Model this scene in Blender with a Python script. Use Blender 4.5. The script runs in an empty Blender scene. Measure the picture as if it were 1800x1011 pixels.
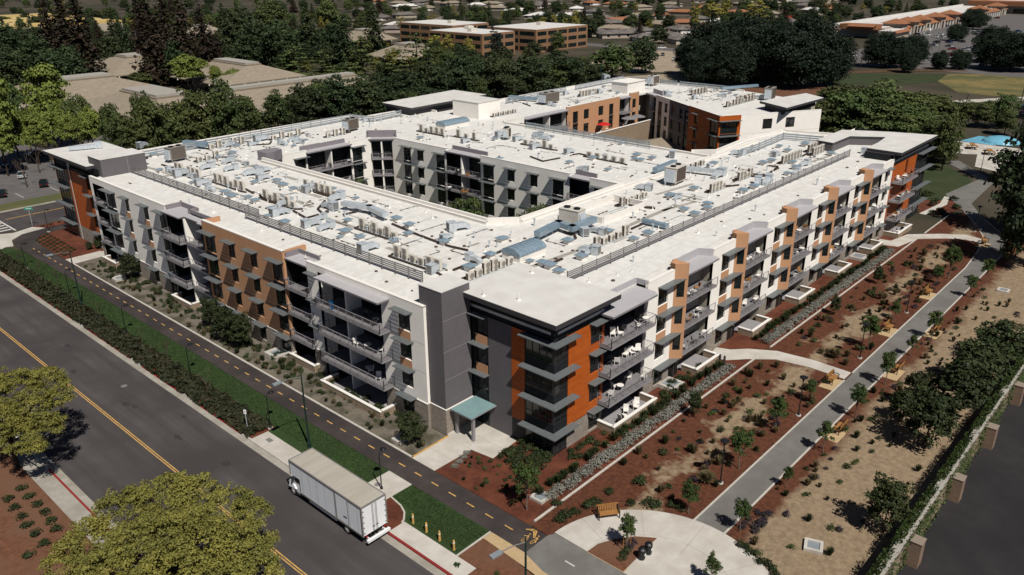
import bpy, math, random
import numpy as np
from mathutils import Vector, Matrix

rnd = random.Random(11)
RNG = np.random.default_rng(5)
R = math.radians
COL = bpy.context.scene.collection
SC = bpy.context.scene

# ---------------------------------------------------------------- camera
CAMP = np.array([-48.93, -53.81, 46.0]); FPX = 1421.3
FW = np.array([0.68509545, 0.62330214, -0.37701282])
UP = np.array([0.28340878, 0.24871127, 0.9261869])
RT = np.array([0.67106162, -0.74137517, -0.00625834])
cd = bpy.data.cameras.new('camera'); cam = bpy.data.objects.new('camera', cd); COL.objects.link(cam)
cam.matrix_world = Matrix(((RT[0], UP[0], -FW[0], CAMP[0]), (RT[1], UP[1], -FW[1], CAMP[1]), (RT[2], UP[2], -FW[2], CAMP[2]), (0, 0, 0, 1)))
cd.sensor_width = 36; cd.lens = 36 * FPX / 1800; cd.clip_end = 6000; cd.clip_start = 1
SC.camera = cam
# ---------------------------------------------------------------- world, sun, exposure
W = bpy.data.worlds.new('World'); SC.world = W; W.use_nodes = True
wn = W.node_tree; bg = wn.nodes['Background']
sky = wn.nodes.new('ShaderNodeTexSky'); sky.sky_type = 'NISHITA'; sky.sun_disc = False
sky.sun_elevation = R(54); sky.sun_rotation = R(203); sky.altitude = 50; sky.air_density = .42; sky.dust_density = .2
wn.links.new(sky.outputs[0], bg.inputs[0]); bg.inputs[1].default_value = 0.05
sd = bpy.data.lights.new('sun', 'SUN'); sd.energy = 5.0; sd.angle = R(0.5); sd.color = (1.0, 0.962, 0.90)
so = bpy.data.objects.new('sun', sd); COL.objects.link(so)
az, el = R(68), R(54)
so.rotation_euler = Vector((math.cos(az) * math.cos(el), math.sin(az) * math.cos(el), -math.sin(el))).to_track_quat('-Z', 'Y').to_euler()
so.location = (-30, -80, 120)
vs = SC.view_settings; vs.view_transform = 'Standard'; vs.look = 'None'; vs.exposure = 0.0; vs.gamma = 1.0; vs.use_curve_mapping = False
SC.cycles.max_bounces = 5; SC.cycles.diffuse_bounces = 2; SC.cycles.glossy_bounces = 3; SC.cycles.transparent_max_bounces = 6

# ---------------------------------------------------------------- helpers
def G(px, py, z=0.0):
    "surveyed ground position (metres) of a point of the photograph lying at height z"
    d = FW + (px - 900) / FPX * RT - (py - 505.5) / FPX * UP
    t = (z - CAMP[2]) / d[2]
    p = CAMP + d * t
    return float(p[0]), float(p[1])
def HT(px, py, x, y):
    d = FW + (px - 900) / FPX * RT - (py - 505.5) / FPX * UP
    n = FW[:2]; t = ((np.array([x, y]) - CAMP[:2]) @ n) / (d[:2] @ n)
    return float((CAMP + d * t)[2])
def DEPTH(x, y, z=0): return float((np.array([x, y, z]) - CAMP) @ FW)

class MB:
    def __init__(s): s.v = []; s.f = []; s.m = []
    def face(s, pts, mi=0):
        i = len(s.v); s.v += [tuple(p) for p in pts]; s.f.append(tuple(range(i, i + len(pts)))); s.m.append(mi); return s
    def hexa(s, p, mi=0):
        i = len(s.v); s.v += [tuple(q) for q in p]
        for a in ((0, 3, 2, 1), (4, 5, 6, 7), (0, 1, 5, 4), (1, 2, 6, 5), (2, 3, 7, 6), (3, 0, 4, 7)):
            s.f.append(tuple(i + k for k in a)); s.m.append(mi)
        return s
    def box(s, x0, y0, z0, x1, y1, z1, mi=0):
        return s.hexa([(x0, y0, z0), (x1, y0, z0), (x1, y1, z0), (x0, y1, z0), (x0, y0, z1), (x1, y0, z1), (x1, y1, z1), (x0, y1, z1)], mi)
    def prism(s, poly, z0, z1, ms=0, mt=0, bottom=True):
        n = len(poly); i = len(s.v)
        s.v += [(p[0], p[1], z0) for p in poly] + [(p[0], p[1], z1) for p in poly]
        for k in range(n):
            j = (k + 1) % n; s.f.append((i + k, i + j, i + n + j, i + n + k)); s.m.append(ms)
        s.f.append(tuple(i + n + k for k in range(n))); s.m.append(mt)
        if bottom: s.f.append(tuple(i + n - 1 - k for k in range(n))); s.m.append(ms)
        return s
    def bar(s, a, b, w, h=None, mi=0):
        h = h or w; a = Vector(a); b = Vector(b); d = (b - a).normalized()
        u = d.cross(Vector((0, 0, 1)))
        if u.length < 1e-3: u = Vector((1, 0, 0))
        u.normalize(); t = u.cross(d)
        u *= w / 2; t *= h / 2
        return s.hexa([a - u - t, a + u - t, a + u + t, a - u + t, b - u - t, b + u - t, b + u + t, b - u + t], mi)
    def tube(s, a, b, r0, r1=None, n=8, mi=0, cap=True):
        r1 = r0 if r1 is None else r1; a = Vector(a); b = Vector(b); d = (b - a).normalized()
        u = d.cross(Vector((0, 0, 1)))
        if u.length < 1e-3: u = Vector((1, 0, 0))
        u.normalize(); t = u.cross(d); i = len(s.v)
        for c, r in ((a, r0), (b, r1)):
            for k in range(n):
                q = 2 * math.pi * k / n; s.v.append(tuple(c + u * (r * math.cos(q)) + t * (r * math.sin(q))))
        for k in range(n):
            j = (k + 1) % n; s.f.append((i + k, i + j, i + n + j, i + n + k)); s.m.append(mi)
        if cap:
            s.f.append(tuple(i + n + k for k in range(n))); s.m.append(mi)
            s.f.append(tuple(i + n - 1 - k for k in range(n))); s.m.append(mi)
        return s
    def lathe(s, prof, n=12, mi=0, c=(0, 0, 0)):
        i = len(s.v)
        for r, z in prof:
            for k in range(n):
                q = 2 * math.pi * k / n; s.v.append((c[0] + r * math.cos(q), c[1] + r * math.sin(q), c[2] + z))
        for a in range(len(prof) - 1):
            for k in range(n):
                j = (k + 1) % n; s.f.append((i + a * n + k, i + a * n + j, i + (a + 1) * n + j, i + (a + 1) * n + k)); s.m.append(mi)
        s.f.append(tuple(i + (len(prof) - 1) * n + k for k in range(n))); s.m.append(mi)
        return s
    def mesh(s, name, *mats):
        me = bpy.data.meshes.new(name); me.from_pydata(s.v, [], s.f)
        for m in mats: me.materials.append(MT[m] if isinstance(m, str) else m)
        if len(mats) > 1: me.polygons.foreach_set('material_index', s.m)
        me.update(); return me

def ob(name, me, parent=None, loc=(0, 0, 0), rz=0.0, sc=None):
    o = bpy.data.objects.new(name, me); COL.objects.link(o)
    o.location = loc; o.rotation_euler = (0, 0, rz)
    if sc is not None: o.scale = sc if hasattr(sc, '__len__') else (sc, sc, sc)
    if parent is not None: o.parent = parent
    return o
def tag(o, label, cat, group=None):
    o['label'] = label; o['category'] = cat
    if group: o['group'] = group
    return o
def thing(name, label, cat, loc=(0, 0, 0), rz=0.0, group=None, sc=None):
    o = bpy.data.objects.new(name, None); COL.objects.link(o); o.empty_display_size = .3
    o.location = loc; o.rotation_euler = (0, 0, rz)
    if sc is not None: o.scale = sc if hasattr(sc, '__len__') else (sc, sc, sc)
    return tag(o, label, cat, group)
def struct(name, me, kind='structure', loc=(0, 0, 0)):
    o = ob(name, me, None, loc); o['kind'] = kind; return o
def copy_tree(o, parent=None):
    c = o.copy(); COL.objects.link(c); c.parent = parent
    for ch in KIDS.get(o.name, ()): copy_tree(ch, c)
    return c
KIDS = {}
def proto_done(root):
    "remember the children of a finished prototype"
    kids = [o for o in COL.objects if o.parent == root]
    KIDS[root.name] = kids
    for k in kids: KIDS[k.name] = [o for o in COL.objects if o.parent == k]
    return root
class Placer:
    "first use moves the prototype itself, later uses copy it"
    def __init__(s, root): s.root = proto_done(root); s.used = False
    def put(s, loc, rz=0.0, sc=None, label=None, group=None):
        o = s.root if not s.used else copy_tree(s.root)
        s.used = True; o.location = loc; o.rotation_euler = (0, 0, rz)
        if sc is not None: o.scale = sc if hasattr(sc, '__len__') else (sc, sc, sc)
        if label: o['label'] = label
        if group: o['group'] = group
        return o

ORDS = ['first', 'second', 'third', 'fourth', 'fifth', 'sixth', 'seventh', 'eighth', 'ninth', 'tenth']
# ---------------------------------------------------------------- materials
MT = {}
ALB = dict(roof_white=.90, asphalt=.80, lot_dark=.50, path_dark=.78, leaf_mid=1.2, leaf_dark=1.0, leaf_hedge=1.15, mulch=.95, shingle=1.0, dry_grass=1.1, stucco=1.06, stucco_tan=.92, wood=.98, stucco_plum=.68, lavender=.88, coping=.95, trunk_box=1.03, van_white=1.03, yellow_paint=.92, leaf_olive=1.0, bench_wood=.95, ac_cream=.95, galv=.95, galv_blue=.95, grass=1.25, leaf_bright=.95, leaf_young=.95, asphalt_far=.95, dirt=.88, sand_pad=.88, leaf_grey=.70, awning_metal=.82, leaf_yellow=.95, sign_white=1, sign_green=1, blue_play=1, umbrella_red=1, car_white=1)
def alb(name, *cs):
    k = ALB.get(name, .80); return [None if c is None else tuple(min(.86, q * k) for q in c) for c in cs]
def M(name, c1, c2=None, scale=3.0, rough=.85, bump=0.0, bscale=None, metal=0.0, spec=.25, lo=.35, hi=.65, stretch=None, objrand=0.0, coord='pos', c3=None, s3=.15):
    c1, c2, c3 = alb(name, c1, c2, c3)
    m = bpy.data.materials.new(name); m.use_nodes = True; nt = m.node_tree; p = nt.nodes['Principled BSDF']; L = nt.links.new
    p.inputs['Roughness'].default_value = rough; p.inputs['Metallic'].default_value = metal; p.inputs['Specular IOR Level'].default_value = spec
    p.inputs['Base Color'].default_value = (*c1, 1)
    out = None; MT[name] = m
    if coord == 'pos': src = nt.nodes.new('ShaderNodeNewGeometry').outputs['Position']
    else: src = nt.nodes.new('ShaderNodeTexCoord').outputs['Object']
    if stretch:
        mp = nt.nodes.new('ShaderNodeMapping'); mp.inputs['Scale'].default_value = stretch; L(src, mp.inputs[0]); src2 = mp.outputs[0]
    else: src2 = src
    if c2:
        n = nt.nodes.new('ShaderNodeTexNoise'); n.inputs['Scale'].default_value = scale; n.inputs['Detail'].default_value = 7; n.inputs['Roughness'].default_value = .65
        L(src2, n.inputs['Vector'])
        r = nt.nodes.new('ShaderNodeValToRGB'); r.color_ramp.elements[0].position = lo; r.color_ramp.elements[1].position = hi
        r.color_ramp.elements[0].color = (*c1, 1); r.color_ramp.elements[1].color = (*c2, 1)
        L(n.outputs['Fac'], r.inputs[0]); out = r.outputs[0]
        if c3:
            n3 = nt.nodes.new('ShaderNodeTexNoise'); n3.inputs['Scale'].default_value = s3; n3.inputs['Detail'].default_value = 5; L(src, n3.inputs['Vector'])
            r3 = nt.nodes.new('ShaderNodeValToRGB'); r3.color_ramp.elements[0].position = .42; r3.color_ramp.elements[1].position = .62
            r3.color_ramp.elements[0].color = (0, 0, 0, 1); r3.color_ramp.elements[1].color = (1, 1, 1, 1); L(n3.outputs['Fac'], r3.inputs[0])
            mx = nt.nodes.new('ShaderNodeMix'); mx.data_type = 'RGBA'; L(r3.outputs[0], mx.inputs[0]); L(out, mx.inputs[6]); mx.inputs[7].default_value = (*c3, 1); out = mx.outputs[2]
        L(out, p.inputs['Base Color'])
    if objrand:
        oi = nt.nodes.new('ShaderNodeObjectInfo'); hs = nt.nodes.new('ShaderNodeHueSaturation')
        mr = nt.nodes.new('ShaderNodeMapRange'); mr.inputs[3].default_value = 1 - objrand; mr.inputs[4].default_value = 1 + objrand; L(oi.outputs['Random'], mr.inputs[0]); L(mr.outputs[0], hs.inputs['Value'])
        mh = nt.nodes.new('ShaderNodeMath'); mh.operation = 'MULTIPLY'; mh.inputs[1].default_value = 17.3; L(oi.outputs['Random'], mh.inputs[0])
        mf = nt.nodes.new('ShaderNodeMath'); mf.operation = 'FRACT'; L(mh.outputs[0], mf.inputs[0])
        m2 = nt.nodes.new('ShaderNodeMapRange'); m2.inputs[3].default_value = .5 - objrand * .09; m2.inputs[4].default_value = .5 + objrand * .07; L(mf.outputs[0], m2.inputs[0]); L(m2.outputs[0], hs.inputs['Hue'])
        if out: L(out, hs.inputs['Color'])
        else: hs.inputs['Color'].default_value = (*c1, 1)
        L(hs.outputs[0], p.inputs['Base Color'])
    if bump:
        n = nt.nodes.new('ShaderNodeTexNoise'); n.inputs['Scale'].default_value = bscale or scale * 3; n.inputs['Detail'].default_value = 5; L(src2, n.inputs['Vector'])
        b = nt.nodes.new('ShaderNodeBump'); b.inputs['Strength'].default_value = bump; b.inputs['Distance'].default_value = .05; L(n.outputs['Fac'], b.inputs['Height']); L(b.outputs[0], p.inputs['Normal'])
    return m
def MBRICK(name, c1, c2, mortar, bw, bh, rough=.9, msize=.012, facade=True, bump=.4, offset=.5, noise=.0):
    "brick / plank / membrane pattern in metres; facade=True lays rows on vertical walls"
    c1, c2, mortar = alb(name, c1, c2, mortar)
    m = bpy.data.materials.new(name); m.use_nodes = True; nt = m.node_tree; p = nt.nodes['Principled BSDF']; L = nt.links.new; MT[name] = m
    p.inputs['Roughness'].default_value = rough; p.inputs['Specular IOR Level'].default_value = .25
    g = nt.nodes.new('ShaderNodeNewGeometry'); vec = g.outputs['Position']
    if facade:
        sp = nt.nodes.new('ShaderNodeSeparateXYZ'); L(vec, sp.inputs[0]); ad = nt.nodes.new('ShaderNodeMath'); ad.operation = 'ADD'; L(sp.outputs[0], ad.inputs[0]); L(sp.outputs[1], ad.inputs[1])
        cb = nt.nodes.new('ShaderNodeCombineXYZ'); L(ad.outputs[0], cb.inputs[0]); L(sp.outputs[2], cb.inputs[1]); vec = cb.outputs[0]
    br = nt.nodes.new('ShaderNodeTexBrick'); L(vec, br.inputs['Vector']); br.offset = offset
    br.inputs['Color1'].default_value = (*c1, 1); br.inputs['Color2'].default_value = (*c2, 1); br.inputs['Mortar'].default_value = (*mortar, 1)
    br.inputs['Scale'].default_value = 1; br.inputs['Mortar Size'].default_value = msize; br.inputs['Brick Width'].default_value = bw; br.inputs['Row Height'].default_value = bh; br.inputs['Bias'].default_value = 0
    out = br.outputs['Color']
    n = nt.nodes.new('ShaderNodeTexNoise'); n.inputs['Scale'].default_value = .9; n.inputs['Detail'].default_value = 8; n.inputs['Roughness'].default_value = .7; L(g.outputs['Position'], n.inputs['Vector'])
    mr = nt.nodes.new('ShaderNodeMapRange'); mr.inputs[1].default_value = .3; mr.inputs[2].default_value = .7; mr.inputs[3].default_value = 1 - noise; mr.inputs[4].default_value = 1 + noise * .3; L(n.outputs['Fac'], mr.inputs[0])
    hs = nt.nodes.new('ShaderNodeHueSaturation'); L(mr.outputs[0], hs.inputs['Value']); L(out, hs.inputs['Color']); L(hs.outputs[0], p.inputs['Base Color'])
    if bump:
        b = nt.nodes.new('ShaderNodeBump'); b.inputs['Strength'].default_value = bump; b.inputs['Distance'].default_value = .03; b.invert = True; L(br.outputs['Fac'], b.inputs['Height']); L(b.outputs[0], p.inputs['Normal'])
    return m

M('earth', (.060, .048, .030), (.034, .034, .018), .05, c3=(.085, .068, .045), s3=.02)
M('asphalt', (.062, .053, .052), (.098, .087, .084), .7, bump=.15, bscale=40, stretch=(1, .06, 1), c3=(.058, .050, .049), s3=.12, spec=.3)
M('oil', (.040, .034, .033), (.056, .048, .046), 3)
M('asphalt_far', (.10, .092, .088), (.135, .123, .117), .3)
M('path_dark', (.056, .045, .042), (.074, .060, .056), 1.2, bump=.15, bscale=50, c3=(.042, .034, .033), s3=.2)
M('path_grey', (.175, .165, .150), (.215, .205, .19), 1.0, bump=.1, bscale=40, c3=(.165, .155, .14), s3=.3)
M('lot_dark', (.042, .038, .040), (.058, .053, .054), .5, c3=(.036, .033, .035), s3=.13)
M('concrete', (.56, .52, .46), (.64, .60, .54), 1.1, bump=.1, c3=(.50, .46, .40), s3=.35)
M('concrete_old', (.36, .33, .28), (.43, .40, .34), 1.5, bump=.1, c3=(.32, .29, .24), s3=.5)
M('kerb', (.50, .46, .40), (.60, .56, .50), 2)
M('red_paint', (.30, .025, .022), (.23, .03, .025), 3, lo=.3, hi=.7)
M('yellow_paint', (.60, .35, .10), (.34, .21, .08), 2.2, lo=.42, hi=.72)
M('white_paint', (.66, .63, .58), (.55, .52, .47), 4)
M('mulch', (.115, .032, .016), (.058, .019, .011), 2.5, bump=.9, bscale=9, c3=(.135, .042, .021), s3=.4)
M('mulch_light', (.20, .085, .045), (.12, .05, .028), 2.5, bump=.9, bscale=9, c3=(.17, .085, .05), s3=.25)
M('dirt', (.28, .205, .13), (.24, .175, .115), 1.6, bump=.6, bscale=5, c3=(.34, .265, .185), s3=.35)
M('sand_pad', (.50, .36, .20), (.43, .31, .17), 3)
M('gravel', (.15, .13, .10), (.22, .19, .15), 6, bump=.8, bscale=12, c3=(.085, .075, .05), s3=.5)
M('grass', (.014, .031, .008), (.030, .052, .013), 2.2, bump=1, bscale=14, c3=(.020, .036, .010), s3=.25)
M('dry_grass', (.20, .145, .055), (.11, .095, .035), .25, bump=.6, bscale=3, c3=(.07, .075, .03), s3=.06)
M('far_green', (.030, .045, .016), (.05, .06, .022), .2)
M('rocks', (.16, .09, .045), (.05, .03, .02), .8, bump=1, bscale=2)
M('yard_dirt', (.40, .32, .23), (.31, .25, .18), .15)
MBRICK('roof_white', (.725, .70, .655), (.745, .725, .685), (.55, .49, .41), 14, 3.0, rough=.7, msize=.03, facade=False, bump=0, noise=.19)
M('slab_white', (.71, .685, .65), (.77, .745, .70), .5, rough=.7, c3=(.68, .65, .61), s3=.4)
M('coping', (.74, .70, .64), (.78, .74, .69), 1)
M('stucco', (.77, .725, .655), (.81, .765, .70), .8, bump=.08, bscale=30)
M('stucco_tan', (.48, .255, .135), (.51, .275, .15), .8, bump=.08, bscale=30)
M('stucco_beige', (.43, .385, .31), (.46, .41, .335), .8, bump=.08)
M('stucco_plum', (.165, .150, .157), (.185, .168, .174), .7, bump=.08, bscale=30)
M('joint', (.42, .38, .36))
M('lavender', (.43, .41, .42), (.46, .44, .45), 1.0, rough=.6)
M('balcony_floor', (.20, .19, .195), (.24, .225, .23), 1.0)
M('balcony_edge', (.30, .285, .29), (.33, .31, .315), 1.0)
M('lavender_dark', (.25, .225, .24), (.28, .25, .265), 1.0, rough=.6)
MBRICK('wood', (.46, .105, .014), (.40, .085, .011), (.20, .04, .008), 2.6, .19, rough=.55, msize=.012, bump=.3, noise=.12)
MBRICK('stone', (.46, .40, .33), (.34, .285, .235), (.22, .18, .15), .42, .13, msize=.016, bump=.7, noise=.15)
MBRICK('stone_tan', (.45, .34, .235), (.36, .265, .18), (.24, .18, .13), .42, .13, msize=.016, bump=.7, noise=.12)
MBRICK('brick_wall', (.30, .19, .125), (.24, .145, .095), (.30, .24, .19), .4, .14, msize=.016, bump=.5, noise=.1)
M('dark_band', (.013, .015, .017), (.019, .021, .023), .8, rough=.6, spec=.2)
M('fascia', (.055, .052, .056), rough=.5)
M('dark_metal', (.028, .027, .029), rough=.4, spec=.5)
M('awning_metal', (.135, .150, .152), (.16, .175, .176), 2, rough=.45, spec=.5)
M('rail_metal', (.30, .28, .29), rough=.4, spec=.5)
M('galv', (.48, .52, .55), (.62, .66, .68), 2.5, rough=.35, metal=.25, spec=.5)
M('galv_blue', (.20, .28, .34), (.27, .35, .41), 2, rough=.35, metal=.2, spec=.5)
M('screen_metal', (.19, .178, .178), (.24, .225, .22), 1.5, rough=.5, spec=.4)
M('screen_pale', (.33, .37, .40), (.40, .44, .46), 1.5, rough=.4, metal=.3, spec=.5)
M('ac_cream', (.63, .59, .52), (.57, .53, .46), 2, rough=.5, objrand=.05)
M('ac_grille', (.33, .30, .26), (.24, .22, .19), 8, rough=.6)
M('ac_side', (.10, .075, .06), (.14, .11, .09), 5, rough=.6)
M('brown_pipe', (.045, .028, .022), (.07, .045, .035), 4, rough=.6)
M('black', (.012, .012, .013), rough=.5)
M('pad_grey', (.36, .33, .29), (.42, .39, .34), 1.5)
M('glass', (.008, .013, .014), (.014, .022, .022), .25, rough=.06, spec=.55, lo=.4, hi=.6)
M('glass_teal', (.20, .32, .33), (.25, .38, .38), .8, rough=.15, spec=.6)
M('curtain', (.10, .10, .095), (.012, .016, .016), .35, rough=.2, spec=.5, lo=.33, hi=.5)
M('bark', (.060, .042, .030), (.035, .026, .02), 4, bump=.6, coord='obj')
M('bark_pale', (.20, .165, .13), (.13, .105, .085), 4, coord='obj')
def FOL(name, a, b, sc=.5, rand=.18): M(name, a, b, sc, rough=.65, spec=.18, objrand=rand, lo=.36, hi=.64)
FOL('leaf_olive', (.205, .188, .040), (.105, .108, .025), .5, .05)
FOL('leaf_dark', (.018, .030, .012), (.036, .050, .018), .25, .28)
FOL('leaf_oak', (.010, .020, .011), (.017, .029, .014), .2, .14)
FOL('leaf_mid', (.060, .075, .022), (.030, .045, .014), .25, .3)
FOL('leaf_bright', (.17, .20, .040), (.085, .115, .024), .4, .12)
FOL('leaf_yellow', (.23, .20, .04), (.14, .13, .03), .4, .15)
FOL('leaf_red', (.040, .025, .014), (.022, .018, .011), .25, .15)
FOL('leaf_grey', (.30, .295, .25), (.21, .21, .175), 1.2, .08)
FOL('leaf_tan', (.20, .155, .075), (.12, .10, .05), 1.5, .1)
FOL('leaf_young', (.055, .080, .020), (.030, .052, .014), .8, .15)
FOL('leaf_shrub', (.022, .034, .011), (.042, .054, .018), .9, .2)
FOL('leaf_hedge', (.016, .021, .009), (.036, .034, .017), .8, .1)
FOL('twig', (.10, .07, .05), (.06, .045, .035), .8, .1)
FOL('purple_bloom', (.05, .033, .05), (.03, .028, .025), 1.5, .1)
M('trunk_box', (.74, .765, .79), (.69, .715, .74), .6, rough=.25, spec=.6)
M('van_white', (.70, .70, .70), (.66, .66, .66), .6, rough=.35, spec=.5)
M('van_roof', (.50, .455, .39), (.42, .38, .32), .8, rough=.6, stretch=(.2, 1.6, 1))
M('trim_grey', (.22, .21, .20), rough=.5)
M('rubber', (.012, .012, .012), rough=.8)
M('hub', (.60, .58, .55), rough=.4, metal=.3)
M('lens_red', (.35, .02, .015), rough=.3)
M('lamp_black', (.010, .010, .011), rough=.45, spec=.5)
M('lamp_green', (.010, .030, .024), rough=.4, spec=.5)
M('sign_green', (.02, .22, .15), rough=.4)
M('sign_white', (.75, .75, .73), rough=.4)
M('bench_wood', (.36, .18, .055), (.28, .13, .04), 4, rough=.6)
M('umbrella_red', (.45, .012, .015), rough=.8)
M('umbrella_grey', (.22, .21, .215), rough=.8)
M('blue_play', (.12, .33, .46), (.16, .40, .52), .4, rough=.4)
M('blue_tarp', (.01, .13, .35), rough=.5)
M('tile_orange', (.36, .155, .075), (.28, .12, .06), .6)
M('tile_red', (.40, .05, .025), (.32, .045, .025), .6)
MBRICK('shingle', (.285, .24, .18), (.235, .195, .145), (.20, .165, .12), 1.2, .5, facade=False, msize=.03, bump=.2, noise=.12)
M('shingle_grey', (.155, .135, .12), (.21, .185, .165), .5, c3=(.13, .115, .105), s3=.3)
M('office_brown', (.27, .150, .080), (.31, .175, .095), .2)
M('house_wall', (.45, .38, .30), (.38, .32, .26), .2, objrand=.25)
M('yellow_roof', (.55, .38, .12), (.60, .45, .18), .05)
M('car_paint', (.5, .5, .5), rough=.3, spec=.5)
for nm, c in dict(white=(.72, .72, .70), silver=(.40, .41, .42), black=(.012, .012, .014), blue=(.03, .06, .14), red=(.25, .02, .02), grey=(.14, .14, .145)).items():
    M('car_' + nm, c, rough=.25, spec=.6)

def MIXY(name, yc, hw, amp=5.0, soft=1.4):
    "bark mulch with bare sandy soil showing in an irregular band round y = yc"
    m = bpy.data.materials.new(name); m.use_nodes = True; nt = m.node_tree; p = nt.nodes['Principled BSDF']; L = nt.links.new; MT[name] = m
    p.inputs['Roughness'].default_value = .95; p.inputs['Specular IOR Level'].default_value = .15
    g = nt.nodes.new('ShaderNodeNewGeometry'); pos = g.outputs['Position']
    def noise(s, d=6):
        n = nt.nodes.new('ShaderNodeTexNoise'); n.inputs['Scale'].default_value = s; n.inputs['Detail'].default_value = d; n.inputs['Roughness'].default_value = .65; L(pos, n.inputs['Vector']); return n.outputs['Fac']
    def ramp(f, a, b, lo=.35, hi=.65):
        r = nt.nodes.new('ShaderNodeValToRGB'); r.color_ramp.elements[0].position = lo; r.color_ramp.elements[1].position = hi; r.color_ramp.elements[0].color = (*a, 1); r.color_ramp.elements[1].color = (*b, 1); L(f, r.inputs[0]); return r.outputs[0]
    def mth(op, a, b=None):
        n = nt.nodes.new('ShaderNodeMath'); n.operation = op
        for i, q in enumerate((a, b)):
            if q is None: continue
            if isinstance(q, (int, float)): n.inputs[i].default_value = q
            else: L(q, n.inputs[i])
        return n.outputs[0]
    sp = nt.nodes.new('ShaderNodeSeparateXYZ'); L(pos, sp.inputs[0])
    d = mth('SUBTRACT', hw, mth('ABSOLUTE', mth('SUBTRACT', sp.outputs[1], yc)))
    d = mth('ADD', d, mth('MULTIPLY', mth('SUBTRACT', noise(.16, 4), .5), amp * 2))
    d = mth('ADD', d, mth('MULTIPLY', mth('SUBTRACT', noise(1.7, 5), .5), amp * .5))
    fac = mth('ADD', mth('DIVIDE', d, soft), .5); fac = mth('MINIMUM', mth('MAXIMUM', fac, 0.0), 1.0)
    mu = ramp(noise(2.5), (.122, .044, .023), (.060, .024, .014)); di = ramp(noise(1.8), (.28, .21, .135), (.185, .133, .083))
    mx = nt.nodes.new('ShaderNodeMix'); mx.data_type = 'RGBA'; L(fac, mx.inputs[0]); L(mu, mx.inputs[6]); L(di, mx.inputs[7]); L(mx.outputs[2], p.inputs['Base Color'])
    b = nt.nodes.new('ShaderNodeBump'); b.inputs['Strength'].default_value = .8; b.inputs['Distance'].default_value = .05; L(noise(8), b.inputs['Height']); L(b.outputs[0], p.inputs['Normal'])
MIXY('park_mix', -21.3, .8, 6.0)
MIXY('park_dirt', -38.5, 7.3, 2.6)

# ================================================================ GROUND
def sheet(name, poly, z, mat, kind='structure', thick=0.0):
    mb = MB()
    if thick: mb.prism(poly, z - thick, z)
    else: mb.face([(x, y, z) for x, y in poly])
    return struct(name, mb.mesh(name, mat), kind)
def rect(x0, y0, x1, y1): return [(x0, y0), (x1, y0), (x1, y1), (x0, y1)]
def arc(cx, cy, r, a0, a1, n): return [(cx + r * math.cos(R(a0 + (a1 - a0) * k / n)), cy + r * math.sin(R(a0 + (a1 - a0) * k / n))) for k in range(n + 1)]

sheet('ground', rect(-3000, -3000, 4000, 4000), 0, 'earth')
# street along the left facade
sheet('road', rect(-29.6, -140, -14.6, 110), .02, 'asphalt')
sheet('gutter', rect(-15.05, -140, -14.36, 105), .026, 'concrete_old')
sheet('gutter', rect(-30.15, -140, -29.45, 105), .026, 'concrete_old')
mb = MB(); y = -140
RED = [(-140, -7.4), (16.0, 26), (29, 39), (42, 55), (60, 98)]
edges = sorted({-140.0, 105.0} | {e for q in RED for e in q})
for a, b in zip(edges, edges[1:]):
    red = any(q[0] <= (a + b) / 2 <= q[1] for q in RED)
    mb.box(-14.36, a + .004, 0, -14.14, b - .004, .16, 1 if red else 0)
struct('kerb', mb.mesh('kerb', 'kerb', 'red_paint'))
mb = MB(); mb.box(-30.35, -140, 0, -30.15, 24.5, .16, 1); mb.box(-30.35, 24.51, 0, -30.15, 105, .16, 0)
struct('kerb', mb.mesh('kerb', 'kerb', 'red_paint'))
sheet('pavement', rect(-31.9, -140, -30.35, 105), .155, 'concrete_old', thick=.15)
sheet('planting_bed', rect(-75, -140, -31.9, 98), .14, 'mulch_light', thick=.13)
# double yellow line
mb = MB()
for dx in (-.16, .06): mb.face([(-22.05 + dx, -140, .03), (-22.05 + dx + .11, -140, .03), (-22.05 + dx + .11, 106, .03), (-22.05 + dx, 106, .03)])
struct('road_marking', mb.mesh('yellow_line', 'yellow_paint'))
for k, (x, y, r_) in enumerate(((-19.6, 31.5, .34), (-19.2, 30.2, .22), (-19.0, 20.6, .3), (-16.6, 24, .2), (-20.4, 44, .3), (-24.6, 33, .25), (-18.2, 12.5, .32), (-25.5, 12, .4), (-19.4, 3, .3), (-18.0, 52, .3))):
    tag(ob('oil_stain', MB().face([(r_ * (1 + .5 * math.cos(3 * q + k)) * math.cos(q * .5236), 2.2 * r_ * (1 + .3 * math.sin(2 * q + k)) * math.sin(q * .5236), 0) for q in range(12)]).mesh('oil_stain', 'oil'), None, (x, y, .0245)), 'dark oil stain on the street asphalt, %s' % ORDS[k], 'stain', 'oil stains on the street')
mh_ = MB().lathe([(.36, 0), (.36, .006), (0, .006)], 18).mesh('manhole_lid', 'trim_grey')
for k, (x, y) in enumerate(((-25.9, 40.5), (-17.9, 35.8))): tag(ob('manhole_lid', mh_, None, (x, y, .022)), 'grey manhole lid in the street, %s lane' % ('far' if k == 0 else 'near'), 'manhole')
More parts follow.
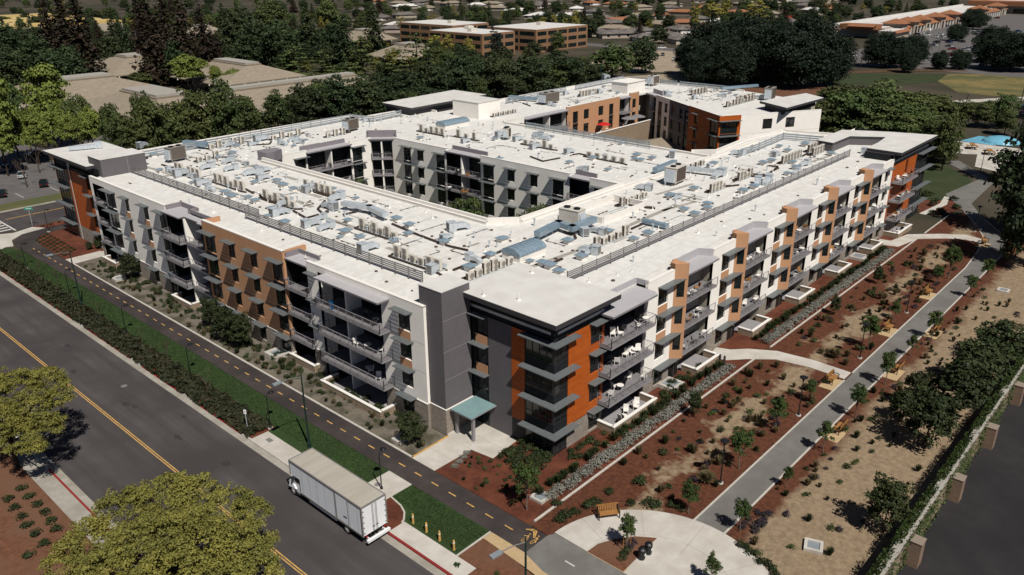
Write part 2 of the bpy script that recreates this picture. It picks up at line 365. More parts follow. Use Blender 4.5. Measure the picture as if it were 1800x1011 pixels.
# cross street at the far left end
sheet('road', rect(-220, 110, 260, 124), .024, 'asphalt')
sheet('pavement', rect(-30, 124.4, 260, 125.1), .15, 'concrete_old', thick=.14)
mb = MB()
for dy in (-.16, .08): mb.face([(-4, 118.8 + dy, .032), (200, 118.8 + dy, .032), (200, 118.93 + dy, .032), (-4, 118.93 + dy, .032)])
struct('road_marking', mb.mesh('yellow_line', 'yellow_paint'))
mb = MB()
mb.face([(-5.3, 109.9, .032), (-4.95, 109.9, .032), (-4.95, 123, .032), (-5.3, 123, .032)])
for k in range(7): mb.face([(-12, 111 + k * 1.75, .032), (-5.45, 111 + k * 1.75, .032), (-5.45, 111.7 + k * 1.75, .032), (-12, 111.7 + k * 1.75, .032)])
struct('road_marking', mb.mesh('crosswalk', 'white_paint'))
# strips between kerb and bike path
sheet('planting_bed', rect(-14.14, 14.4, -11.25, 99), .13, 'mulch', thick=.12)
sheet('lawn', [(-11.25, -.6), (-8.3, -.6), (-8.3, 84), (-8.5, 96), (-9.6, 100.6), (-11.25, 99.5)], .12, 'grass', thick=.11)
sheet('lawn', rect(-12.2, 4.0, -11.25, 14.4), .118, 'grass', thick=.11)
sheet('pavement', rect(-14.14, -.6, -12.2, 14.4), .15, 'concrete', thick=.14)
sheet('lawn', rect(-12.2, -.6, -11.25, 4.0), .118, 'grass', thick=.11)
sheet('pavement', rect(-14.14, -3.9, -8.3, -.62), .146, 'concrete', thick=.14)
sheet('planting_bed', [(-14.1, -3.92), (-10.9, -3.92)] + [(-11.0, -4.6), (-11.15, -5.6), (-11.55, -6.6), (-12.2, -7.3), (-12.7, -7.55)] + [(-14.1, -7.55)], .13, 'mulch', thick=.12)
mb = MB(); ek = [(-10.85, -3.92), (-10.95, -4.6), (-11.1, -5.6), (-11.5, -6.55), (-12.15, -7.25), (-12.6, -7.5)]
for a, b in zip(ek, ek[1:]): mb.bar((*a, .1), (*b, .1), .16, .16)
struct('kerb', mb.mesh('bed_edge', 'kerb'))
sheet('lawn', [(-10.8, -3.92), (-8.3, -3.95), (-8.25, -14.0), (-12.3, -14.05), (-12.35, -7.6), (-11.45, -6.6), (-11.05, -5.6)], .12, 'grass', thick=.11)
sheet('pavement', rect(-14.14, -16.4, -12.36, -7.56), .15, 'concrete', thick=.14)
mb = MB(); mb.box(-12.36, -14.22, .02, -8.3, -14.06, .17); struct('kerb', mb.mesh('lawn_edge', 'kerb'))
sheet('planting_bed', [(-14.14, -140), (-9.9, -140), (-9.9, -22), (-9.6, -19), (-9.3, -14.25), (-12.34, -14.25), (-12.34, -16.4), (-14.14, -16.4)], .13, 'mulch_light', thick=.12)
sheet('pavement', [(-9.3, -14.25), (-8.26, -14.25), (-8.3, -18.1), (-9.0, -20.6), (-9.2, -26), (-9.2, -60), (-10.4, -60), (-10.1, -22), (-9.6, -18.5)], .13, 'sand_pad')
# bike path
outer = [(-8.25, -18.1), (-8.25, 84), (-8.45, 95), (-8.4, 100), (-7.5, 103.8), (-5, 106.2), (-1, 107), (14, 107)]
inner = [(14, 104.2), (0, 104.0), (-3, 103.3), (-4.8, 101), (-5.4, 97), (-5.4, -18.1)]
sheet('bike_path', outer + inner, .11, 'path_dark', thick=.1)
mb = MB()
for k in range(48):
    y = -15.4 + 2.36 * k
    if y > 98: break
    mb.face([(-6.87, y, .115), (-6.74, y, .115), (-6.74, y + .95, .115), (-6.87, y + .95, .115)])
struct('road_marking', mb.mesh('yellow_dashes', 'yellow_paint'))
# bike symbol on the path
mb = MB()
def mark(a, b, w): mb.bar((*a, .1165), (*b, .1165), w, .002)
for o_ in (0, .3): mark((-6.0 + o_ * .5, -16.2 - o_, ), (-5.55, -16.75 - o_), .13); mark((-5.55, -16.75 - o_), (-6.3 + o_ * .2, -17.35 - o_ * .2), .13)
for cx_, cy_ in ((-6.45, -16.9), (-6.15, -17.65)):
    mark((cx_, cy_), (cx_ - .35, cy_ - .15), .16); mark((cx_ - .3, cy_ - .1), (cx_ - .62, cy_ + .12), .09); mark((cx_ - .3, cy_ - .1), (cx_ - .65, cy_ - .3), .09); mark((cx_ - .1, cy_), (cx_ - .25, cy_ + .3), .08)
    for wx in (-.62, -.85):
        for q in range(6): mark((cx_ + wx + .14 * math.cos(q * 1.047), cy_ - .05 + .14 * math.sin(q * 1.047)), (cx_ + wx + .14 * math.cos(q * 1.047 + 1.047), cy_ - .05 + .14 * math.sin(q * 1.047 + 1.047)), .05)
    mark((cx_ + .14, cy_ + .02), (cx_ + .26, cy_ + .04), .14)
struct('road_marking', mb.mesh('bike_symbol', 'yellow_paint'))
sheet('path', [(-8.25, -18.1), (-5.4, -18.1), (-4.75, -18.4), (-4.75, -60), (-9.2, -60), (-9.2, -26), (-9.0, -20.6)], .105, 'path_grey', thick=.1)
mb = MB()
for k in range(6): mb.face([(-6.9, -21.2 - 2.6 * k, .11), (-6.76, -21.2 - 2.6 * k, .11), (-6.76, -22.2 - 2.6 * k, .11), (-6.9, -22.2 - 2.6 * k, .11)])
struct('road_marking', mb.mesh('white_dashes', 'white_paint'))
mb = MB(); mb.box(-5.4, -.6, 0, -5.16, 86, .17); mb.box(-5.16, 85.75, 0, .3, 86, .17); struct('kerb', mb.mesh('path_edge', 'kerb'))
sheet('planting_bed', rect(-5.16, -.6, -.3, 83.0), .10, 'gravel', thick=.09)
sheet('pavement', rect(-5.16, 83.0, 1.5, 85.75), .12, 'concrete', thick=.1)
sheet('planting_bed', [(-5.3, 86), (8, 86), (8, 104), (0, 103.8), (-3, 103.1), (-4.6, 101), (-5.2, 97)], .12, 'mulch', thick=.11)
sheet('pavement', [(-16, 101), (-11, 99.8), (-9.7, 100.8), (-8.6, 100.4), (-7.7, 104), (-5.1, 106.5), (-1, 107.3), (-2.4, 109.6), (-6, 108.4), (-9, 109.8), (-16, 109.9)], .10, 'concrete', thick=.09)
sheet('planting_bed', [(-1, 107.3), (60, 107.3), (60, 109.8), (-2.4, 109.7)], .13, 'mulch', thick=.12)
# entrance forecourt
sheet('pavement', [(-5.38, -.62), (-5.38, -3.85), (-.42, -3.95), (-.1, -6.65), (4.0, -6.3), (4.0, 0), (0, 0), (-.2, -.5)], .125, 'concrete', thick=.11)
mb = MB(); mb.bar((-5.35, -.56, .14), (-.2, -.42, .14), .2, .06); struct('kerb', mb.mesh('ramp_edge', 'yellow_paint'))
mb = MB()
for a, b in (((-3.0, -.6), (-3.0, -3.9)), ((-.4, -.6), (-.4, -3.9)), ((1.8, -.3), (1.8, -6.4)), ((-.4, -3.3), (4, -3.3))): mb.bar((*a, .127), (*b, .127), .03, .003)
struct('pavement_joint', mb.mesh('joint_lines', 'concrete_old'))
sheet('planting_bed', [(-5.36, -3.9), (-5.36, -15.9), (-4.7, -15.95), (100, -15.95), (100, -10.6), (4, -10.6), (4.0, -6.3), (-.1, -6.7), (-.45, -4.0)], .115, 'mulch', thick=.1)
mb = MB(); mb.box(-4.7, -16.18, 0, 38.0, -15.95, .19); mb.box(41.2, -16.18, 0, 99, -15.95, .19); mb.box(102, -16.18, 0, 116, -15.95, .19)
struct('kerb', mb.mesh('garden_kerb', 'kerb'))
# park beside the right facade
sheet('planting_bed', [(-5.3, -16.18), (116, -16.18), (121, -17.6), (113, -21.6), (107, -24.2), (98, -25.7), (88, -26.4), (4.6, -26.4), (3.2, -24.3), (1.7, -21.2), (-.6, -19.4), (-3.0, -18.5), (-5.3, -18.2)], .10, 'park_mix', thick=.09)
sheet('path', [(3.8, -26.5), (88, -26.5), (98, -25.8), (107.2, -24.3), (113.2, -21.7), (121, -17.6), (132, -11), (150, -13), (163, -2), (166, -4.5), (150, -16), (128, -17), (118, -21.8), (109, -27.4), (103, -29), (96, -29.2), (4.6, -29.2)], .085, 'path_grey', thick=.08)
mb = MB()
def kerbline(pts, w=.17, h=.14, z=.07):
    for a, b in zip(pts, pts[1:]): mb.bar((*a, z), (*b, z), w, h)
kerbline([(3.9, -26.42), (38.8, -26.42)]); kerbline([(41.2, -26.42), (88, -26.42), (98, -25.72), (102.4, -25.1)]); kerbline([(105.2, -24.6), (107.2, -24.22), (113.2, -21.6), (121, -17.5)])
kerbline([(4.7, -29.28), (96, -29.28), (103, -29.08), (109, -27.48), (118, -21.9)])
struct('kerb', mb.mesh('path_edge', 'kerb'))
sheet('planting_bed', [(1.5, -45), (130, -45), (130, -29.6), (112, -26.9), (109, -27.6), (103, -29.2), (96, -29.4), (4.7, -29.4), (4.2, -31.2), (2.5, -33.8), (1.5, -36)], .09, 'park_dirt', thick=.08)
sheet('parking_lot', rect(-40, -110, 150, -41.95), .11, 'lot_dark', thick=.08)
sheet('plaza', arc(-5.0, -28.3, 10.0, 88, -100, 48) + [(-5.0, -38.3)], .112, 'concrete', thick=.1)
mb = MB()
for a in (70, 38, 5, -30): mb.bar((-5 + 5 * math.cos(R(a)), -28.3 + 5 * math.sin(R(a)), .114), (-5 + 9.95 * math.cos(R(a)), -28.3 + 9.95 * math.sin(R(a)), .114), .035, .004)
for r_ in (6.6,):
    ps = arc(-5, -28.3, r_, 85, -90, 30)
    for a, b in zip(ps, ps[1:]): mb.bar((*a, .114), (*b, .114), .03, .004)
struct('pavement_joint', mb.mesh('joint_lines', 'concrete_old'))
sheet('planting_bed', [(-4.72, -21.9), (-3.4, -22.0), (-1.9, -22.7), (-.5, -23.8), (.55, -25.3), (-4.72, -25.5)], .15, 'mulch_light', thick=.1)
sheet('pavement', [(-4.78, -21.9), (-4.78, -25.6), (-4.2, -25.6), (-4.2, -21.9)], .118, 'sand_pad')
mb = MB()
def ribbon(name, L_, R_, z, mat): return sheet(name, L_ + R_[::-1], z, mat, thick=.09)
ribbon('pavement', [(33.6, -11.3), (34.2, -13.6), (36.2, -15.4), (38.4, -18), (39.2, -22), (39.0, -26.3)], [(36.6, -11.0), (37.2, -12.6), (38.9, -14.2), (40.7, -17.2), (41.3, -21.6), (41.1, -26.3)], .15, 'concrete')
ribbon('pavement', [(90.4, -11.6), (91.4, -15.0), (98.0, -16.2), (101.5, -19.8), (103.0, -22.4), (102.6, -25.1)], [(93.6, -11.2), (93.8, -13.0), (99.4, -14.0), (103.6, -18.4), (105.8, -21.8), (105.1, -24.9)], .15, 'concrete')
for (px, py) in ((1556, 583), (1459, 675), (1627, 520), (1470, 765), (1575, 660), (1742, 435), (1648, 590)):
    x, y = G(px, py); s_ = 1 if y > -27.5 else -1; yy = -26.4 if s_ > 0 else -29.3
    sheet('bench_pad', rect(x - 1.6, min(yy, yy + 1.7 * s_), x + 1.6, max(yy, yy + 1.7 * s_)), .108, 'sand_pad')
# far places
sheet('pavement', [(160, -14), (190, -14), (190, 3), (172, 1), (176, -6), (162, -9)], .09, 'concrete')
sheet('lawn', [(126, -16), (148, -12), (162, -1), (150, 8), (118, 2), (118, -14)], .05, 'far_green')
sheet('planting_bed', [(116, -15), (124, -17), (128, -14), (121, -4), (114, -8)], .06, 'mulch')
sheet('pavement', [(114, -12.6), (124, -13.6), (130, -12.4), (130, -11.4), (124, -12.3), (114, -11.4)], .11, 'concrete')
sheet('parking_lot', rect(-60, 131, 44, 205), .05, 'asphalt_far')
sheet('lawn', [(-30, 125.2), (60, 125.2), (60, 131), (-30, 131)], .06, 'dry_grass')
sheet('field', [(279, 26), (306, 41), (331, 44), (352, 14), (345, -40), (280, -20)], .06, 'dry_grass')
sheet('lawn', [(285, 90), (306, 76), (330, 45), (306, 38), (284, 50), (270, 70)], .05, 'far_green')
sheet('pavement', [(250, 24), (256, 25), (284, 6), (330, -40), (322, -42), (278, 2)], .09, 'concrete')
sheet('rockery', [(303, 78), (330, 58), (346, 40), (350, 44), (338, 62), (310, 82)], .10, 'rocks')
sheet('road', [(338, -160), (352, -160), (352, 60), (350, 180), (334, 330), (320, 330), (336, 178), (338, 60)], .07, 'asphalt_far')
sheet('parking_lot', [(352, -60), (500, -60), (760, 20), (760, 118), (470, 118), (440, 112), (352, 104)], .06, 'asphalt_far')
sheet('bare_yard', [(236, 176), (268, 128), (336, 110), (336, 196), (318, 214), (280, 190)], .05, 'yard_dirt')
sheet('bare_yard', [(160, 70), (225, 60), (262, 66), (262, 84), (215, 96), (175, 100)], .05, 'mulch_light')
sheet('parking_lot', [(150, 100), (250, 90), (262, 130), (230, 150), (160, 140)], .045, 'yard_dirt')
mb = MB()
for k in range(7): mb.bar((-40 + k * 7 + 30, 133, .06), (-40 + k * 7 + 30, 138, .06), .14, .01)
for k in range(9): mb.bar((372 + 7 * k, 44, .07), (372 + 7 * k, 70, .07), .25, .01)
struct('road_marking', mb.mesh('bay_lines', 'white_paint'))

# ================================================================ APARTMENT BUILDING
APT = thing('apartment_building', 'long four-storey apartment building with white flat roofs, orange corners and two courtyards', 'building')
FLZ = [0.0, 3.3, 6.6, 9.9]; RZ = 13.55; PZ = 14.0
class Fr:
    def __init__(s, ox, oy, ang): s.ox, s.oy, s.a = ox, oy, R(ang); s.dx, s.dy = math.cos(s.a), math.sin(s.a); s.nx, s.ny = -s.dy, s.dx
    def P(s, u, o, z): return (s.ox + u * s.dx + o * s.nx, s.oy + u * s.dy + o * s.ny, z)
    def fbox(s, mb, u0, u1, o0, o1, z0, z1, mi=0):
        return mb.hexa([s.P(u0, o0, z0), s.P(u1, o0, z0), s.P(u1, o1, z0), s.P(u0, o1, z0), s.P(u0, o0, z1), s.P(u1, o0, z1), s.P(u1, o1, z1), s.P(u0, o1, z1)], mi)
def wall(fr, s0, s1, z0, z1, holes, mat, out=0.0, reveal=.2, name='wall'):
    mb = MB()
    holes = [h for h in holes if h[0] < s1 and h[1] > s0 and h[2] < z1 and h[3] > z0]
    ss = sorted({s0, s1} | {min(max(q, s0), s1) for h in holes for q in h[:2]}); zs = sorted({z0, z1} | {min(max(q, z0), z1) for h in holes for q in h[2:]})
    for a, b in zip(ss, ss[1:]):
        for c, d in zip(zs, zs[1:]):
            m_, n_ = (a + b) / 2, (c + d) / 2
            if any(h[0] < m_ < h[1] and h[2] < n_ < h[3] for h in holes): continue
            mb.face([fr.P(b, out, c), fr.P(a, out, c), fr.P(a, out, d), fr.P(b, out, d)])
    for a, b, c, d in holes:
        c, d = max(c, z0), min(d, z1)
        for q in (((a, c), (a, d)), ((a, d), (b, d)), ((b, d), (b, c)), ((b, c), (a, c))):
            (u, v), (w, x) = q
            mb.face([fr.P(u, out, v), fr.P(w, out, x), fr.P(w, out - reveal, x), fr.P(u, out - reveal, v)])
    for e in (s0, s1): mb.face([fr.P(e, out, z0), fr.P(e, out, z1), fr.P(e, out - .35, z1), fr.P(e, out - .35, z0)])
    return ob(name, mb.mesh(name, mat), APT)
WC = {}
def window(fr, s, z, w, h, out=0.0, nv=2, tr=.3, glass='glass', parent=None, rec=.16):
    key = (round(w, 2), round(h, 2), nv, tr)
    if key not in WC:
        mb = MB(); t = .07; d = .09
        mb.box(0, -d, 0, w, 0, t); mb.box(0, -d, h - t, w, 0, h); mb.box(0, -d, t, t, 0, h - t); mb.box(w - t, -d, t, w, 0, h - t)
        for k in range(1, nv): mb.box(w * k / nv - t / 2, -d, t, w * k / nv + t / 2, -.002, h - t)
        if tr: mb.box(t, -d, h * tr - t / 2, w - t, -.004, h * tr + t / 2)
        pm = MB()
        for k in range(nv):
            a, b = w * k / nv, w * (k + 1) / nv; pm.box(a + .02, -.07, .02, b - .02, -.05, h - .02)
        WC[key] = (mb.mesh('window_frame', 'dark_metal'), pm)
    fm, pm = WC[key]; gk = key + (glass,)
    if gk not in WC: WC[gk] = pm.mesh('pane', glass)
    o = ob('window', fm, parent or APT, fr.P(s, out - rec, z), fr.a)
    ob('pane', WC[gk], o); return o
AWC = {}
def awning(fr, s, z, w, d, out=0.0):
    key = (round(w, 2), round(d, 2))
    if key not in AWC:
        mb = MB(); n = max(4, int(d / .13)); st = d / n
        for k in range(n): mb.box(.03, k * st + .004, 0, w - .03, (k + 1) * st - .018, .035)
        mb.box(0, 0, -.03, .05, d, .05); mb.box(w - .05, 0, -.03, w, d, .05); mb.box(0, d - .03, -.03, w, d + .02, .06)
        AWC[key] = mb.mesh('awning', 'awning_metal')
    return ob('awning', AWC[key], APT, fr.P(s, out, z), fr.a)
def rail_mesh(pts, z0, h=1.05):
    mb = MB()
    for a, b in zip(pts, pts[1:]):
        L_ = math.dist(a, b); n = max(1, round(L_ / 1.35))
        for k in range(n + 1):
            x, y = a[0] + (b[0] - a[0]) * k / n, a[1] + (b[1] - a[1]) * k / n
            mb.box(x - .03, y - .03, z0, x + .03, y + .03, z0 + h)
        mb.bar((*a, z0 + h), (*b, z0 + h), .07, .05)
        for q in range(1, 6): mb.bar((*a, z0 + .06 + q * .16), (*b, z0 + .06 + q * .16), .012, .014)
        mb.bar((*a, z0 + .08), (*b, z0 + .08), .03, .05)
    return mb.mesh('railing', 'rail_metal')
def balcony(fr, s0, s1, z, proj, depth, lend=True, rend=True, poly=None, out=0.0):
    mb = MB()
    if poly is None: poly = [(s0, out), (s1, out), (s1, out + proj), (s0, out + proj)]
    W_ = [fr.P(s, o, 0)[:2] for s, o in poly]
    mb.prism(W_, z - .24, z, 1, 0)
    fr.fbox(mb, s0 + .003, s1 - .003, out - depth, out - .003, z - .2, z - .003)
    o = ob('balcony', mb.mesh('balcony', 'balcony_floor', 'balcony_edge'), APT)
    e = .06; pts = []
    fp = [fr.P(s, oo, 0)[:2] for s, oo in poly]
    n = len(fp); ring = [fp[1]] + fp[2:] + [fp[0]]
    if not rend: ring = ring[1:]
    if not lend: ring = ring[:-1]
    ob('railing', rail_mesh(ring, z), o)
    return o
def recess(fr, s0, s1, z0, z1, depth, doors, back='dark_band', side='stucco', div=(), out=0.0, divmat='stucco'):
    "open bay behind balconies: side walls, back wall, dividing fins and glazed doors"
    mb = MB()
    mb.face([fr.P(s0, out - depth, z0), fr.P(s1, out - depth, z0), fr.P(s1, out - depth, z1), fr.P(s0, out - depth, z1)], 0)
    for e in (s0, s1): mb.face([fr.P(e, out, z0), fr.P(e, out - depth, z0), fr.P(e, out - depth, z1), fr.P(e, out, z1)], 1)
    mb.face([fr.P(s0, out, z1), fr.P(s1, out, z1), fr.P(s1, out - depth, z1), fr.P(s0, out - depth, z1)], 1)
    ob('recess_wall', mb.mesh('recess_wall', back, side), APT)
    for d in div:
        mb = MB(); fr.fbox(mb, d - .12, d + .12, out - depth + .01, out + .25, z0, z1 - .02); ob('divider_wall', mb.mesh('divider_wall', divmat), APT)
    for f in range(4):
        z = FLZ[f]
        if z < z0 - .1 or z > z1: continue
        for (a, w) in doors: window(fr, a, z + .05, w, 2.7, out - depth + .12, nv=max(2, round(w / 1.1)), tr=0, glass='curtain' if rnd.random() < .35 else 'glass', rec=.1)
def parapet(fr, s0, s1, mat='coping', wmat=None, out=0.0, top=PZ):
    mb = MB(); fr.fbox(mb, s0, s1, out - .42, out + .012, top - .12, top); fr.fbox(mb, s0 + .01, s1 - .01, out - .38, out - .03, RZ - .3, top - .121)
    return ob('parapet', mb.mesh('parapet', mat), APT)
def facade(fr, s0, s1, cols, mat='stucco', out=0.0, base='stone', ztop=PZ, nf=4, aw=True, spand=None, f0=0, awd=.92):
    hu, hb = [], []
    for (k, a, b) in cols:
        for f in range(f0, nf):
            z = FLZ[f]
            if k == 'w': h = (a, b, z + .6, z + 2.85)
            else: h = (a, b, z + .12, z + 2.85)
            (hb if f == 0 else hu).append(h)
            window(fr, a, h[2], b - a, h[3] - h[2], out, nv=2 if b - a > 1.2 else 1, tr=.3, glass='curtain' if rnd.random() < .3 else 'glass')
            if aw: awning(fr, a - .45, z + 2.95, b - a + .75, awd, out)
            if spand and k == 'w' and 0 < f < nf - 1:
                mb = MB(); fr.fbox(mb, a + .02, b - .02, out - .05, out + .025, z + 2.87, z + 3.88); ob('spandrel', mb.mesh('spandrel', spand), APT)
            if k == 'g' and f > 0 and f < nf - 1:
                mb = MB(); fr.fbox(mb, a + .02, b - .02, out - .1, out + .012, z + 2.86, z + 3.41); ob('spandrel', mb.mesh('spandrel', 'dark_band'), APT)
    wall(fr, s0, s1, 2.9 if base else 0, ztop, hu + ([] if base else hb), mat, out)
    if base:
        wall(fr, s0, s1, 0, 2.9, hb, base, out + .06)
        mb = MB(); fr.fbox(mb, s0, s1, out - .02, out + .1, 2.86, 2.96); ob('string_course', mb.mesh('string_course', 'coping'), APT)
    for zj in (6.42, 9.72):
        mb = MB(); fr.fbox(mb, s0 + .01, s1 - .01, out - .02, out + .004, zj, zj + .035); ob('panel_joint', mb.mesh('panel_joint', 'joint'), APT)
    parapet(fr, s0, s1, out=out, top=ztop + .02)
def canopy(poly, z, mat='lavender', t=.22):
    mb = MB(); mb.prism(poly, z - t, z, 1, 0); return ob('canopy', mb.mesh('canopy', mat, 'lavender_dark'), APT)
def patio(fr, s0, s1, o0, o1, h=.95, lend=True, rend=True, mat='stone_tan'):
    mb = MB(); cp = MB(); t = .28
    segs = [(s0, s1, o1 - t, o1)]
    if lend: segs.append((s1 - t, s1, o0, o1 - t))
    if rend: segs.append((s0, s0 + t, o0, o1 - t))
    for a, b, c, d in segs: fr.fbox(mb, a, b, c, d, 0, h); fr.fbox(cp, a - .04, b + .04, c - .04 if c > o0 else c, d + .04, h, h + .1)
    o = ob('patio_wall', mb.mesh('patio_wall', mat), APT); ob('coping', cp.mesh('coping', 'coping'), o)
    mb = MB(); fr.fbox(mb, s0 + t, s1 - t, o0 - 1.5, o1 - t, 0, .16); ob('patio_floor', mb.mesh('patio_floor', 'balcony_edge'), APT)

# --- roof decks and cores
def deck(poly, z=RZ, name='roof'):
    mb = MB(); mb.prism(poly, z - .3, z); return ob(name, mb.mesh(name, 'roof_white'), APT)
NB1 = [(-.4, 57.9), (1.9, 57.9), (1.9, 52.2), (.9, 52.2), (.9, 46.0), (-.4, 46.0)]
deck([(-.3, 2.4), (24.25, 2.4), (24.25, 82.3), (-.3, 82.3), (-.3, 56.6), (2.0, 56.6), (2.0, 52.0), (.9, 52.0), (.9, 45.8), (-.3, 45.8), (-.3, 27.0), (1.4, 27.0), (1.4, 22.3), (-.3, 22.3)])
UN = [25.03 + 14.06 * k for k in range(5)]
rp = [(4.15, -10.85), (12.0, -10.85), (12.0, -9.4), (19.8, -9.4), (19.8, -10.85)]
for u in UN: rp += [(u + .3, -10.85), (u + 2.0, -9.5), (u + 7.6, -9.5), (u + 8.4, -10.85)]
rp += [(95, -10.85), (95, 14.12), (27.5, 14.12), (24.26, 17.1), (24.26, 2.4), (4.15, 2.4)]
deck(rp)
deck([(24.26, 71.6), (48.3, 71.6), (51.26, 68.7), (51.26, 94.9), (24.26, 94.9)]); deck([(1.2, 82.31), (24.255, 82.31), (24.255, 94.9), (1.2, 94.9)])
deck([(51.27, 14.125), (77.4, 14.125), (77.4, 63.3), (95, 63.3), (95, 83.9), (77.4, 83.9), (77.4, 90.9), (61.7, 90.9), (61.7, 94.9), (51.27, 94.9)])
deck([(95.01, 63.3), (149.9, 63.3), (149.9, 83.9), (95.01, 83.9)])
deck([(112.2, 31.32), (124, 24.35), (146, 24.2), (150.9, 45), (149.9, 63.29), (131.8, 63.29)])
def core(poly): mb = MB(); mb.prism(poly, 0, 13.2); ob('inner_wall', mb.mesh('inner_wall', 'stucco_beige'), APT)
core(rect(2.2, 4, 24.2, 80)); core([(6.5, -8.4), (93, -8.4), (93, 14.1), (27.5, 14.1), (24.25, 17), (24.25, 2.5), (6.5, 2.5)]); core([(6, 84), (60, 94.8), (6, 94.8)]); core(rect(3, 80.1, 24, 94.5)); core([(24.3, 73.6), (48, 73.6), (53, 70.5), (53, 94.8), (24.3, 94.8)])
core([(53.4, 14.4), (77.3, 14.4), (77.3, 90.8), (53.4, 90.8)]); core(rect(79, 65.4, 149.6, 83.8)); core([(115.5, 32), (125, 26.5), (145.8, 24.3), (150.6, 45), (149.7, 66), (135, 66)])
# rear and hidden faces
for fr, a, b in ((Fr(24.3, 0, -90), -71, -17), (Fr(0, 95, 0), 1, 61.8), (Fr(77.5, 0, -90), -63, -14), (Fr(0, 14.2, 0), 27.5, 95), (Fr(0, 84, 0), 95, 150), (Fr(150, 0, -90), -84, -45), (Fr(0, 91, 0), 61.8, 77.5), (Fr(61.8, 0, -90), -95, -91), (Fr(77.5, 0, -90), -91, -84)):
    wall(fr, a, b, 0, PZ, [], 'stucco'); parapet(fr, a, b)
# courtyard corner upstands on the near side
for a, b in (((27.4, 14.2), (24.3, 17.2)), ((24.3, 17.2), (24.3, 71)), ((27.4, 14.2), (51, 14.2)), ((77.5, 18), (80.5, 14.8))):
    mb = MB(); mb.bar((*a, 13.95), (*b, 13.95), .35, .9); ob('parapet', mb.mesh('parapet', 'coping'), APT)

# --- LEFT FACADE (street side)
FL = Fr(-.4, 0, 90)
facade(FL, 2.3, 9.0, [('w', 4.45, 6.4)], spand='stucco_tan')
window(FL, 7.75, 10.0, 1.2, 2.7, .02, nv=1, tr=0); window(FL, 7.75, 6.7, 1.2, 2.7, .02, nv=1, tr=0); window(FL, 7.75, 3.4, 1.2, 2.7, .02, nv=1, tr=0)
recess(FL, 9.0, 20.2, 0, 13.2, 1.8, [(9.2, 5.4), (15.2, 4.8)], div=(14.9,))
for f in (1, 2, 3): balcony(FL, 7.6, 18.9, FLZ[f], 1.5, 1.8)
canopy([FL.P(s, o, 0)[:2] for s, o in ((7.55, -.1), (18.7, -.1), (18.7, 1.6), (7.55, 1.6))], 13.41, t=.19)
wall(FL, 9.0, 20.2, 13.2, PZ, [], 'stucco'); parapet(FL, 9.0, 20.2, top=PZ + .02)
patio(FL, 7.4, 18.2, 0, 2.4)
facade(FL, 20.2, 22.3, [], base='stone')
for f in range(1, 4): awning(FL, 20.3, FLZ[f] + 2.95, 1.7, .8, 0)
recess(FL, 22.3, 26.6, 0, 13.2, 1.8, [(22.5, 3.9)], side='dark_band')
for f in (1, 2, 3): balcony(FL, 21.8, 26.4, FLZ[f], .6, 1.8)
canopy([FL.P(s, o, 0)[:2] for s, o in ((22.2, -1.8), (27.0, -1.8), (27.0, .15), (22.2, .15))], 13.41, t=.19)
mb = MB(); FL.fbox(mb, 22.3, 26.95, -2.0, -1.82, 13.2, 14.05); FL.fbox(mb, 26.4, 26.56, -1.8, -.02, 13.2, 14.05); ob('upstand', mb.mesh('upstand', 'lavender_dark'), APT)
patio(FL, 21.6, 26.8, 0, .85)
facade(FL, 26.6, 45.6, [('g', 26.95, 29.3), ('w', 32.5, 34.3), ('w', 37.7, 39.5), ('g', 42.6, 45.4)], mat='stucco_tan', out=.35, ztop=14.25)
for q in ((26.61, 27.0, -3), (45.2, 45.59, -2.2)):
    mb = MB(); FL.fbox(mb, q[0], q[1], q[2], .3, RZ, 14.2); ob('parapet', mb.mesh('parapet', 'stucco_tan'), APT)
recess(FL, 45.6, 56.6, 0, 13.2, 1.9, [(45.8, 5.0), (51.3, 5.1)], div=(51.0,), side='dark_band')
for f in (1, 2, 3): balcony(FL, 45.8, 56.0, FLZ[f], 1.2, 1.9, poly=[(45.8, 0), (56.0, 0), (56.0, 1.25), (50.9, 1.25), (50.9, .45), (45.8, .45)])
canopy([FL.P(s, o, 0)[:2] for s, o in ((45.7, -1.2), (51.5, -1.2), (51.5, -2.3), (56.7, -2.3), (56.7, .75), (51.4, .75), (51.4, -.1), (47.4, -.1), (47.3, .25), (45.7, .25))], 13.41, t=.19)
mb = MB(); FL.fbox(mb, 51.6, 56.6, -2.55, -2.35, 13.2, 14.05); FL.fbox(mb, 51.95, 52.15, -2.35, -1.15, 13.2, 14.05); FL.fbox(mb, 45.7, 52.15, -1.5, -1.3, 13.2, 14.05); FL.fbox(mb, 56.4, 56.6, -2.35, -.1, 13.2, 14.05); ob('upstand', mb.mesh('upstand', 'lavender_dark'), APT)
patio(FL, 50.4, 56.0, 0, 1.5)
facade(FL, 56.6, 73.3, [('g', 56.7, 59.1), ('w', 62.3, 64.1), ('w', 68.7, 70.2)], spand='stucco_tan')
facade(FL, 73.3, 77.0, [('g', 73.5, 76.9)])
recess(FL, 77.0, 81.4, 0, 13.0, 1.5, [(77.2, 4.0)], side='dark_band')
for f in (1, 2, 3): balcony(FL, 77.0, 81.4, FLZ[f], .35, 1.5)
wall(FL, 77.0, 81.4, 13.0, PZ, [], 'stucco'); parapet(FL, 77.0, 81.4, top=PZ + .02)
facade(FL, 81.4, 82.4, [])
patio(FL, 75.4, 80.2, 0, 1.2)
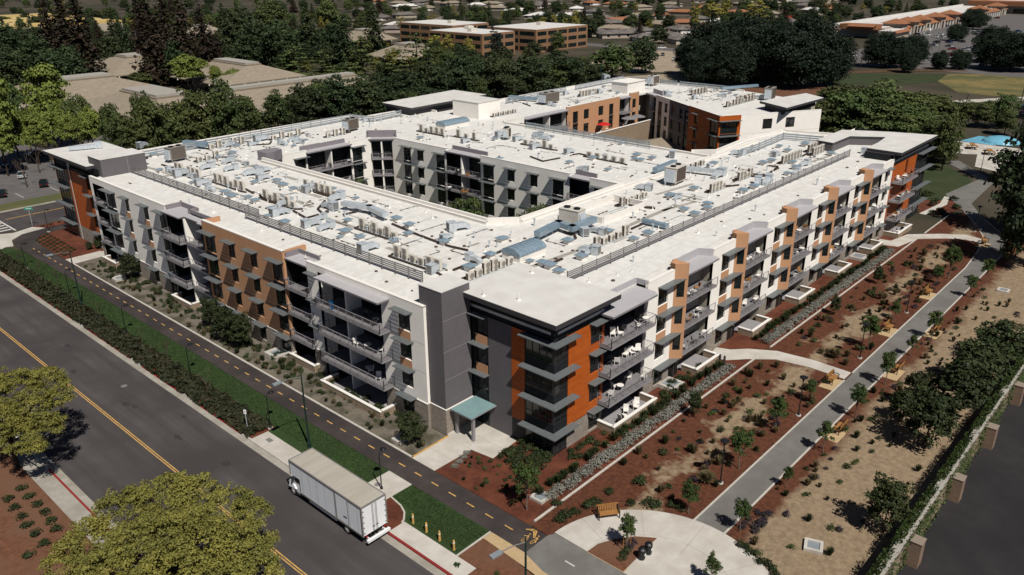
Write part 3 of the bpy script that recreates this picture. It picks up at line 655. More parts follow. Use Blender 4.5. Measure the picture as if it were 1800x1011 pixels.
# --- TOWER by the entrance
mb = MB()
zs = [2.98, 6.31, 9.5, 12.9, 16.0]
for a, b in zip(zs, zs[1:]):
    mb = MB(); mb.box(0, 0, a + .04, 3.85, 3.3, b - .04); ob('tower_panel', mb.mesh('tower_panel', 'stucco_plum'), APT)
mb = MB(); mb.box(.03, .03, 2.9, 3.82, 3.27, 15.9); ob('tower_joint', mb.mesh('tower_joint', 'joint'), APT)
mb = MB(); mb.box(-.07, -.07, 0, 3.9, 3.36, 2.9); ob('tower_base', mb.mesh('tower_base', 'stone'), APT)
mb = MB(); mb.box(-.1, -.1, 2.9, 3.92, 3.38, 2.98); ob('string_course', mb.mesh('string_course', 'coping'), APT)
mb = MB(); mb.box(-.04, -.04, 15.98, 3.9, 3.34, 16.06); ob('tower_roof', mb.mesh('tower_roof', 'slab_white'), APT)
# --- NEAR CORNER BLOCK
def corner_block(fx, fy, c, flip, wallmat, xlen, s_, name_z=15.2):
    pass
FX = Fr(4.05, 0, 90)          # faces the street
FY = Fr(0, -10.95, 180)       # faces the park
hc = []
for f in range(4):
    z = FLZ[f]
    window(FX, -2.2, z + .6, 1.7, 2.2, 0, nv=2); hc.append((-2.2, -.5, z + .6, z + 2.8))
    if f: awning(FX, -2.4, z + 2.9, 2.3, .8, 0)
    if 0 < f < 3:
        mb = MB(); FX.fbox(mb, -2.18, -.52, -.05, .03, z + 2.82, z + 3.88); ob('spandrel', mb.mesh('spandrel', 'stucco_tan'), APT)
wall(FX, -2.3, 0, 0, 12.75, hc, 'dark_band'); wall(FX, -5.5, -2.3, 0, 12.75, [], 'stucco_plum')
wall(FX, -7.2, -5.5, 2.6, 12.75, [], 'wood', .02); wall(FX, -7.2, -5.5, 0, 2.6, [], 'dark_band')
wall(FY, -9.7, -6.2, 2.65, 12.75, [], 'wood', .02); wall(FY, -9.7, -6.2, 0, 2.65, [], 'stone', .05)
for f in range(4):
    z = FLZ[f]
    window(FX, -10.85, z + .35, 3.6, 2.3, 0, nv=4, tr=.25, rec=.02, glass='glass'); window(FY, -6.15, z + .35, 2.0, 2.3, 0, nv=2, tr=.25, rec=.02, glass='curtain')
    for fr, a, b in ((FX, -10.95, -7.2), (FY, -6.2, -4.05)):
        mb = MB(); fr.fbox(mb, a, b, -.2, -.03, z - .0 if f == 0 else z - .62, z + .35); ob('spandrel', mb.mesh('spandrel', 'dark_band'), APT)
    mb = MB(); mb.box(4.06, -10.94, z, 4.3, -10.7, z + 3.3); ob('corner_post', mb.mesh('corner_post', 'dark_metal'), APT)
    za = z + 2.72
    mb = MB(); d = .9; n = 6
    for k in range(n):
        a = k * d / n; b = (k + 1) * d / n - .018
        mb.box(4.05 - b, -10.95 - b, za, 4.05 - a, -7.1, za + .04); mb.box(4.05 - a + .001, -10.95 - b, za, 7.0, -10.95 - a, za + .04)
    mb.box(4.05 - d - .04, -10.95 - d - .04, za - .04, 4.05 - d, -7.1, za + .07); mb.box(4.05 - d, -10.95 - d - .04, za - .04, 7.0, -10.95 - d, za + .07)
    mb.box(3.12, -7.1, za - .04, 4.05, -7.05, za + .06); mb.box(7.0, -11.88, za - .04, 7.05, -10.95, za + .06)
    ob('awning', mb.mesh('corner_awning', 'awning_metal'), APT)
hc = []
for f in range(4):
    z = FLZ[f]; h = (-11.75, -9.75, z + .35, z + 2.75); hc.append(h); window(FY, h[0], h[2], 2.0, 2.4, 0, nv=2, tr=.28); awning(FY, -12.0, z + 2.85, 2.6, .9)
wall(FY, -12.0, -9.7, 2.65, 12.75, hc, 'wood'); wall(FY, -12.0, -9.7, 0, 2.65, hc[:1], 'stone', .03)
wall(FY, -12.0, -4.05, 12.75, 14.65, [], 'dark_band', -.12); wall(FX, -10.95, 0, 12.75, 14.65, [], 'dark_band', -.12)
for k in range(5): window(FY, -11.6 + 1.45 * k, 13.1, 1.2, 1.2, -.1, nv=1, tr=0, rec=.02)
wall(Fr(13.0, 0, -90), -2, 10.9, 13.4, 14.65, [], 'dark_band'); wall(Fr(0, 1.5, 0), 4.2, 13, 13.4, 14.65, [], 'dark_band')
def slab(poly, z=15.2, t=.55):
    mb = MB(); mb.prism(poly, z - t, z - .05, 0, 0); ob('eaves_fascia', mb.mesh('eaves_fascia', 'fascia'), APT)
    cx_, cy_ = sum(p[0] for p in poly) / len(poly), sum(p[1] for p in poly) / len(poly)
    mb = MB(); mb.prism(poly, z - .049, z, 0, 0); ob('flat_roof', mb.mesh('flat_roof', 'slab_white'), APT)
slab([(2.85, -12.05), (13.0, -12.1), (12.95, 1.4), (3.95, 1.3), (3.95, .1), (2.95, .1)])
# entrance: glass canopy on posts and lobby door
E_ = thing('entrance_canopy', 'pale teal glass canopy on two grey posts over the lobby door by the tower', 'canopy', (2.0, -1.9, .12))
mb = MB(); mb.box(-1.75, -1.5, 2.95, 1.9, 1.5, 3.02); ob('glass_sheet', mb.mesh('glass_sheet', 'glass_teal'), E_)
mb = MB()
for k in range(4): mb.box(-1.75, -1.5 + k * 1.0 - .03, 2.86, 1.95, -1.5 + k * 1.0 + .03, 2.948)
for k in (0, 1): mb.box(-1.75 + k * 3.3, -1.55, 2.85, -1.68 + k * 3.3, 1.55, 2.949)
ob('canopy_frame', mb.mesh('canopy_frame', 'rail_metal'), E_)
for y_ in (-1.15, 1.2):
    mb = MB(); mb.box(-1.3, y_ - .14, 0, -1.0, y_ + .14, 2.85); ob('post', mb.mesh('post', 'rail_metal'), E_)
window(FX, -2.25, .13, 2.15, 2.5, .06, nv=3, tr=0, rec=0)
ob('door_handle', MB().box(0, 0, 1.0, .05, .05, 1.5).mesh('door_handle', 'rail_metal'), APT, (3.95, -1.2, .1))

# --- RIGHT FACADE (park side)
recess(FY, -19.8, -12.0, 0, 13.2, 1.6, [(-15.6, 3.2), (-19.2, 2.6)], side='stucco_plum')
for f in (1, 2, 3): balcony(FY, -19.2, -11.2, FLZ[f], 1.5, 1.6)
canopy([FY.P(s, o, 0)[:2] for s, o in ((-19.6, -1.5), (-12.0, -1.5), (-11.2, .2), (-11.2, 1.6), (-19.1, 1.6), (-19.6, .9))], 13.35)
mb = MB(); FY.fbox(mb, -19.8, -13, -1.75, -1.57, 13.3, 14.15); FY.fbox(mb, -19.98, -19.8, -1.57, -.05, 13.3, 14.15); ob('upstand', mb.mesh('upstand', 'lavender'), APT)
patio(FY, -19.4, -11.3, 0, 2.2)
def unit(u):
    fr = Fr(u, -10.95, 180)
    # wall with window A, then the projecting orange wedge, then the balcony bay, then plain wall
    hu, hb = [], []
    for f in range(4):
        z = FLZ[f]; h = (1.15, 3.15, z + .55, z + 2.85); (hu if f else hb).append(h)
        window(fr, h[0], h[2], 2.0, 2.3, 0, nv=2, tr=.28, glass='curtain' if rnd.random() < .4 else 'glass')
        if 0 < f < 3:
            mb = MB(); fr.fbox(mb, 1.17, 3.13, -.05, .03, z + 2.87, z + 3.83); ob('spandrel', mb.mesh('spandrel', 'stucco_tan'), APT)
        # one louvred awning fills the angle between window A and the wedge
        d = .95; mb = MB(); n = 6
        for k in range(n):
            a, b = k * d / n, (k + 1) * d / n - .02
            mb.prism([fr.P(s, o, 0)[:2] for s, o in ((3.3, a), (-a + .0, a), (-b, b), (3.3, b))], z + 2.93, z + 2.97)
        mb.bar(fr.P(3.3, d, z + 2.95), fr.P(-d, d, z + 2.95), .04, .1); mb.bar(fr.P(3.3, 0, z + 2.95), fr.P(3.3, d, z + 2.95), .04, .1)
        ob('awning', mb.mesh('awning', 'awning_metal'), APT)
    wall(fr, 0, 3.25, 2.9, PZ, hu, 'stucco'); wall(fr, 0, 3.25, 0, 2.9, hb, 'stone', .05)
    wall(fr, 3.25, 5.3, 2.9, PZ, [], 'stucco'); wall(fr, 3.25, 5.3, 0, 2.9, [], 'stone', .05)
    parapet(fr, 0, 5.3, top=PZ + .02)
    # wedge: diagonal orange wall with windows
    d = 1.0
    fd = Fr(u + d, -10.95 - d, 135)   # runs from the tip back to the wall, facing the camera side
    hz = [(.22, 1.1, FLZ[f] + .75, FLZ[f] + 2.8) for f in (1, 2, 3)]
    for h in hz: window(fd, h[0], h[2], .88, 2.05, 0, nv=1, tr=.3, rec=.05)
    wall(fd, 0, d * 1.414, 2.95, 14.6, hz, 'stucco_tan', reveal=.08)
    mb = MB(); mb.box(u + d + .002, -10.95 - d, 2.95, u + d + .3, -10.2, 14.6)
    mb.hexa([(u + .2, -10.95 + .13, 2.95), (u + d, -10.95 - d + .28, 2.95), (u + d + .01, -10.2, 2.95), (u + .25, -10.2, 2.95), (u + .2, -10.95 + .13, 14.59), (u + d, -10.95 - d + .28, 14.59), (u + d + .01, -10.2, 14.59), (u + .25, -10.2, 14.59)])
    ob('orange_wedge', mb.mesh('orange_wedge', 'stucco_tan'), APT)
    mb = MB(); mb.prism([(u, -10.95), (u + d, -10.95 - d), (u + d + .3, -10.95 - d), (u + d + .3, -10.2), (u + .2, -10.2)], 14.6, 14.65); ob('coping', mb.mesh('coping', 'stucco_tan'), APT)
    window(Fr(u + 2.2, -10.95, 180), .1, .1, 1.9, 2.6, .02, nv=2, tr=0, rec=.0)
    # balcony bay
    fb = Fr(u + 8.7, -10.95, 180); wdt = 7.4
    recess(fb, 0, wdt, 0, 13.2, 1.45, [(4.2, 2.9)], back='stucco_beige', side='stucco_beige')
    mb = MB(); fb.fbox(mb, .02, 4.0, -1.44, -1.38, 0, 3.0); ob('stone_lining', mb.mesh('stone_lining', 'brick_wall'), APT)
    for f in (1, 2, 3): balcony(fb, .35, wdt, FLZ[f], .95, 1.45, lend=False)
    canopy([(u + 1.35, -11.9), (u + 8.3, -11.9), (u + 8.7, -11.2), (u + 7.6, -9.5), (u + 2.0, -9.5), (u + 1.35, -10.3)], 13.3)
    mb = MB(); mb.bar((u + 1.35, -10.3, 13.9), (u + 2.0, -9.45, 13.75), .2, 1.0, 0); mb.bar((u + 2.0, -9.45, 13.72), (u + 7.6, -9.45, 13.72), .18, .86, 1); mb.bar((u + 7.6, -9.45, 13.72), (u + 8.5, -10.9, 13.72), .18, .86, 1)
    mb.bar((u + .7, -10.2, 14.2), (u + 1.35, -10.25, 14.2), .2, 1.1, 0)
    ob('upstand', mb.mesh('upstand', 'stucco_tan', 'lavender'), APT)
    patio(fb, .2, 5.6, 0, 2.1)
    return u
for u in UN: unit(u)
facade(FY, -95.0, -(UN[-1] + 8.7), [('w', -93.2, -91.6)])
for u in UN[:-1]:
    fr = Fr(u + 8.7 + .06, -10.95, 180); wall(fr, 0, .06, 2.9, PZ, [], 'stucco')
# --- RIGHT END BLOCK
FE = Fr(0, -10.9, 180); FEx = Fr(94.6, 0, 90)
hz = []
for f in range(4):
    z = FLZ[f]
    h = (-103.2, -102.0, z + .3, z + 2.7); hz.append(h); window(FE, h[0], h[2], 1.2, 2.4, 0, nv=1)
    window(FE, -114.0, z + .3, 6.2, 2.4, .01, nv=5, tr=.25, rec=.02); awning(FE, -116.4, z + 2.75, 8.6, .95)
    mb = MB(); FE.fbox(mb, -114.2, -107.6, -.2, -.02, z - (.6 if f else 0), z + .3); ob('spandrel', mb.mesh('spandrel', 'dark_band'), APT)
wall(FE, -107.6, -94.6, 2.7, 12.75, hz, 'wood'); wall(FE, -107.6, -94.6, 0, 2.7, hz[:1], 'stone', .03)
wall(FE, -114.2, -94.6, 12.75, 14.7, [], 'dark_band', -.1); wall(FEx, -10.9, -6, 12.75, 14.7, [], 'dark_band')
wall(Fr(0, 3, 0), 96, 114.2, 0, 14.7, [], 'stucco'); wall(Fr(114.2, 0, -90), -3, 10.9, 0, 14.7, [], 'dark_band')
deck([(95.01, -10.85), (114.1, -10.85), (114.1, 2.9), (95.01, 2.9)])
deck([(95.01, 2.95), (110.5, 3.3), (107.4, 14.6), (95.01, 16.6), (81, 15.6), (81, 14.13), (95.01, 14.13)])
wall(Fr(107.5, 14.7, -74.5), 0, 11.7, 0, PZ, [], 'stucco'); wall(Fr(81, 15.7, 4), 0, 14.1, 0, PZ, [], 'stucco'); wall(Fr(95.0, 16.7, -9.2), 0, 12.7, 0, PZ, [], 'stucco'); parapet(Fr(107.5, 14.7, -74.5), 0, 11.7); parapet(Fr(81, 15.7, 4), 0, 14.1); parapet(Fr(95.0, 16.7, -9.2), 0, 12.7)
for f in (1, 2, 3): balcony(FE, -103.6, -95.4, FLZ[f], 1.9, .3)
patio(FE, -103.0, -95.8, 0, 2.6)
slab([(95.2, -11.9), (114.6, -11.9), (112, -4), (108.2, 3.4), (96.0, 3.2), (95.5, .0), (103.4, .0), (106.8, -5.3), (101, -5.9), (95.3, -6.0)])
mb = MB()
for a, b in (((95.5, .05), (103.4, .05)), ((103.4, .05), (106.8, -5.25)), ((106.8, -5.25), (95.3, -5.95)), ((96.0, 3.0), (95.5, .1)), ((95.3, -6), (95.2, -10.8))): mb.bar((*a, 14.1), (*b, 14.1), .15, 1.15)
ob('upstand', mb.mesh('upstand', 'stucco_plum'), APT)
# --- LEFT END BLOCK (mirror of the near corner in orange)
FZ = Fr(1.1, 0, 90)
hz = []
for f in range(4):
    z = FLZ[f]; h = (86.6, 88.2, z + .5, z + 2.8); hz.append(h); window(FZ, h[0], h[2], 1.6, 2.3, 0, nv=2); awning(FZ, 86.2, z + 2.9, 2.6, .9)
    window(FZ, 96.2, z + .3, 5.0, 2.4, .01, nv=4, tr=.25, rec=.02)
    mb = MB(); FZ.fbox(mb, 96.0, 101.4, -.2, -.02, z - (.6 if f else 0), z + .3); ob('spandrel', mb.mesh('spandrel', 'dark_band'), APT)
    awning(FZ, 95.8, z + 2.72, 6.4, .95)
wall(FZ, 82.4, 96.0, 2.7, 12.75, hz, 'wood'); wall(FZ, 82.4, 96.0, 0, 2.7, hz[:1], 'stone', .03)
wall(FZ, 82.4, 101.4, 12.75, 14.7, [], 'dark_band', -.1); wall(Fr(0, 101.4, 0), 1.1, 10, 0, 14.7, [], 'wood'); wall(Fr(10, 0, -90), -101.4, -95, 0, 14.7, [], 'stucco'); wall(Fr(0, 84.6, 180), -10, -1.1, 13.4, 14.7, [], 'dark_band')
slab([(.0, 83.9), (10.3, 83.9), (10.3, 102.2), (.0, 102.2)])
mb = MB(); mb.box(1.35, 81.2, 13.5, 8.7, 86.0, 16.4); ob('penthouse', mb.mesh('penthouse', 'stucco_plum'), APT)
mb = MB(); mb.box(1.3, 81.15, 16.4, 8.75, 86.05, 16.46); ob('penthouse_roof', mb.mesh('penthouse_roof', 'slab_white'), APT)
mb = MB(); mb.box(5.6, 81.17, 13.6, 5.64, 81.2, 16.39); ob('panel_joint', mb.mesh('panel_joint', 'joint'), APT)
# --- COURTYARD 1
FM = Fr(51.2, 0, 90)
facade(FM, 53.3, 68.6, [('g', 63.2, 65.4), ('w', 59.6, 61.5), ('g', 53.8, 56.2)], base=None)
recess(FM, 44.6, 53.3, 0, 13.2, 1.7, [(44.8, 4.2), (49.4, 3.7)], div=(49.2,), side='dark_band')
for f in (1, 2, 3): balcony(FM, 44.6, 53.3, FLZ[f], .6, 1.7)
canopy([FM.P(s, o, 0)[:2] for s, o in ((44.5, -1.6), (53.4, -1.6), (53.4, .4), (44.5, .4))], 13.62)
mb = MB(); FM.fbox(mb, 44.5, 53.4, -1.9, -1.65, 13.5, 14.3); ob('upstand', mb.mesh('upstand', 'lavender_dark'), APT)
facade(FM, 24.6, 44.6, [('g', 41.4, 44.1), ('w', 36.5, 38.3), ('w', 31.4, 33.1), ('g', 25.8, 28.2)], base=None)
recess(FM, 20.6, 24.6, 0, 13.2, 1.7, [(20.8, 3.6)], side='dark_band')
for f in (1, 2, 3): balcony(FM, 20.6, 24.6, FLZ[f], .6, 1.7)
canopy([FM.P(s, o, 0)[:2] for s, o in ((20.5, -1.6), (24.7, -1.6), (24.7, .4), (20.5, .4))], 13.62)
mb = MB(); FM.fbox(mb, 20.5, 24.7, -1.9, -1.65, 13.5, 14.3); ob('upstand', mb.mesh('upstand', 'lavender_dark'), APT)
facade(FM, 14.2, 20.6, [('g', 17.2, 19.8)], base=None)
FB = Fr(0, 71.5, 180)
facade(FB, -33.6, -26.0, [('g', -33.3, -31.0)], base=None); facade(FB, -48.3, -43.3, [('g', -46.1, -43.8)], base=None)
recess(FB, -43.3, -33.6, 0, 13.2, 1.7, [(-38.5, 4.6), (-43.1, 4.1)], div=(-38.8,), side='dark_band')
for f in (1, 2, 3): balcony(FB, -43.3, -33.6, FLZ[f], .7, 1.7)
canopy([FB.P(s, o, 0)[:2] for s, o in ((-43.4, -1.6), (-33.4, -1.6), (-33.4, .6), (-43.4, .6))], 13.62)
mb = MB(); FB.fbox(mb, -43.4, -33.4, -1.9, -1.65, 13.5, 14.35); ob('upstand', mb.mesh('upstand', 'lavender_dark'), APT)
FC = Fr(51.2, 68.6, 135)
recess(FC, 0, 4.1, 0, 13.2, 1.3, [(.4, 3.3)], div=(2.05,))
for f in (1, 2, 3): balcony(FC, 0, 4.1, FLZ[f], .35, 1.3)
canopy([FC.P(s, o, 0)[:2] for s, o in ((-.6, -1.3), (4.7, -1.3), (4.7, .45), (-.6, .45))], 13.8)
mb = MB(); FC.fbox(mb, -.8, 4.9, -1.6, -1.35, 13.5, 15.1); FC.fbox(mb, 4.7, 4.9, -1.35, -.1, 13.5, 15.1); FC.fbox(mb, -.8, -.6, -1.35, -.1, 13.5, 15.1); ob('upstand', mb.mesh('upstand', 'lavender_dark'), APT)
# the small lavender hood on the left wing's courtyard edge
mb = MB(); mb.prism([(24.6, 73.0), (28.2, 73.0), (28.2, 70.9), (26.2, 70.2), (24.6, 70.2)], 13.5, 15.2); ob('upstand', mb.mesh('upstand', 'lavender_dark'), APT)
# recessed light well in the right wing
mb = MB()
for a, b in (((44.5, 11.2), (44.5, 5.8)), ((44.5, 11.2), (34.5, 11.2)), ((34.5, 11.2), (34.5, 5.8)), ((34.5, 5.8), (44.5, 5.8))): mb.bar((*a, 13.95), (*b, 13.95), .3, .9)
ob('upstand', mb.mesh('upstand', 'coping'), APT)
# --- COURTYARD 2
FQ = Fr(0, 63.2, 180)
facade(FQ, -120.0, -99.0, [('g', -103.2, -101.2), ('w', -107.4, -105.4), ('w', -113.2, -111.2), ('g', -117.4, -115.6)], mat='stucco_tan', base=None, aw=False, f0=2, ztop=14.2)
facade(FQ, -128.5, -124.5, [('w', -127.2, -125.6)], mat='stucco_tan', base=None, aw=False, f0=2, ztop=14.4)
recess(FQ, -124.5, -120.0, 0, 13.2, 1.6, [(-124.2, 3.6)]); recess(FQ, -99.0, -84.0, 0, 13.2, 1.6, [(-98.6, 5.4), (-91.4, 5.4)], div=(-92.4,))
facade(FQ, -84.0, -77.5, [('w', -82.4, -80.2)], base=None)
for f in (2, 3): balcony(FQ, -124.5, -120.0, FLZ[f], .8, 1.6); balcony(FQ, -99.0, -84.0, FLZ[f], .8, 1.6)
canopy([FQ.P(s, o, 0)[:2] for s, o in ((-99.1, -1.5), (-84, -1.5), (-84, .7), (-99.1, .7))], 13.6); canopy([FQ.P(s, o, 0)[:2] for s, o in ((-124.6, -1.5), (-120, -1.5), (-120, .5), (-124.6, .5))], 13.6)
FD = Fr(112, 31.3, 58.3)
recess(FD, 31.5, 35.2, 0, 13.4, 1.2, [(31.8, 3.0)])
for f in (2, 3): balcony(FD, 31.5, 35.2, FLZ[f], .3, 1.2)
canopy([FD.P(s, o, 0)[:2] for s, o in ((31, -1.2), (36, -1.2), (36, .8), (31, .8))], 13.9)
mb = MB(); FD.fbox(mb, 30.6, 36, -1.5, -1.25, 13.5, 14.9); ob('upstand', mb.mesh('upstand', 'lavender'), APT)
facade(FD, 24.0, 31.5, [('g', 28.0, 30.2), ('w', 25, 26.6)], base=None, f0=1, aw=False); facade(FD, 14.0, 24.0, [('w', 21.2, 22.9), ('w', 17, 18.6), ('g', 14.3, 16)], mat='stucco_plum', base=None, aw=False)
facade(FD, 0, 14.0, [('w', 9.6, 11.2), ('g', .6, 4.0)], mat='wood', base=None, ztop=14.1)
F2 = Fr(124, 24.2, 149.4)
facade(F2, 8.6, 13.94, [('g', 9.4, 13.7)], mat='wood', base=None, ztop=14.1); facade(F2, -2.5, 8.6, [('w', .6, 3.0)], base=None, aw=False); facade(F2, -12, -2.5, [('w', -5.2, -2.9)], base=None, aw=False)
for a in (2, 3): awning(F2, 8.9, FLZ[a] + 3.0, 5.4, .9)
slab([(123.5, 21.6), (142, 21), (146, 27), (128.2, 30.2)], 15.4)
mb = MB(); mb.prism([(125, 23), (141, 22.4), (144, 26.4), (128.6, 29)], 13.5, 14.85); ob('penthouse', mb.mesh('penthouse', 'dark_band'), APT)
slab([(70.3, 84.6), (95, 85.2), (95, 96.5), (70.8, 95.2)], 15.4)
mb = MB(); mb.prism([(71, 85.4), (94, 86), (94, 96), (71.4, 94.6)], 0, 14.85); ob('penthouse', mb.mesh('penthouse', 'fascia'), APT)
mb = MB(); mb.box(77.3, 70.5, 13.5, 84.2, 78.5, 17.0); ob('stair_tower', mb.mesh('stair_tower', 'stucco'), APT)
mb = MB(); mb.box(77.2, 70.4, 17.0, 84.3, 78.6, 17.1); ob('stair_tower_roof', mb.mesh('stair_tower_roof', 'slab_white'), APT)
# terrace of the second courtyard
mb = MB(); mb.box(97.5, 59.4, 0, 128.5, 63.1, 6.6); mb.box(97.5, 59.2, 0, 128.5, 59.5, 7.6); ob('terrace_wall', mb.mesh('terrace_wall', 'stone_tan'), APT)
mb = MB(); mb.box(97.4, 59.1, 7.6, 128.6, 59.6, 7.7); ob('coping', mb.mesh('coping', 'coping'), APT)
mb = MB(); mb.face([(100, 58.9, 3.2), (122, 58.9, 3.2), (124, 53, 4.6), (100, 53, 4.6)]); mb.face([(100, 53, 4.6), (124, 53, 4.6), (126, 46, 3.0), (104, 46, 3.0)]); mb.box(100, 52.9, 4.3, 124, 53.1, 4.62)
ob('pavilion_roof', mb.mesh('pavilion_roof', 'shingle'), APT)
sheet('courtyard', rect(77.5, 14.2, 131, 59.2), .1, 'lot_dark'); sheet('courtyard', rect(24.3, 14.2, 51.2, 71.5), .1, 'far_green')

# ================================================================ ROOFTOP EQUIPMENT
def zone(x, y):
    "which wing of the roof a point lies on"
    if y > 62 and x > 95: return 'far rear wing' if x < 126 else 'far rear corner'
    if x > 112 and y > 24: return 'far right wing'
    if y > 68: return 'rear left wing' if x < 51 else 'rear end of the middle wing'
    if x > 51 and y > 14: return 'middle wing between the courtyards'
    if y < 14.2 and x > 14: return 'park wing, near end' if x < 40 else ('park wing, middle' if x < 70 else 'park wing, far end')
    return 'street wing, near end' if y < 30 else ('street wing, middle' if y < 56 else 'street wing, far end')
def zoom(x0, y0, k): return lambda x, y, z=RZ: G(x0 + x / k, y0 + y / k, z)
# louvred roof screens (posts and slats), each bay a thing of its own
def screen(a, b, h, nsl, mat, label, group, z=RZ, lift=.25):
    L_ = math.dist(a, b); n = max(1, round(L_ / 2.6)); ang = math.atan2(b[1] - a[1], b[0] - a[0])
    t = thing('roof_screen', label, 'roof screen', (a[0], a[1], z), ang, group)
    post = MB().box(-.04, -.04, 0, .04, .04, h).box(-.12, -.12, 0, .12, .12, .05).mesh('post', mat)
    for k in range(n + 1): ob('post', post, t, (L_ * k / n, 0, 0))
    st = (h - lift) / nsl
    sl = MB().box(0, -.10, 0, L_, -.06, st * .64).mesh('slat', mat)
    for k in range(nsl): ob('slat', sl, t, (0, 0, lift + k * st))
    return t
SG = 'louvred screens along the street side of the roof'
ys = [7.8, 14.6, 21.4, 28.2, 35.0, 43.4]
for k, (a, b) in enumerate(zip(ys, ys[1:])): screen((4.5, a), (4.5, b - .02), 1.45, 5, 'screen_metal', 'grey louvred roof screen standing above the left facade, nearer the entrance tower', SG)
ys = [42.0, 49.6, 57.2, 64.8, 72.4, 80.6]
for a, b in zip(ys, ys[1:]): screen((5.7, a), (5.7, b - .02), 1.45, 5, 'screen_metal', 'grey louvred roof screen standing above the left facade, beyond its step back', SG)
xs = [15.0 + 7.9 * k for k in range(11)]
for k, (a, b) in enumerate(zip(xs, xs[1:])): screen((a, -3.7), (b - .02, -3.7), 1.35, 5, 'screen_metal', 'grey louvred roof screen above the park facade, bay %s from the corner slab' % ['one', 'two', 'three', 'four', 'five', 'six', 'seven', 'eight', 'nine', 'ten'][k], 'louvred screens along the park side of the roof')
for (a, b) in (((12, 89.6), (24, 89.9)), ((24.1, 89.9), (36, 90.3)), ((36.1, 90.3), (48, 90.8)), ((48.1, 90.8), (58.5, 91.2)), ((58.6, 91.2), (60.2, 85.6)), ((60.4, 85.6), (69, 86.6)), ((96, 79.6), (108, 80)), ((108.1, 80), (120, 80.4)), ((124, 80.4), (136, 80.8)), ((136.1, 80.8), (147, 81)), ((147.5, 79), (147.8, 64)), ((147.8, 63), (148.2, 48))):
    SK = globals().get('SK', -1) + 1; screen(a, b, 1.45, 3, 'screen_pale', 'pale metal screen along the rear edge of the roof, %s bay from the left' % (ORDS + ['eleventh', 'last'])[SK], 'pale screens along the rear roof edge')
for (a, b) in (((76.4, 26), (76.4, 36)), ((76.4, 36.1), (76.4, 46)), ((76.4, 46.1), (76.4, 56)), ((80.6, 10.6), (88.5, 10.6)), ((88.6, 10.6), (99.6, 11.2)), ((99.7, 11.1), (101.5, 4.2))):
    screen(a, b, 1.45, 3, 'screen_pale', 'pale glazed-looking metal screen along the edge of the rear courtyard roof', 'pale screens above the second courtyard')

def condenser(twin):
    h = 1.42 if twin else .92; w = .98; d = .40
    t = thing('air_conditioner', 'x', 'air conditioner')
    ob('casing', MB().box(-w / 2, -d / 2, .12, w / 2, d / 2, h).mesh('casing', 'ac_cream'), t)
    g = MB(); ob('side_grille', MB().box(w / 2, -d / 2 + .03, .16, w / 2 + .03, d / 2 - .03, h - .05).box(-w / 2 + .06, -d / 2 - .02, .16, w / 2 - .02, -d / 2, h - .06).mesh('side_grille', 'ac_side'), t)
    fan = MB(); n = 16
    ring = [(.31 * math.cos(2 * math.pi * k / n) - .1, .31 * math.sin(2 * math.pi * k / n)) for k in range(n)]
    for a, b in zip(ring, ring[1:] + ring[:1]): fan.face([(a[0], 0, a[1]), (b[0], 0, b[1]), (b[0], .035, b[1]), (a[0], .035, a[1])])
    fan.face([(a[0], .03, a[1]) for a in ring]); fan.box(-.17, .036, -.07, -.03, .05, .07)
    fm = fan.mesh('fan_grille', 'ac_grille')
    for z in ((.46, 1.08) if twin else (.53,)): ob('fan_grille', fm, t, (0, d / 2, z))
    ob('foot_rail', MB().box(-w / 2 + .05, -d / 2 - .1, 0, -w / 2 + .15, d / 2 + .1, .12).mesh('foot_rail', 'galv'), t); ob('foot_rail', MB().box(w / 2 - .15, -d / 2 - .1, 0, w / 2 - .05, d / 2 + .1, .12).mesh('foot_rail', 'galv'), t)
    return Placer(t)
AC1, AC2 = condenser(False), condenser(True)
def acrow(px0, px1, n, pat, facing, where):
    a = np.array(G(*px0, RZ)); b = np.array(G(*px1, RZ)); 
    if facing == 'x': b[0] = a[0] = (a[0] + b[0]) / 2; rz = R(90)
    else: b[1] = a[1] = (a[1] + b[1]) / 2; rz = R(180)
    for k in range(n):
        p = a + (b - a) * (k / max(1, n - 1)); tw = pat[k % len(pat)] == '2'
        (AC2 if tw else AC1).put((p[0], p[1], RZ), rz + rnd.uniform(-.03, .03), None, ('tall two-fan' if tw else 'short one-fan') + ' cream air conditioner in the row ' + where, 'air conditioners ' + where)
    d = (b - a); L_ = float(np.hypot(*d)); e_ = d / L_; nrm = np.array([e_[1], -e_[0]]) * (1 if facing == 'x' else -1) * rnd.choice([.75, .8])
    m_ = MB(); q0, q1 = nrm - e_ * .7, nrm + e_ * (L_ + .8); q2 = q1 - nrm * rnd.uniform(-1.2, 2.2) + e_ * rnd.uniform(.4, 1.4)
    m_.bar((*q0, .13), (*q1, .13), .24, .16); m_.bar((*q1, .13), (*q2, .13), .24, .16); m_.bar((*q0, .13), (*(q0 - nrm * .9), .13), .2, .14)
    tag(ob('pipe_cover', m_.mesh('pipe_cover', 'brown_pipe'), None, (a[0], a[1], RZ + .003)), 'dark brown pipe cover along the air conditioners ' + where, 'pipe cover')
    t = tag(ob('pipe_tray', MB().box(-.6, -.45, .0, L_ + .6, -.30, .07).box(-.6, .30, .0, L_ + .6, .45, .07).mesh('pipe_tray', 'galv'), None, (a[0], a[1], RZ + .002), math.atan2(d[1], d[0])), 'galvanised rails under the air conditioners ' + where, 'rail')
acrow((311, 300), (351, 312), 6, '2212', 'x', 'nearest the left penthouse')
acrow((384, 319), (424, 335), 6, '2221', 'x', 'behind the street screen, left part')
acrow((468, 349), (516, 365), 6, '2121', 'x', 'behind the street screen, middle')
acrow((540, 331), (588, 346), 6, '2122', 'x', 'beside the first courtyard edge')
acrow((637, 402), (694, 420), 6, '2121', 'x', 'below the long raised duct')
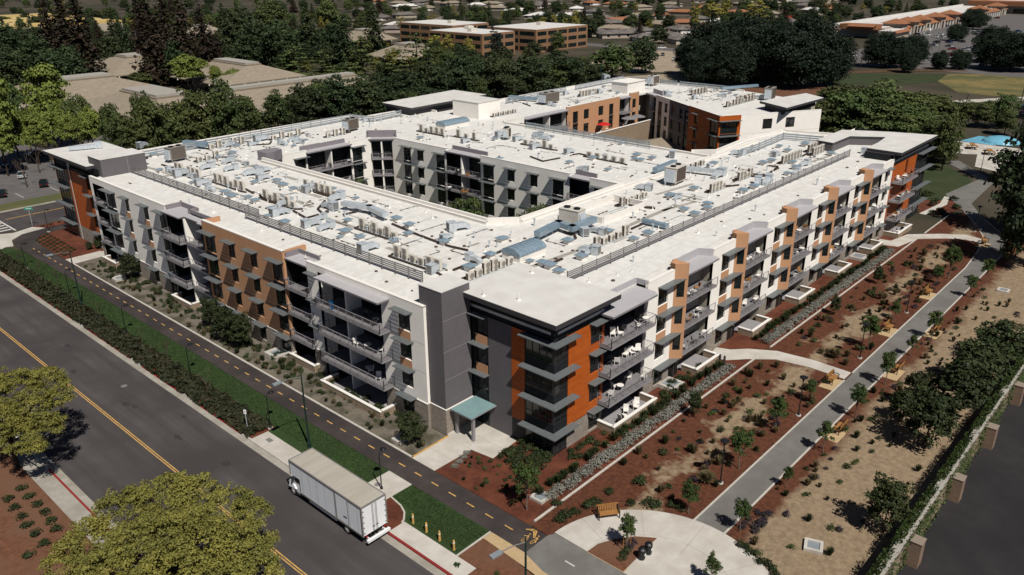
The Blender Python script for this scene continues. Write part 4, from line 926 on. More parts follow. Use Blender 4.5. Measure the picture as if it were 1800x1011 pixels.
acrow((699, 451), (770, 476), 6, '2211', 'x', 'behind the screen by the entrance tower')
acrow((822, 491), (900, 467), 6, '1122', 'y', 'behind the corner roof slab')
acrow((480, 246), (527, 239), 4, '1212', 'y', 'at the rear left screen, middle')
acrow((578, 242), (603, 237), 3, '122', 'y', 'by the grey rooftop unit at the rear')
acrow((352, 285), (380, 279), 3, '112', 'y', 'just behind the left penthouse')
acrow((371, 262), (427, 253), 5, '12122', 'y', 'at the rear left screen')
acrow((741, 231), (778, 238), 5, '2122', 'x', 'at the head of the first courtyard')
acrow((808, 240), (832, 246), 3, '212', 'x', 'below the white stair tower')
acrow((924, 254), (969, 262), 5, '1112', 'x', 'on the roof between the courtyards')
acrow((1038, 275), (1092, 287), 5, '1111', 'x', 'in front of the courtyard screen')
acrow((1042, 433), (1106, 416), 5, '21112', 'y', 'behind the park screen, near end')
acrow((1086, 361), (1140, 350), 5, '21111', 'y', 'by the recessed light well')
acrow((1247, 338), (1274, 332), 4, '2221', 'y', 'behind the park screen, middle')
acrow((1296, 317), (1322, 311), 4, '2212', 'y', 'behind the park screen, farther along')
acrow((1369, 287), (1412, 278), 6, '2', 'y', 'behind the park screen, far end')
acrow((1418, 267), (1442, 262), 4, '2', 'y', 'by the U-shaped roof'); acrow((1426, 273), (1448, 268), 4, '2', 'y', 'in front of the U-shaped roof')
acrow((1210, 296), (1240, 292), 3, '1', 'y', 'beside the beige rooftop unit')
acrow((1020, 170), (1046, 166), 5, '2', 'y', 'on the far roof beside the screened unit')
acrow((870, 206), (904, 199), 5, '1', 'y', 'at the right of the white stair tower')
acrow((1266, 187), (1336, 178), 9, '2122', 'y', 'on the far right roof'); acrow((1290, 180), (1330, 174), 5, '2', 'y', 'on the far right roof, rear line'); acrow((1212, 167), (1246, 163), 5, '2', 'y', 'on the far roof, middle')

# exhaust caps: white curb with blue-grey metal lid
def cap():
    t = thing('roof_vent', 'blue-grey square metal exhaust cap on a white curb on the roof', 'roof vent', group='square exhaust caps on the roof')
    ob('curb', MB().box(-.42, -.42, 0, .42, .42, .5).mesh('curb', 'coping'), t)
    m_ = MB(); m_.box(-.62, -.62, .5, .62, .62, .58); m_.face([(-.62, -.62, .58), (.62, -.62, .58), (.2, -.2, .72), (-.2, -.2, .72)]); m_.face([(.62, -.62, .58), (.62, .62, .58), (.2, .2, .72), (.2, -.2, .72)]); m_.face([(.62, .62, .58), (-.62, .62, .58), (-.2, .2, .72), (.2, .2, .72)]); m_.face([(-.62, .62, .58), (-.62, -.62, .58), (-.2, -.2, .72), (-.2, .2, .72)]); m_.face([(-.2, -.2, .72), (.2, -.2, .72), (.2, .2, .72), (-.2, .2, .72)])
    ob('lid', m_.mesh('lid', 'galv_blue'), t); return Placer(t)
CAP = cap()
REG0 = [((6.5, 8), (22, 78), 0), ((16, -2), (90, 12), 0), ((54, 16), (74, 88), 0), ((14, 75), (48, 88), 0), ((6.5, 8), (22, 78), 0), ((97, 66), (144, 78), 0), ((130, 36), (145, 60), 0)]
zA, zB_, zC_, zD_, zE_, zF_, zG_ = zoom(240, 240, 6.32), zoom(440, 290, 6.32), zoom(680, 380, 6.32), zoom(930, 330, 6.32), zoom(1120, 230, 6.32), zoom(1300, 210, 6.32), zoom(860, 120, 5.947)
CP = [(zA, p) for p in ((190, 225), (260, 395), (990, 650), (1060, 690), (1240, 700), (1310, 740), (1560, 510), (1620, 560), (1070, 210), (1340, 370))]
CP += [(zB_, p) for p in ((300, 200), (380, 245), (480, 285), (60, 420), (380, 670), (1060, 770), (1220, 830), (1600, 870), (1620, 620))]
CP += [(zC_, p) for p in ((120, 50), (250, 125), (240, 220), (640, 315), (1300, 275), (1150, 460), (920, 600), (95, 300))]
CP += [(zD_, p) for p in ((1560, 115), (430, 620), (1320, 535), (1160, 595), (580, 795), (230, 895), (330, 960), (150, 865))]
CP += [(zE_, p) for p in ((370, 745), (630, 665), (520, 900), (780, 835), (1170, 690), (1310, 635), (850, 385), (40, 345), (640, 950), (780, 880))]
CP += [(zF_, p) for p in ((440, 315), (530, 365), (350, 480), (260, 505), (620, 555), (160, 770), (530, 620), (40, 820), (720, 300), (1010, 400))]
CP += [(zG_, p) for p in ((480, 735), (1540, 930), (1380, 800), (110, 965), (1700, 960), (640, 740), (1080, 960))]
for f, p in CP:
    x, y = f(*p); w_ = zone(x, y); CAP.put((x, y, RZ), rnd.uniform(-.06, .06), rnd.uniform(.85, 1.15), 'blue-grey square exhaust vent, roof of the ' + w_, 'square exhaust vents, ' + w_)
# galvanised exhaust fans with a stub of duct
def fan_unit():
    t = thing('exhaust_fan', 'galvanised exhaust fan with a short duct and grey louvred end on the roof', 'exhaust fan', group='galvanised exhaust fans on the roof')
    ob('fan_box', MB().box(-.5, -.5, .2, .5, .5, 1.25).box(-.56, -.56, 1.25, .56, .56, 1.29).mesh('fan_box', 'galv'), t)
    m_ = MB()
    for k in range(7): m_.box(-.53, -.42, .3 + k * .13, -.5, .42, .38 + k * .13)
    ob('louvre', m_.mesh('louvre', 'trim_grey'), t)
    m_ = MB(); m_.box(.5, -.36, .35, 1.7, .36, 1.0); m_.hexa([(1.7, -.36, .35), (2.3, -.36, 0), (2.3, .36, 0), (1.7, .36, .35), (1.7, -.36, 1.0), (2.5, -.36, .6), (2.5, .36, .6), (1.7, .36, 1.0)])
    ob('duct', m_.mesh('duct', 'galv'), t)
    for s_ in (-.42, .42): ob('leg', MB().box(-.5, s_ - .05, 0, .5, s_ + .05, .2).mesh('leg', 'galv'), t)
    return Placer(t)
FAN = fan_unit()
FP = [(zA, (455, 450), 0), (zA, (690, 550), 0), (zA, (1060, 285), 200), (zA, (1390, 420), 150), (zA, (1530, 890), 0), (zB_, (270, 575), 0), (zB_, (620, 700), 0), (zB_, (1250, 975), 0), (zB_, (110, 110), 150), (zB_, (620, 310), 10), (zB_, (1010, 380), 190), (zB_, (930, 510), 90),
      (zC_, (720, 170), -20), (zC_, (500, 640), 5), (zD_, (740, 745), 100), (zD_, (620, 540), 60), (zE_, (940, 505), 180), (zE_, (1340, 590), 200), (zE_, (1460, 575), 190), (zE_, (130, 670), 100), (zE_, (385, 300), 30), (zF_, (320, 690), 200), (zF_, (750, 510), 170), (zF_, (40, 400), 120), (zF_, (1380, 380), -90), (zG_, (810, 900), 0), (zG_, (90, 720), 0), (zG_, (450, 850), 0), (zG_, (1200, 110), 0), (zA, (1340, 60), 0), (zA, (40, 130), 30)]
for f, p, a in FP: x, y = f(*p); w_ = zone(x, y); FAN.put((x, y, RZ), R(a), rnd.uniform(.85, 1.1), 'galvanised exhaust fan with a short duct, roof of the ' + w_, 'exhaust fans, ' + w_)
# large packaged units
def bigunit(px, py, sx, sy, sz, rz, grille, label, z=RZ):
    x, y = G(px, py, z); t = thing('rooftop_unit', label, 'rooftop unit', (x, y, z), R(rz))
    ob('cabinet', MB().box(-sx / 2, -sy / 2, .45, sx / 2, sy / 2, sz).box(-sx / 2 - .06, -sy / 2 - .06, sz, sx / 2 + .06, sy / 2 + .06, sz + .06).mesh('cabinet', 'ac_grille' if grille == 2 else 'ac_cream'), t)
    m_ = MB(); n = 12
    for k in range(n): m_.box(-sx / 2 + .15 + k * (sx - .3) / n, -sy / 2 - .05, .6, -sx / 2 + .15 + (k + .6) * (sx - .3) / n, -sy / 2, sz - .1)
    ob('coil_grille', m_.mesh('coil_grille', 'ac_side'), t)
    for k in (-1, 1): ob('fan_shroud', MB().lathe([(.42, 0), (.45, .18), (.38, .2)], 14).mesh('fan_shroud', 'black'), t, (k * sx / 4, 0, sz + .06))
    for a in (-1, 1):
        for b in (-1, 1): ob('leg', MB().box(a * sx * .42 - .05, b * sy * .38 - .05, 0, a * sx * .42 + .05, b * sy * .38 + .05, .45).mesh('leg', 'galv'), t)
    ob('intake_hood', MB().hexa([(-sx / 2 - .5, -sy / 2 + .2, .6), (-sx / 2, -sy / 2 + .2, .6), (-sx / 2, sy / 2 - .2, .6), (-sx / 2 - .5, sy / 2 - .2, .6), (-sx / 2 - .1, -sy / 2 + .2, sz - .3), (-sx / 2, -sy / 2 + .2, sz - .3), (-sx / 2, sy / 2 - .2, sz - .3), (-sx / 2 - .1, sy / 2 - .2, sz - .3)]).mesh('intake_hood', 'galv'), t)
    return t
bigunit(311, 283, 3.0, 1.7, 2.5, 8, 2, 'grey-brown louvred rooftop unit on legs behind the left penthouse'); bigunit(617, 230, 3.0, 1.8, 2.4, 10, 2, 'grey louvred rooftop unit by the rear screen corner')
bigunit(1186, 322, 3.4, 2.0, 2.7, 5, 1, 'beige rooftop unit on a raised stand in the right wing'); bigunit(1005, 398, 3.0, 1.7, 2.4, 95, 1, 'beige rooftop unit feeding the raised duct near the light well')
bigunit(1352, 176, 3.8, 2.0, 3.0, 12, 2, 'tall grey louvred rooftop unit on the far right roof'); bigunit(965, 182, 5.0, 2.4, 2.6, 0, 2, 'long grey rooftop unit inside the low louvred enclosure')
bigunit(1148, 150, 3.2, 2.0, 2.6, 0, 1, 'beige rooftop unit beside the pale shed on the far roof'); bigunit(891, 245, 1.3, 1.2, 2.2, 20, 1, 'upright cream fan unit by the courtyard screen')
def duct(pts, w, h, z0, label, mat='galv'):
    P_ = [np.array(p) for p in pts]; t = thing('air_duct', label, 'duct', (*P_[0], RZ))
    for a, b in zip(P_, P_[1:]):
        m_ = MB(); o0, o1 = a - P_[0], b - P_[0]; d = (b - a) / np.hypot(*(b - a)) * w / 2
        m_.bar((*(o0 - d), z0), (*(o1 + d), z0), w, h); ob('duct_run', m_.mesh('duct_run', mat), t)
        n = max(2, int(np.hypot(*(b - a)) / 1.4))
        for k in range(n + 1):
            q = o0 + (o1 - o0) * k / n
            ob('leg', MB().box(q[0] - .03, q[1] - .03, 0, q[0] + .03, q[1] + .03, z0).mesh('leg', 'galv'), t)
    return t
duct([zB_(1060, 500), zB_(1330, 545), zB_(1490, 620)], .9, .6, .95, 'long galvanised air duct raised on legs beside the courtyard edge')
duct([zD_(110, 590), zD_(330, 480), zD_(480, 530), zD_(700, 440)], .9, .7, 1.0, 'bent blue-grey air duct raised on legs by the barrel skylight', 'galv_blue')
duct([zE_(210, 480), zE_(400, 400)], .9, .8, .7, 'blue-grey duct left of the beige rooftop unit', 'galv_blue'); duct([zE_(570, 470), zE_(860, 505)], .8, .6, .8, 'galvanised duct right of the beige rooftop unit')
duct([zD_(1290, 410), zD_(1500, 460)], .7, .5, .5, 'blue-grey duct by the park screen', 'galv_blue'); duct([zG_(230, 330), zG_(480, 350)], 1.0, .7, .7, 'blue-grey duct at the screened far unit', 'galv_blue')
duct([zF_(1420, 370), zF_(1560, 390), zF_(1620, 420)], .8, .6, .5, 'shiny duct under the U-shaped roof'); duct([zA(560, 120), zA(760, 140)], 1.0, .8, .9, 'galvanised duct behind the grey-brown rooftop unit', 'galv_blue')
zZ = zoom(1100, 110, 5.294); duct([zZ(900, 275), zZ(1210, 250)], .9, .6, 1.0, 'long blue-grey duct on the far right roof', 'galv_blue')
zL = zoom(0, 170, 5.947); 
t = thing('air_duct', 'galvanised duct and fan box on the left corner roof slab', 'duct', (*G(150, 263, 15.2), 15.2), R(-20))
ob('duct_run', MB().box(-2.6, -.4, .15, 1.6, .4, .8).mesh('duct_run', 'galv'), t); ob('fan_box', MB().box(1.6, -.6, .1, 2.8, .6, 1.2).mesh('fan_box', 'galv'), t)
# barrel skylights
def barrel(cx_, cy_, w, l, rz, label):
    t = thing('barrel_skylight', label, 'skylight', (cx_, cy_, RZ), R(rz))
    ob('curb', MB().box(-l / 2, -w / 2, 0, l / 2, w / 2, .75).mesh('curb', 'coping'), t)
    m_ = MB(); n = 10; pr = [(-w / 2 * 1.06 * math.cos(math.pi * k / n), .75 + .75 * math.sin(math.pi * k / n)) for k in range(n + 1)]
    for a, b in zip(pr, pr[1:]): m_.face([(-l / 2 - .1, a[0], a[1]), (l / 2 + .1, a[0], a[1]), (l / 2 + .1, b[0], b[1]), (-l / 2 - .1, b[0], b[1])])
    for e in (-l / 2 - .1, l / 2 + .1): m_.face([(e, a[0], a[1]) for a in pr])
    v = ob('vault', m_.mesh('vault', 'galv_blue'), t)
    for k in range(9):
        r_ = MB(); x = -l / 2 + l * k / 8
        for a, b in zip(pr, pr[1:]): r_.bar((x, a[0] * 1.01, a[1] + .02), (x, b[0] * 1.01, b[1] + .02), .05, .05)
        ob('rib', r_.mesh('rib', 'galv_blue'), v)
    return t
c_ = G(921, 449, RZ); barrel(c_[0], c_[1], 2.8, 4.6, 0, 'blue barrel-vaulted metal skylight on a white curb near the corner slab')
c_ = G(796, 222, RZ); barrel(c_[0], c_[1], 2.8, 7.0, 0, 'blue barrel-vaulted metal skylight at the foot of the white stair tower')
t = tag(ob('roof_shed', MB().box(-4, -2.5, 0, 4, 2.5, 2.6).box(-4.2, -2.7, 2.6, 4.2, 2.7, 2.72).mesh('roof_shed', 'coping'), None, (*G(1104, 160, RZ), RZ)), 'pale boxy shed on the far end of the roof', 'shed')
# brown refrigerant line covers
BR = [(zC_, ((60, 95), (330, 210), (580, 305), (700, 345), (900, 390))), (zC_, ((740, 610), (900, 545), (1090, 465))), (zC_, ((1210, 425), (1330, 375))), (zB_, ((110, 350), (130, 375), (240, 425), (470, 460))), (zB_, ((640, 260), (860, 345), (930, 350))), (zB_, ((480, 520), (620, 600), (760, 560))), (zB_, ((830, 405), (750, 500), (800, 545), (870, 530))),
      (zB_, ((1030, 560), (1180, 530))), (zA, ((1170, 570), (1300, 640))), (zA, ((1370, 660), (1400, 700), (1640, 770))), (zA, ((280, 320), (380, 350), (450, 350))), (zA, ((770, 370), (850, 330))), (zA, ((1330, 100), (1480, 90), (1500, 60))), (zD_, ((1130, 470), (1290, 400))), (zD_, ((1110, 200), (1250, 225), (1400, 240))), (zD_, ((480, 590), (520, 570), (500, 530), (380, 500))), (zD_, ((230, 860), (370, 800))),
      (zE_, ((1270, 515), (1440, 510), (1560, 410))), (zE_, ((960, 630), (1130, 610))), (zE_, ((0, 850), (190, 860))), (zF_, ((130, 640), (300, 620), (430, 545))), (zF_, ((300, 520), (430, 530))), (zF_, ((690, 420), (760, 380))), (zG_, ((430, 930), (560, 980), (740, 945))), (zG_, ((870, 910), (940, 900), (1030, 920))), (zG_, ((350, 370), (430, 400)))]
for f, pts in BR:
    q = [f(*p) for p in pts]; m_ = MB()
    for a, b in zip(q, q[1:]): m_.bar((a[0] - q[0][0], a[1] - q[0][1], .14), (b[0] - q[0][0], b[1] - q[0][1], .3, ) if 0 else (b[0] - q[0][0], b[1] - q[0][1], .14), .28, .16)
    tag(ob('pipe_cover', m_.mesh('pipe_cover', 'brown_pipe'), None, (*q[0], RZ + .002)), 'dark brown pipe cover across the roof of the ' + zone(*q[0]), 'pipe cover', 'brown pipe covers, ' + zone(*q[0]))
# walkway pads
for f, pts, w in ((zD_, ((0, 890), (650, 660)), .7), (zD_, ((1090, 430), (1640, 190)), .7), (zE_, ((210, 710), (620, 590)), .6), (zE_, ((280, 890), (640, 790)), .6), (zE_, ((440, 750), (700, 800)), .5), (zB_, ((830, 590), (1160, 700)), .8), (zB_, ((520, 400), (690, 470)), .8), (zA, ((60, 320), (420, 440)), .6), (zA, ((840, 560), (1240, 680)), .6), (zC_, ((0, 350), (110, 390)), .6), (zF_, ((600, 540), (1080, 380)), .6)):
    a, b = f(*pts[0]), f(*pts[1]); m_ = MB(); m_.bar((0, 0, .02), (b[0] - a[0], b[1] - a[1], .02), w, .03)
    tag(ob('walkway_pad', m_.mesh('walkway_pad', 'pad_grey'), None, (*a, RZ)), 'grey walkway strip on the roof of the ' + zone(*a), 'walkway', 'walkway strips, ' + zone(*a))
# extra clutter: more caps and fans, thin conduits
for k in range(96):
    a, b, n = REG0[k % len(REG0)]; x, y = rnd.uniform(a[0], b[0]), rnd.uniform(a[1], b[1]); w_ = zone(x, y)
    if 33 < x < 46 and 5 < y < 12 or 75 < x < 86 and 69 < y < 80: continue
    if k % 2: CAP.put((x, y, RZ), rnd.uniform(-.06, .06), rnd.uniform(.6, 1.0), 'blue-grey square exhaust vent, roof of the ' + w_, 'square exhaust vents, ' + w_)
    else: FAN.put((x, y, RZ), R(rnd.choice([0, 90, 180, 270])), rnd.uniform(.6, .9), 'galvanised exhaust fan with a short duct, roof of the ' + w_, 'exhaust fans, ' + w_)
for k in range(190):
    a, b, n = REG0[k % len(REG0)]; x, y = rnd.uniform(a[0], b[0]), rnd.uniform(a[1], b[1]); w_ = zone(x, y); L_ = rnd.uniform(1.5, 4.5); al = rnd.random() < .5
    m_ = MB(); m_.tube((0, 0, .12), ((L_, 0, .12) if al else (0, L_, .12)), .035, n=6); m_.tube(((L_, 0, .12) if al else (0, L_, .12)), ((L_, rnd.uniform(-1.5, 1.5), .12) if al else (rnd.uniform(-1.5, 1.5), L_, .12)), .035, n=6)
    for q in (.1, .5, .9): m_.box((L_ * q if al else 0) - .1, (0 if al else L_ * q) - .1, 0, (L_ * q if al else 0) + .1, (0 if al else L_ * q) + .1, .1)
    tag(ob('conduit', m_.mesh('conduit', rnd.choice(['ac_side', 'galv', 'trim_grey'])), None, (x, y, RZ)), 'thin bent conduit on blocks on the roof of the ' + w_, 'conduit', 'conduits, ' + w_)
for k in range(60):   # grey repair patches and worn walk strips on the membrane
    a, b, n = REG0[k % len(REG0)]; x, y = rnd.uniform(a[0], b[0]), rnd.uniform(a[1], b[1]); w_ = zone(x, y); al = rnd.random() < .5; L_ = rnd.uniform(.8, 5.0); W2 = rnd.uniform(.4, .9)
    tag(ob('membrane_patch', MB().box(0, 0, 0, L_ if al else W2, W2 if al else L_, .008 + .0002 * k).mesh('membrane_patch', rnd.choice(['pad_grey', 'pad_grey', 'slab_white'])), None, (x, y, RZ)), 'grey patch on the roof membrane of the ' + w_, 'roof patch', 'membrane patches, ' + w_)
# low anchors and vent pipes
bm_ = MB().box(-.14, -.14, 0, .14, .14, .13).mesh('roof_anchor', 'ac_side'); pm_ = MB().tube((0, 0, 0), (0, 0, .5), .06, n=8).lathe([(.2, 0), (.08, .12)], 8).mesh('vent_pipe', 'coping'); gm_ = MB().tube((0, 0, 0), (0, 0, .75), .09, n=8).tube((0, 0, .75), (0, 0, .85), .16, n=8).mesh('vent_pipe', 'galv')
REG = [((6.2, 6), (23, 80), 150), ((16, -2.4), (92, 12.5), 150), ((53.5, 16), (75, 89), 125), ((12, 74.5), (50, 88.5), 45), ((97, 65.5), (145, 79), 40), ((127, 34), (146, 60), 35), ((.6, 4), (3.6, 80), 16), ((15, -8.6), (92, -5), 22)]
n_ = 0
for (a, b, n) in REG:
    for k in range(n):
        x, y = rnd.uniform(a[0], b[0]), rnd.uniform(a[1], b[1]); q = rnd.random(); w_ = zone(x, y)
        if 34 < x < 45 and 5.5 < y < 11.5: continue
        if 76 < x < 85 and 70 < y < 79: continue
        if q < .52: tag(ob('roof_anchor', bm_, None, (x, y, RZ), rnd.uniform(0, 3), rnd.uniform(.7, 1.3)), 'small dark anchor block on the roof of the ' + w_, 'roof anchor', 'roof anchors, ' + w_)
        elif q < .82: tag(ob('vent_pipe', pm_, None, (x, y, RZ), 0, rnd.uniform(.7, 1.4)), 'short white vent pipe on the roof of the ' + w_, 'vent pipe', 'white vent pipes, ' + w_)
        else: tag(ob('vent_pipe', gm_, None, (x, y, RZ), 0, rnd.uniform(.7, 1.2)), 'short galvanised vent pipe on the roof of the ' + w_, 'vent pipe', 'galvanised vent pipes, ' + w_)
for (px, py) in ((935, 480), (912, 528), (850, 520)): x, y = G(px, py, 15.2); tag(ob('vent_pipe', pm_, None, (x, y, 15.2), 0, 1.3), 'short white vent pipe on the near corner roof slab', 'vent pipe', 'white vent pipes on the corner slab')
# balcony furniture
def chair(mat, label, grp):
    t = thing('patio_chair', label, 'chair', group=grp)
    ob('seat', MB().box(-.28, -.28, .38, .28, .28, .46).mesh('seat', mat), t); ob('backrest', MB().hexa([(-.28, .24, .44), (.28, .24, .44), (.28, .3, .44), (-.28, .3, .44), (-.28, .34, .95), (.28, .34, .95), (.28, .4, .95), (-.28, .4, .95)]).mesh('backrest', mat), t)
    for a in (-.25, .25):
        for b in (-.25, .25): ob('leg', MB().box(a - .025, b - .025, 0, a + .025, b + .025, .38).mesh('leg', mat), t)
    return Placer(t)
CHS = [chair('coping', 'pale patio chair on a balcony of the apartment building', 'pale balcony chairs'), chair('dark_metal', 'dark patio chair on a balcony of the apartment building', 'dark balcony chairs'), chair('bench_wood', 'brown patio chair on a balcony of the apartment building', 'brown balcony chairs')]
def table_():
    t = thing('patio_table', 'small round pale table on a balcony of the apartment building', 'table', group='balcony tables')
    ob('table_top', MB().lathe([(.0, .66), (.4, .66), (.4, .7), (0, .7)], 12).mesh('table_top', 'coping'), t); ob('leg', MB().tube((0, 0, 0), (0, 0, .66), .05).mesh('leg', 'dark_metal'), t); return Placer(t)
TBL = table_()
def furnish(x0, x1, y0, y1, z, n, kinds=(0, 0, 1, 2)):
    TBL.put((rnd.uniform(x0, x1), rnd.uniform(y0, y1), z), 0)
    for k in range(n): CHS[rnd.choice(kinds)].put((x0 + (x1 - x0) * (k + rnd.uniform(.2, .8)) / n, rnd.uniform(y0, y1), z), rnd.uniform(0, 6.28))
for f in (1, 2, 3):
    furnish(12.6, 18.8, -12.0, -10.6, FLZ[f], 5, (0, 0, 0, 1))
    for u in UN: furnish(u + 2, u + 8, -11.5, -10.4, FLZ[f], 3)
    furnish(-1.4, -.2, 9, 13.5, FLZ[f], 2); furnish(96.5, 102.5, -12.3, -11.4, FLZ[f], 4); furnish(49.9, 50.9, 45, 52, FLZ[f], 2, (1, 2)); furnish(35, 43, 71.1, 72.0, FLZ[f], 3, (0, 1, 2))
furnish(12.6, 18.5, -12.4, -11.4, .16, 5, (0, 0, 1)); furnish(97, 102, -12.8, -11.6, .16, 4, (0, 0, 1)); furnish(104, 120, 60.4, 62.2, 6.6, 5)
def umbrella(x, y, z, mat, label, r=1.7):
    t = thing('parasol', label, 'parasol', (x, y, z)); m_ = MB(); m_.lathe([(r, 2.1), (r * .5, 2.45), (.04, 2.7)], 10); ob('cover', m_.mesh('cover', mat), t); ob('pole', MB().tube((0, 0, 0), (0, 0, 2.65), .04).mesh('pole', 'dark_metal'), t)
umbrella(111, 61.3, 6.6, 'umbrella_red', 'red parasol on the courtyard terrace below the tan wall'); umbrella(121.5, 61.2, 6.6, 'umbrella_grey', 'grey parasol on the courtyard terrace, nearest the tan pier', 2.0); umbrella(125, 61.0, 6.6, 'umbrella_grey', 'grey parasol on the courtyard terrace in the corner', 2.0)
m_ = MB().box(-.35, -.02, 0, .35, .02, 1.0).mesh('towel', 'blue_tarp'); tag(ob('towel', m_, None, (-1.88, 15.9, 10.3), R(90)), 'blue towel hanging on a top balcony above the street', 'towel')

# ================================================================ VEGETATION
def leafmesh(name, C, N, size, mat, jit=.5, asp=.75):
    "one quad per leaf spray: C centres, N preferred normals"
    n = len(C); nn = N + RNG.normal(0, jit, (n, 3)); nn /= np.linalg.norm(nn, axis=1)[:, None] + 1e-9
    a = RNG.normal(0, 1, (n, 3)); u = np.cross(nn, a); u /= np.linalg.norm(u, axis=1)[:, None] + 1e-9; v = np.cross(nn, u)
    s = (size * RNG.uniform(.6, 1.35, n))[:, None] / 2
    V = np.stack([C - u * s - v * s * asp * .3, C - v * s * asp, C + u * s * 1.1, C + v * s * asp], 1).reshape(-1, 3)
    me = bpy.data.meshes.new(name); me.vertices.add(4 * n); me.vertices.foreach_set('co', V.astype(np.float32).ravel())
    me.loops.add(4 * n); me.loops.foreach_set('vertex_index', np.arange(4 * n, dtype=np.int32))
    me.polygons.add(n); me.polygons.foreach_set('loop_start', np.arange(0, 4 * n, 4, dtype=np.int32)); me.polygons.foreach_set('loop_total', np.full(n, 4, dtype=np.int32))
    me.materials.append(MT[mat]); me.update(calc_edges=True); me.validate(); return me
def clumps(cent, rad, nper, flat=.8, shell=.55):
    "leaf centres and outward normals for a set of clumps"
    C, N = [], []
    for c, r in zip(cent, rad):
        k = max(4, int(nper * r * r)); d = RNG.normal(0, 1, (k, 3)); d /= np.linalg.norm(d, axis=1)[:, None]
        d[:, 2] = np.where(d[:, 2] < -.35, -d[:, 2] * .6, d[:, 2])
        rr = r * (shell + (1 - shell) * RNG.random(k) ** .6) * RNG.uniform(.85, 1.12, k)
        C.append(c + d * rr[:, None] * np.array([1, 1, flat])); N.append(d + np.array([0, 0, .35]))
    return np.concatenate(C), np.concatenate(N)
def crown_pts(n, rx, ry, rz, cz, inner=.35, low=-.55, lump=.25):
    d = RNG.normal(0, 1, (n * 3, 3)); d /= np.linalg.norm(d, axis=1)[:, None]; d = d[d[:, 2] > low][:n]
    ph = RNG.uniform(0, 6.28, 4)
    az_ = np.arctan2(d[:, 1], d[:, 0]); bump = 1 + lump * (np.sin(2 * az_ + ph[0] + 2 * d[:, 2]) * .5 + np.sin(5 * az_ + ph[1] - 3 * d[:, 2]) * .35 + np.sin(9 * az_ + ph[2] + 6 * d[:, 2]) * .2)
    r = (inner + (1 - inner) * RNG.random(len(d)) ** .45) * bump
    return d * r[:, None] * np.array([rx, ry, rz]) + np.array([0, 0, cz])
def trunk_mesh(h, r, limbs, mat='bark', sway=.15):
    mb = MB(); p = Vector((0, 0, 0)); n = 5
    pts = [Vector((rnd.uniform(-sway, sway) * k / n, rnd.uniform(-sway, sway) * k / n, h * k / n)) for k in range(n + 1)]; pts[0] = Vector((0, 0, 0))
    for k in range(n): mb.tube(pts[k], pts[k + 1], r * (1 - .14 * k), r * (1 - .14 * (k + 1)), 8)
    for (x, y, z) in limbs:
        s0 = pts[3].lerp(pts[5], rnd.random()); e = Vector((x, y, z)); m_ = s0.lerp(e, .5) + Vector((0, 0, .05 * e.z)); mb.tube(s0, m_, r * .45, r * .28, 6); mb.tube(m_, e, r * .28, r * .08, 6)
    return mb.mesh('trunk', mat)
def broad(H, W_, leaf, size, ncl, nper, cz=.62, low=-.5, name='tree', trunkr=None, bark='bark', rzf=.40, inner=.35, shell=.5):
    "a broadleaf tree prototype of height H and crown width W_"
    c = crown_pts(ncl, W_ / 2 * .82, W_ / 2 * .82, H * rzf, H * cz, inner, low)
    r = RNG.uniform(.10, .18, len(c)) * W_
    C, N = clumps(c, r, nper, .75, shell); C[:, 2] = np.maximum(C[:, 2], .12 * H)
    cm = leafmesh('crown', C, N, size, leaf); lm = c[RNG.permutation(len(c))[:9]]
    return trunk_mesh(H * .55, trunkr or H * .022, [tuple(q) for q in lm], bark), cm
def conifer(H, W_, leaf, size, tiers, nper, droop=.25, cedar=False):
    C, N = [], []
    for k in range(tiers):
        f = (k + .5) / tiers; z = H * (.08 + .90 * f); rr = W_ / 2 * ((1 - f) ** (.75 if not cedar else .55)) + .02 * W_
        nb = max(4, int((9 if not cedar else 7) * (1 - f * .6)))
        for b in range(nb):
            a = 6.283 * (b + rnd.random()) / nb; L_ = rr * rnd.uniform(.7, 1.12); m_ = max(4, int(nper * L_ / W_ * 2))
            t = RNG.random(m_) ** .7; wid = .10 * W_ * (1 - t * .5)
            x = np.cos(a) * t * L_ + RNG.normal(0, 1, m_) * wid * .5; y = np.sin(a) * t * L_ + RNG.normal(0, 1, m_) * wid * .5
            zz_ = z - (t * L_) * (droop if not cedar else -.05) + RNG.normal(0, .018 * H if not cedar else .006 * H, m_) + rnd.uniform(-.02, .02) * H
            C.append(np.stack([x, y, zz_], 1)); N.append(np.stack([np.cos(a) * .5 + 0 * t, np.sin(a) * .5 + 0 * t, .9 + 0 * t], 1))
    C, N = np.concatenate(C), np.concatenate(N)
    cm = leafmesh('crown', C, N, size, leaf, .45)
    return trunk_mesh(H * .97, H * .016, [], 'bark', .0), cm
def bare(H, W_):
    mb = MB()
    def br(p, d, L_, r, k):
        e = p + d * L_; mb.tube(p, e, r, r * .6, 5, cap=False)
        if k == 0: return
        for q in range(3): br(p + d * L_ * rnd.uniform(.55, 1), (d + Vector((rnd.uniform(-.7, .7), rnd.uniform(-.7, .7), rnd.uniform(-.1, .5)))).normalized(), L_ * rnd.uniform(.55, .75), r * .55, k - 1)
    br(Vector((0, 0, 0)), Vector((0, 0, 1)), H * .34, H * .014, 4)
    return mb.mesh('branches', 'twig')
class TreeKind:
    def __init__(s, H, W_, pair): s.H, s.W = H, W_; s.tr, s.cr = pair
    def put(s, x, y, h, w, name, label, group, rz=None, z=0.0):
        t = thing(name, label, 'tree', (x, y, z), rnd.uniform(0, 6.28) if rz is None else rz, group, (w / s.W, w / s.W, h / s.H))
        ob('trunk', s.tr, t); ob('crown', s.cr, t); return t
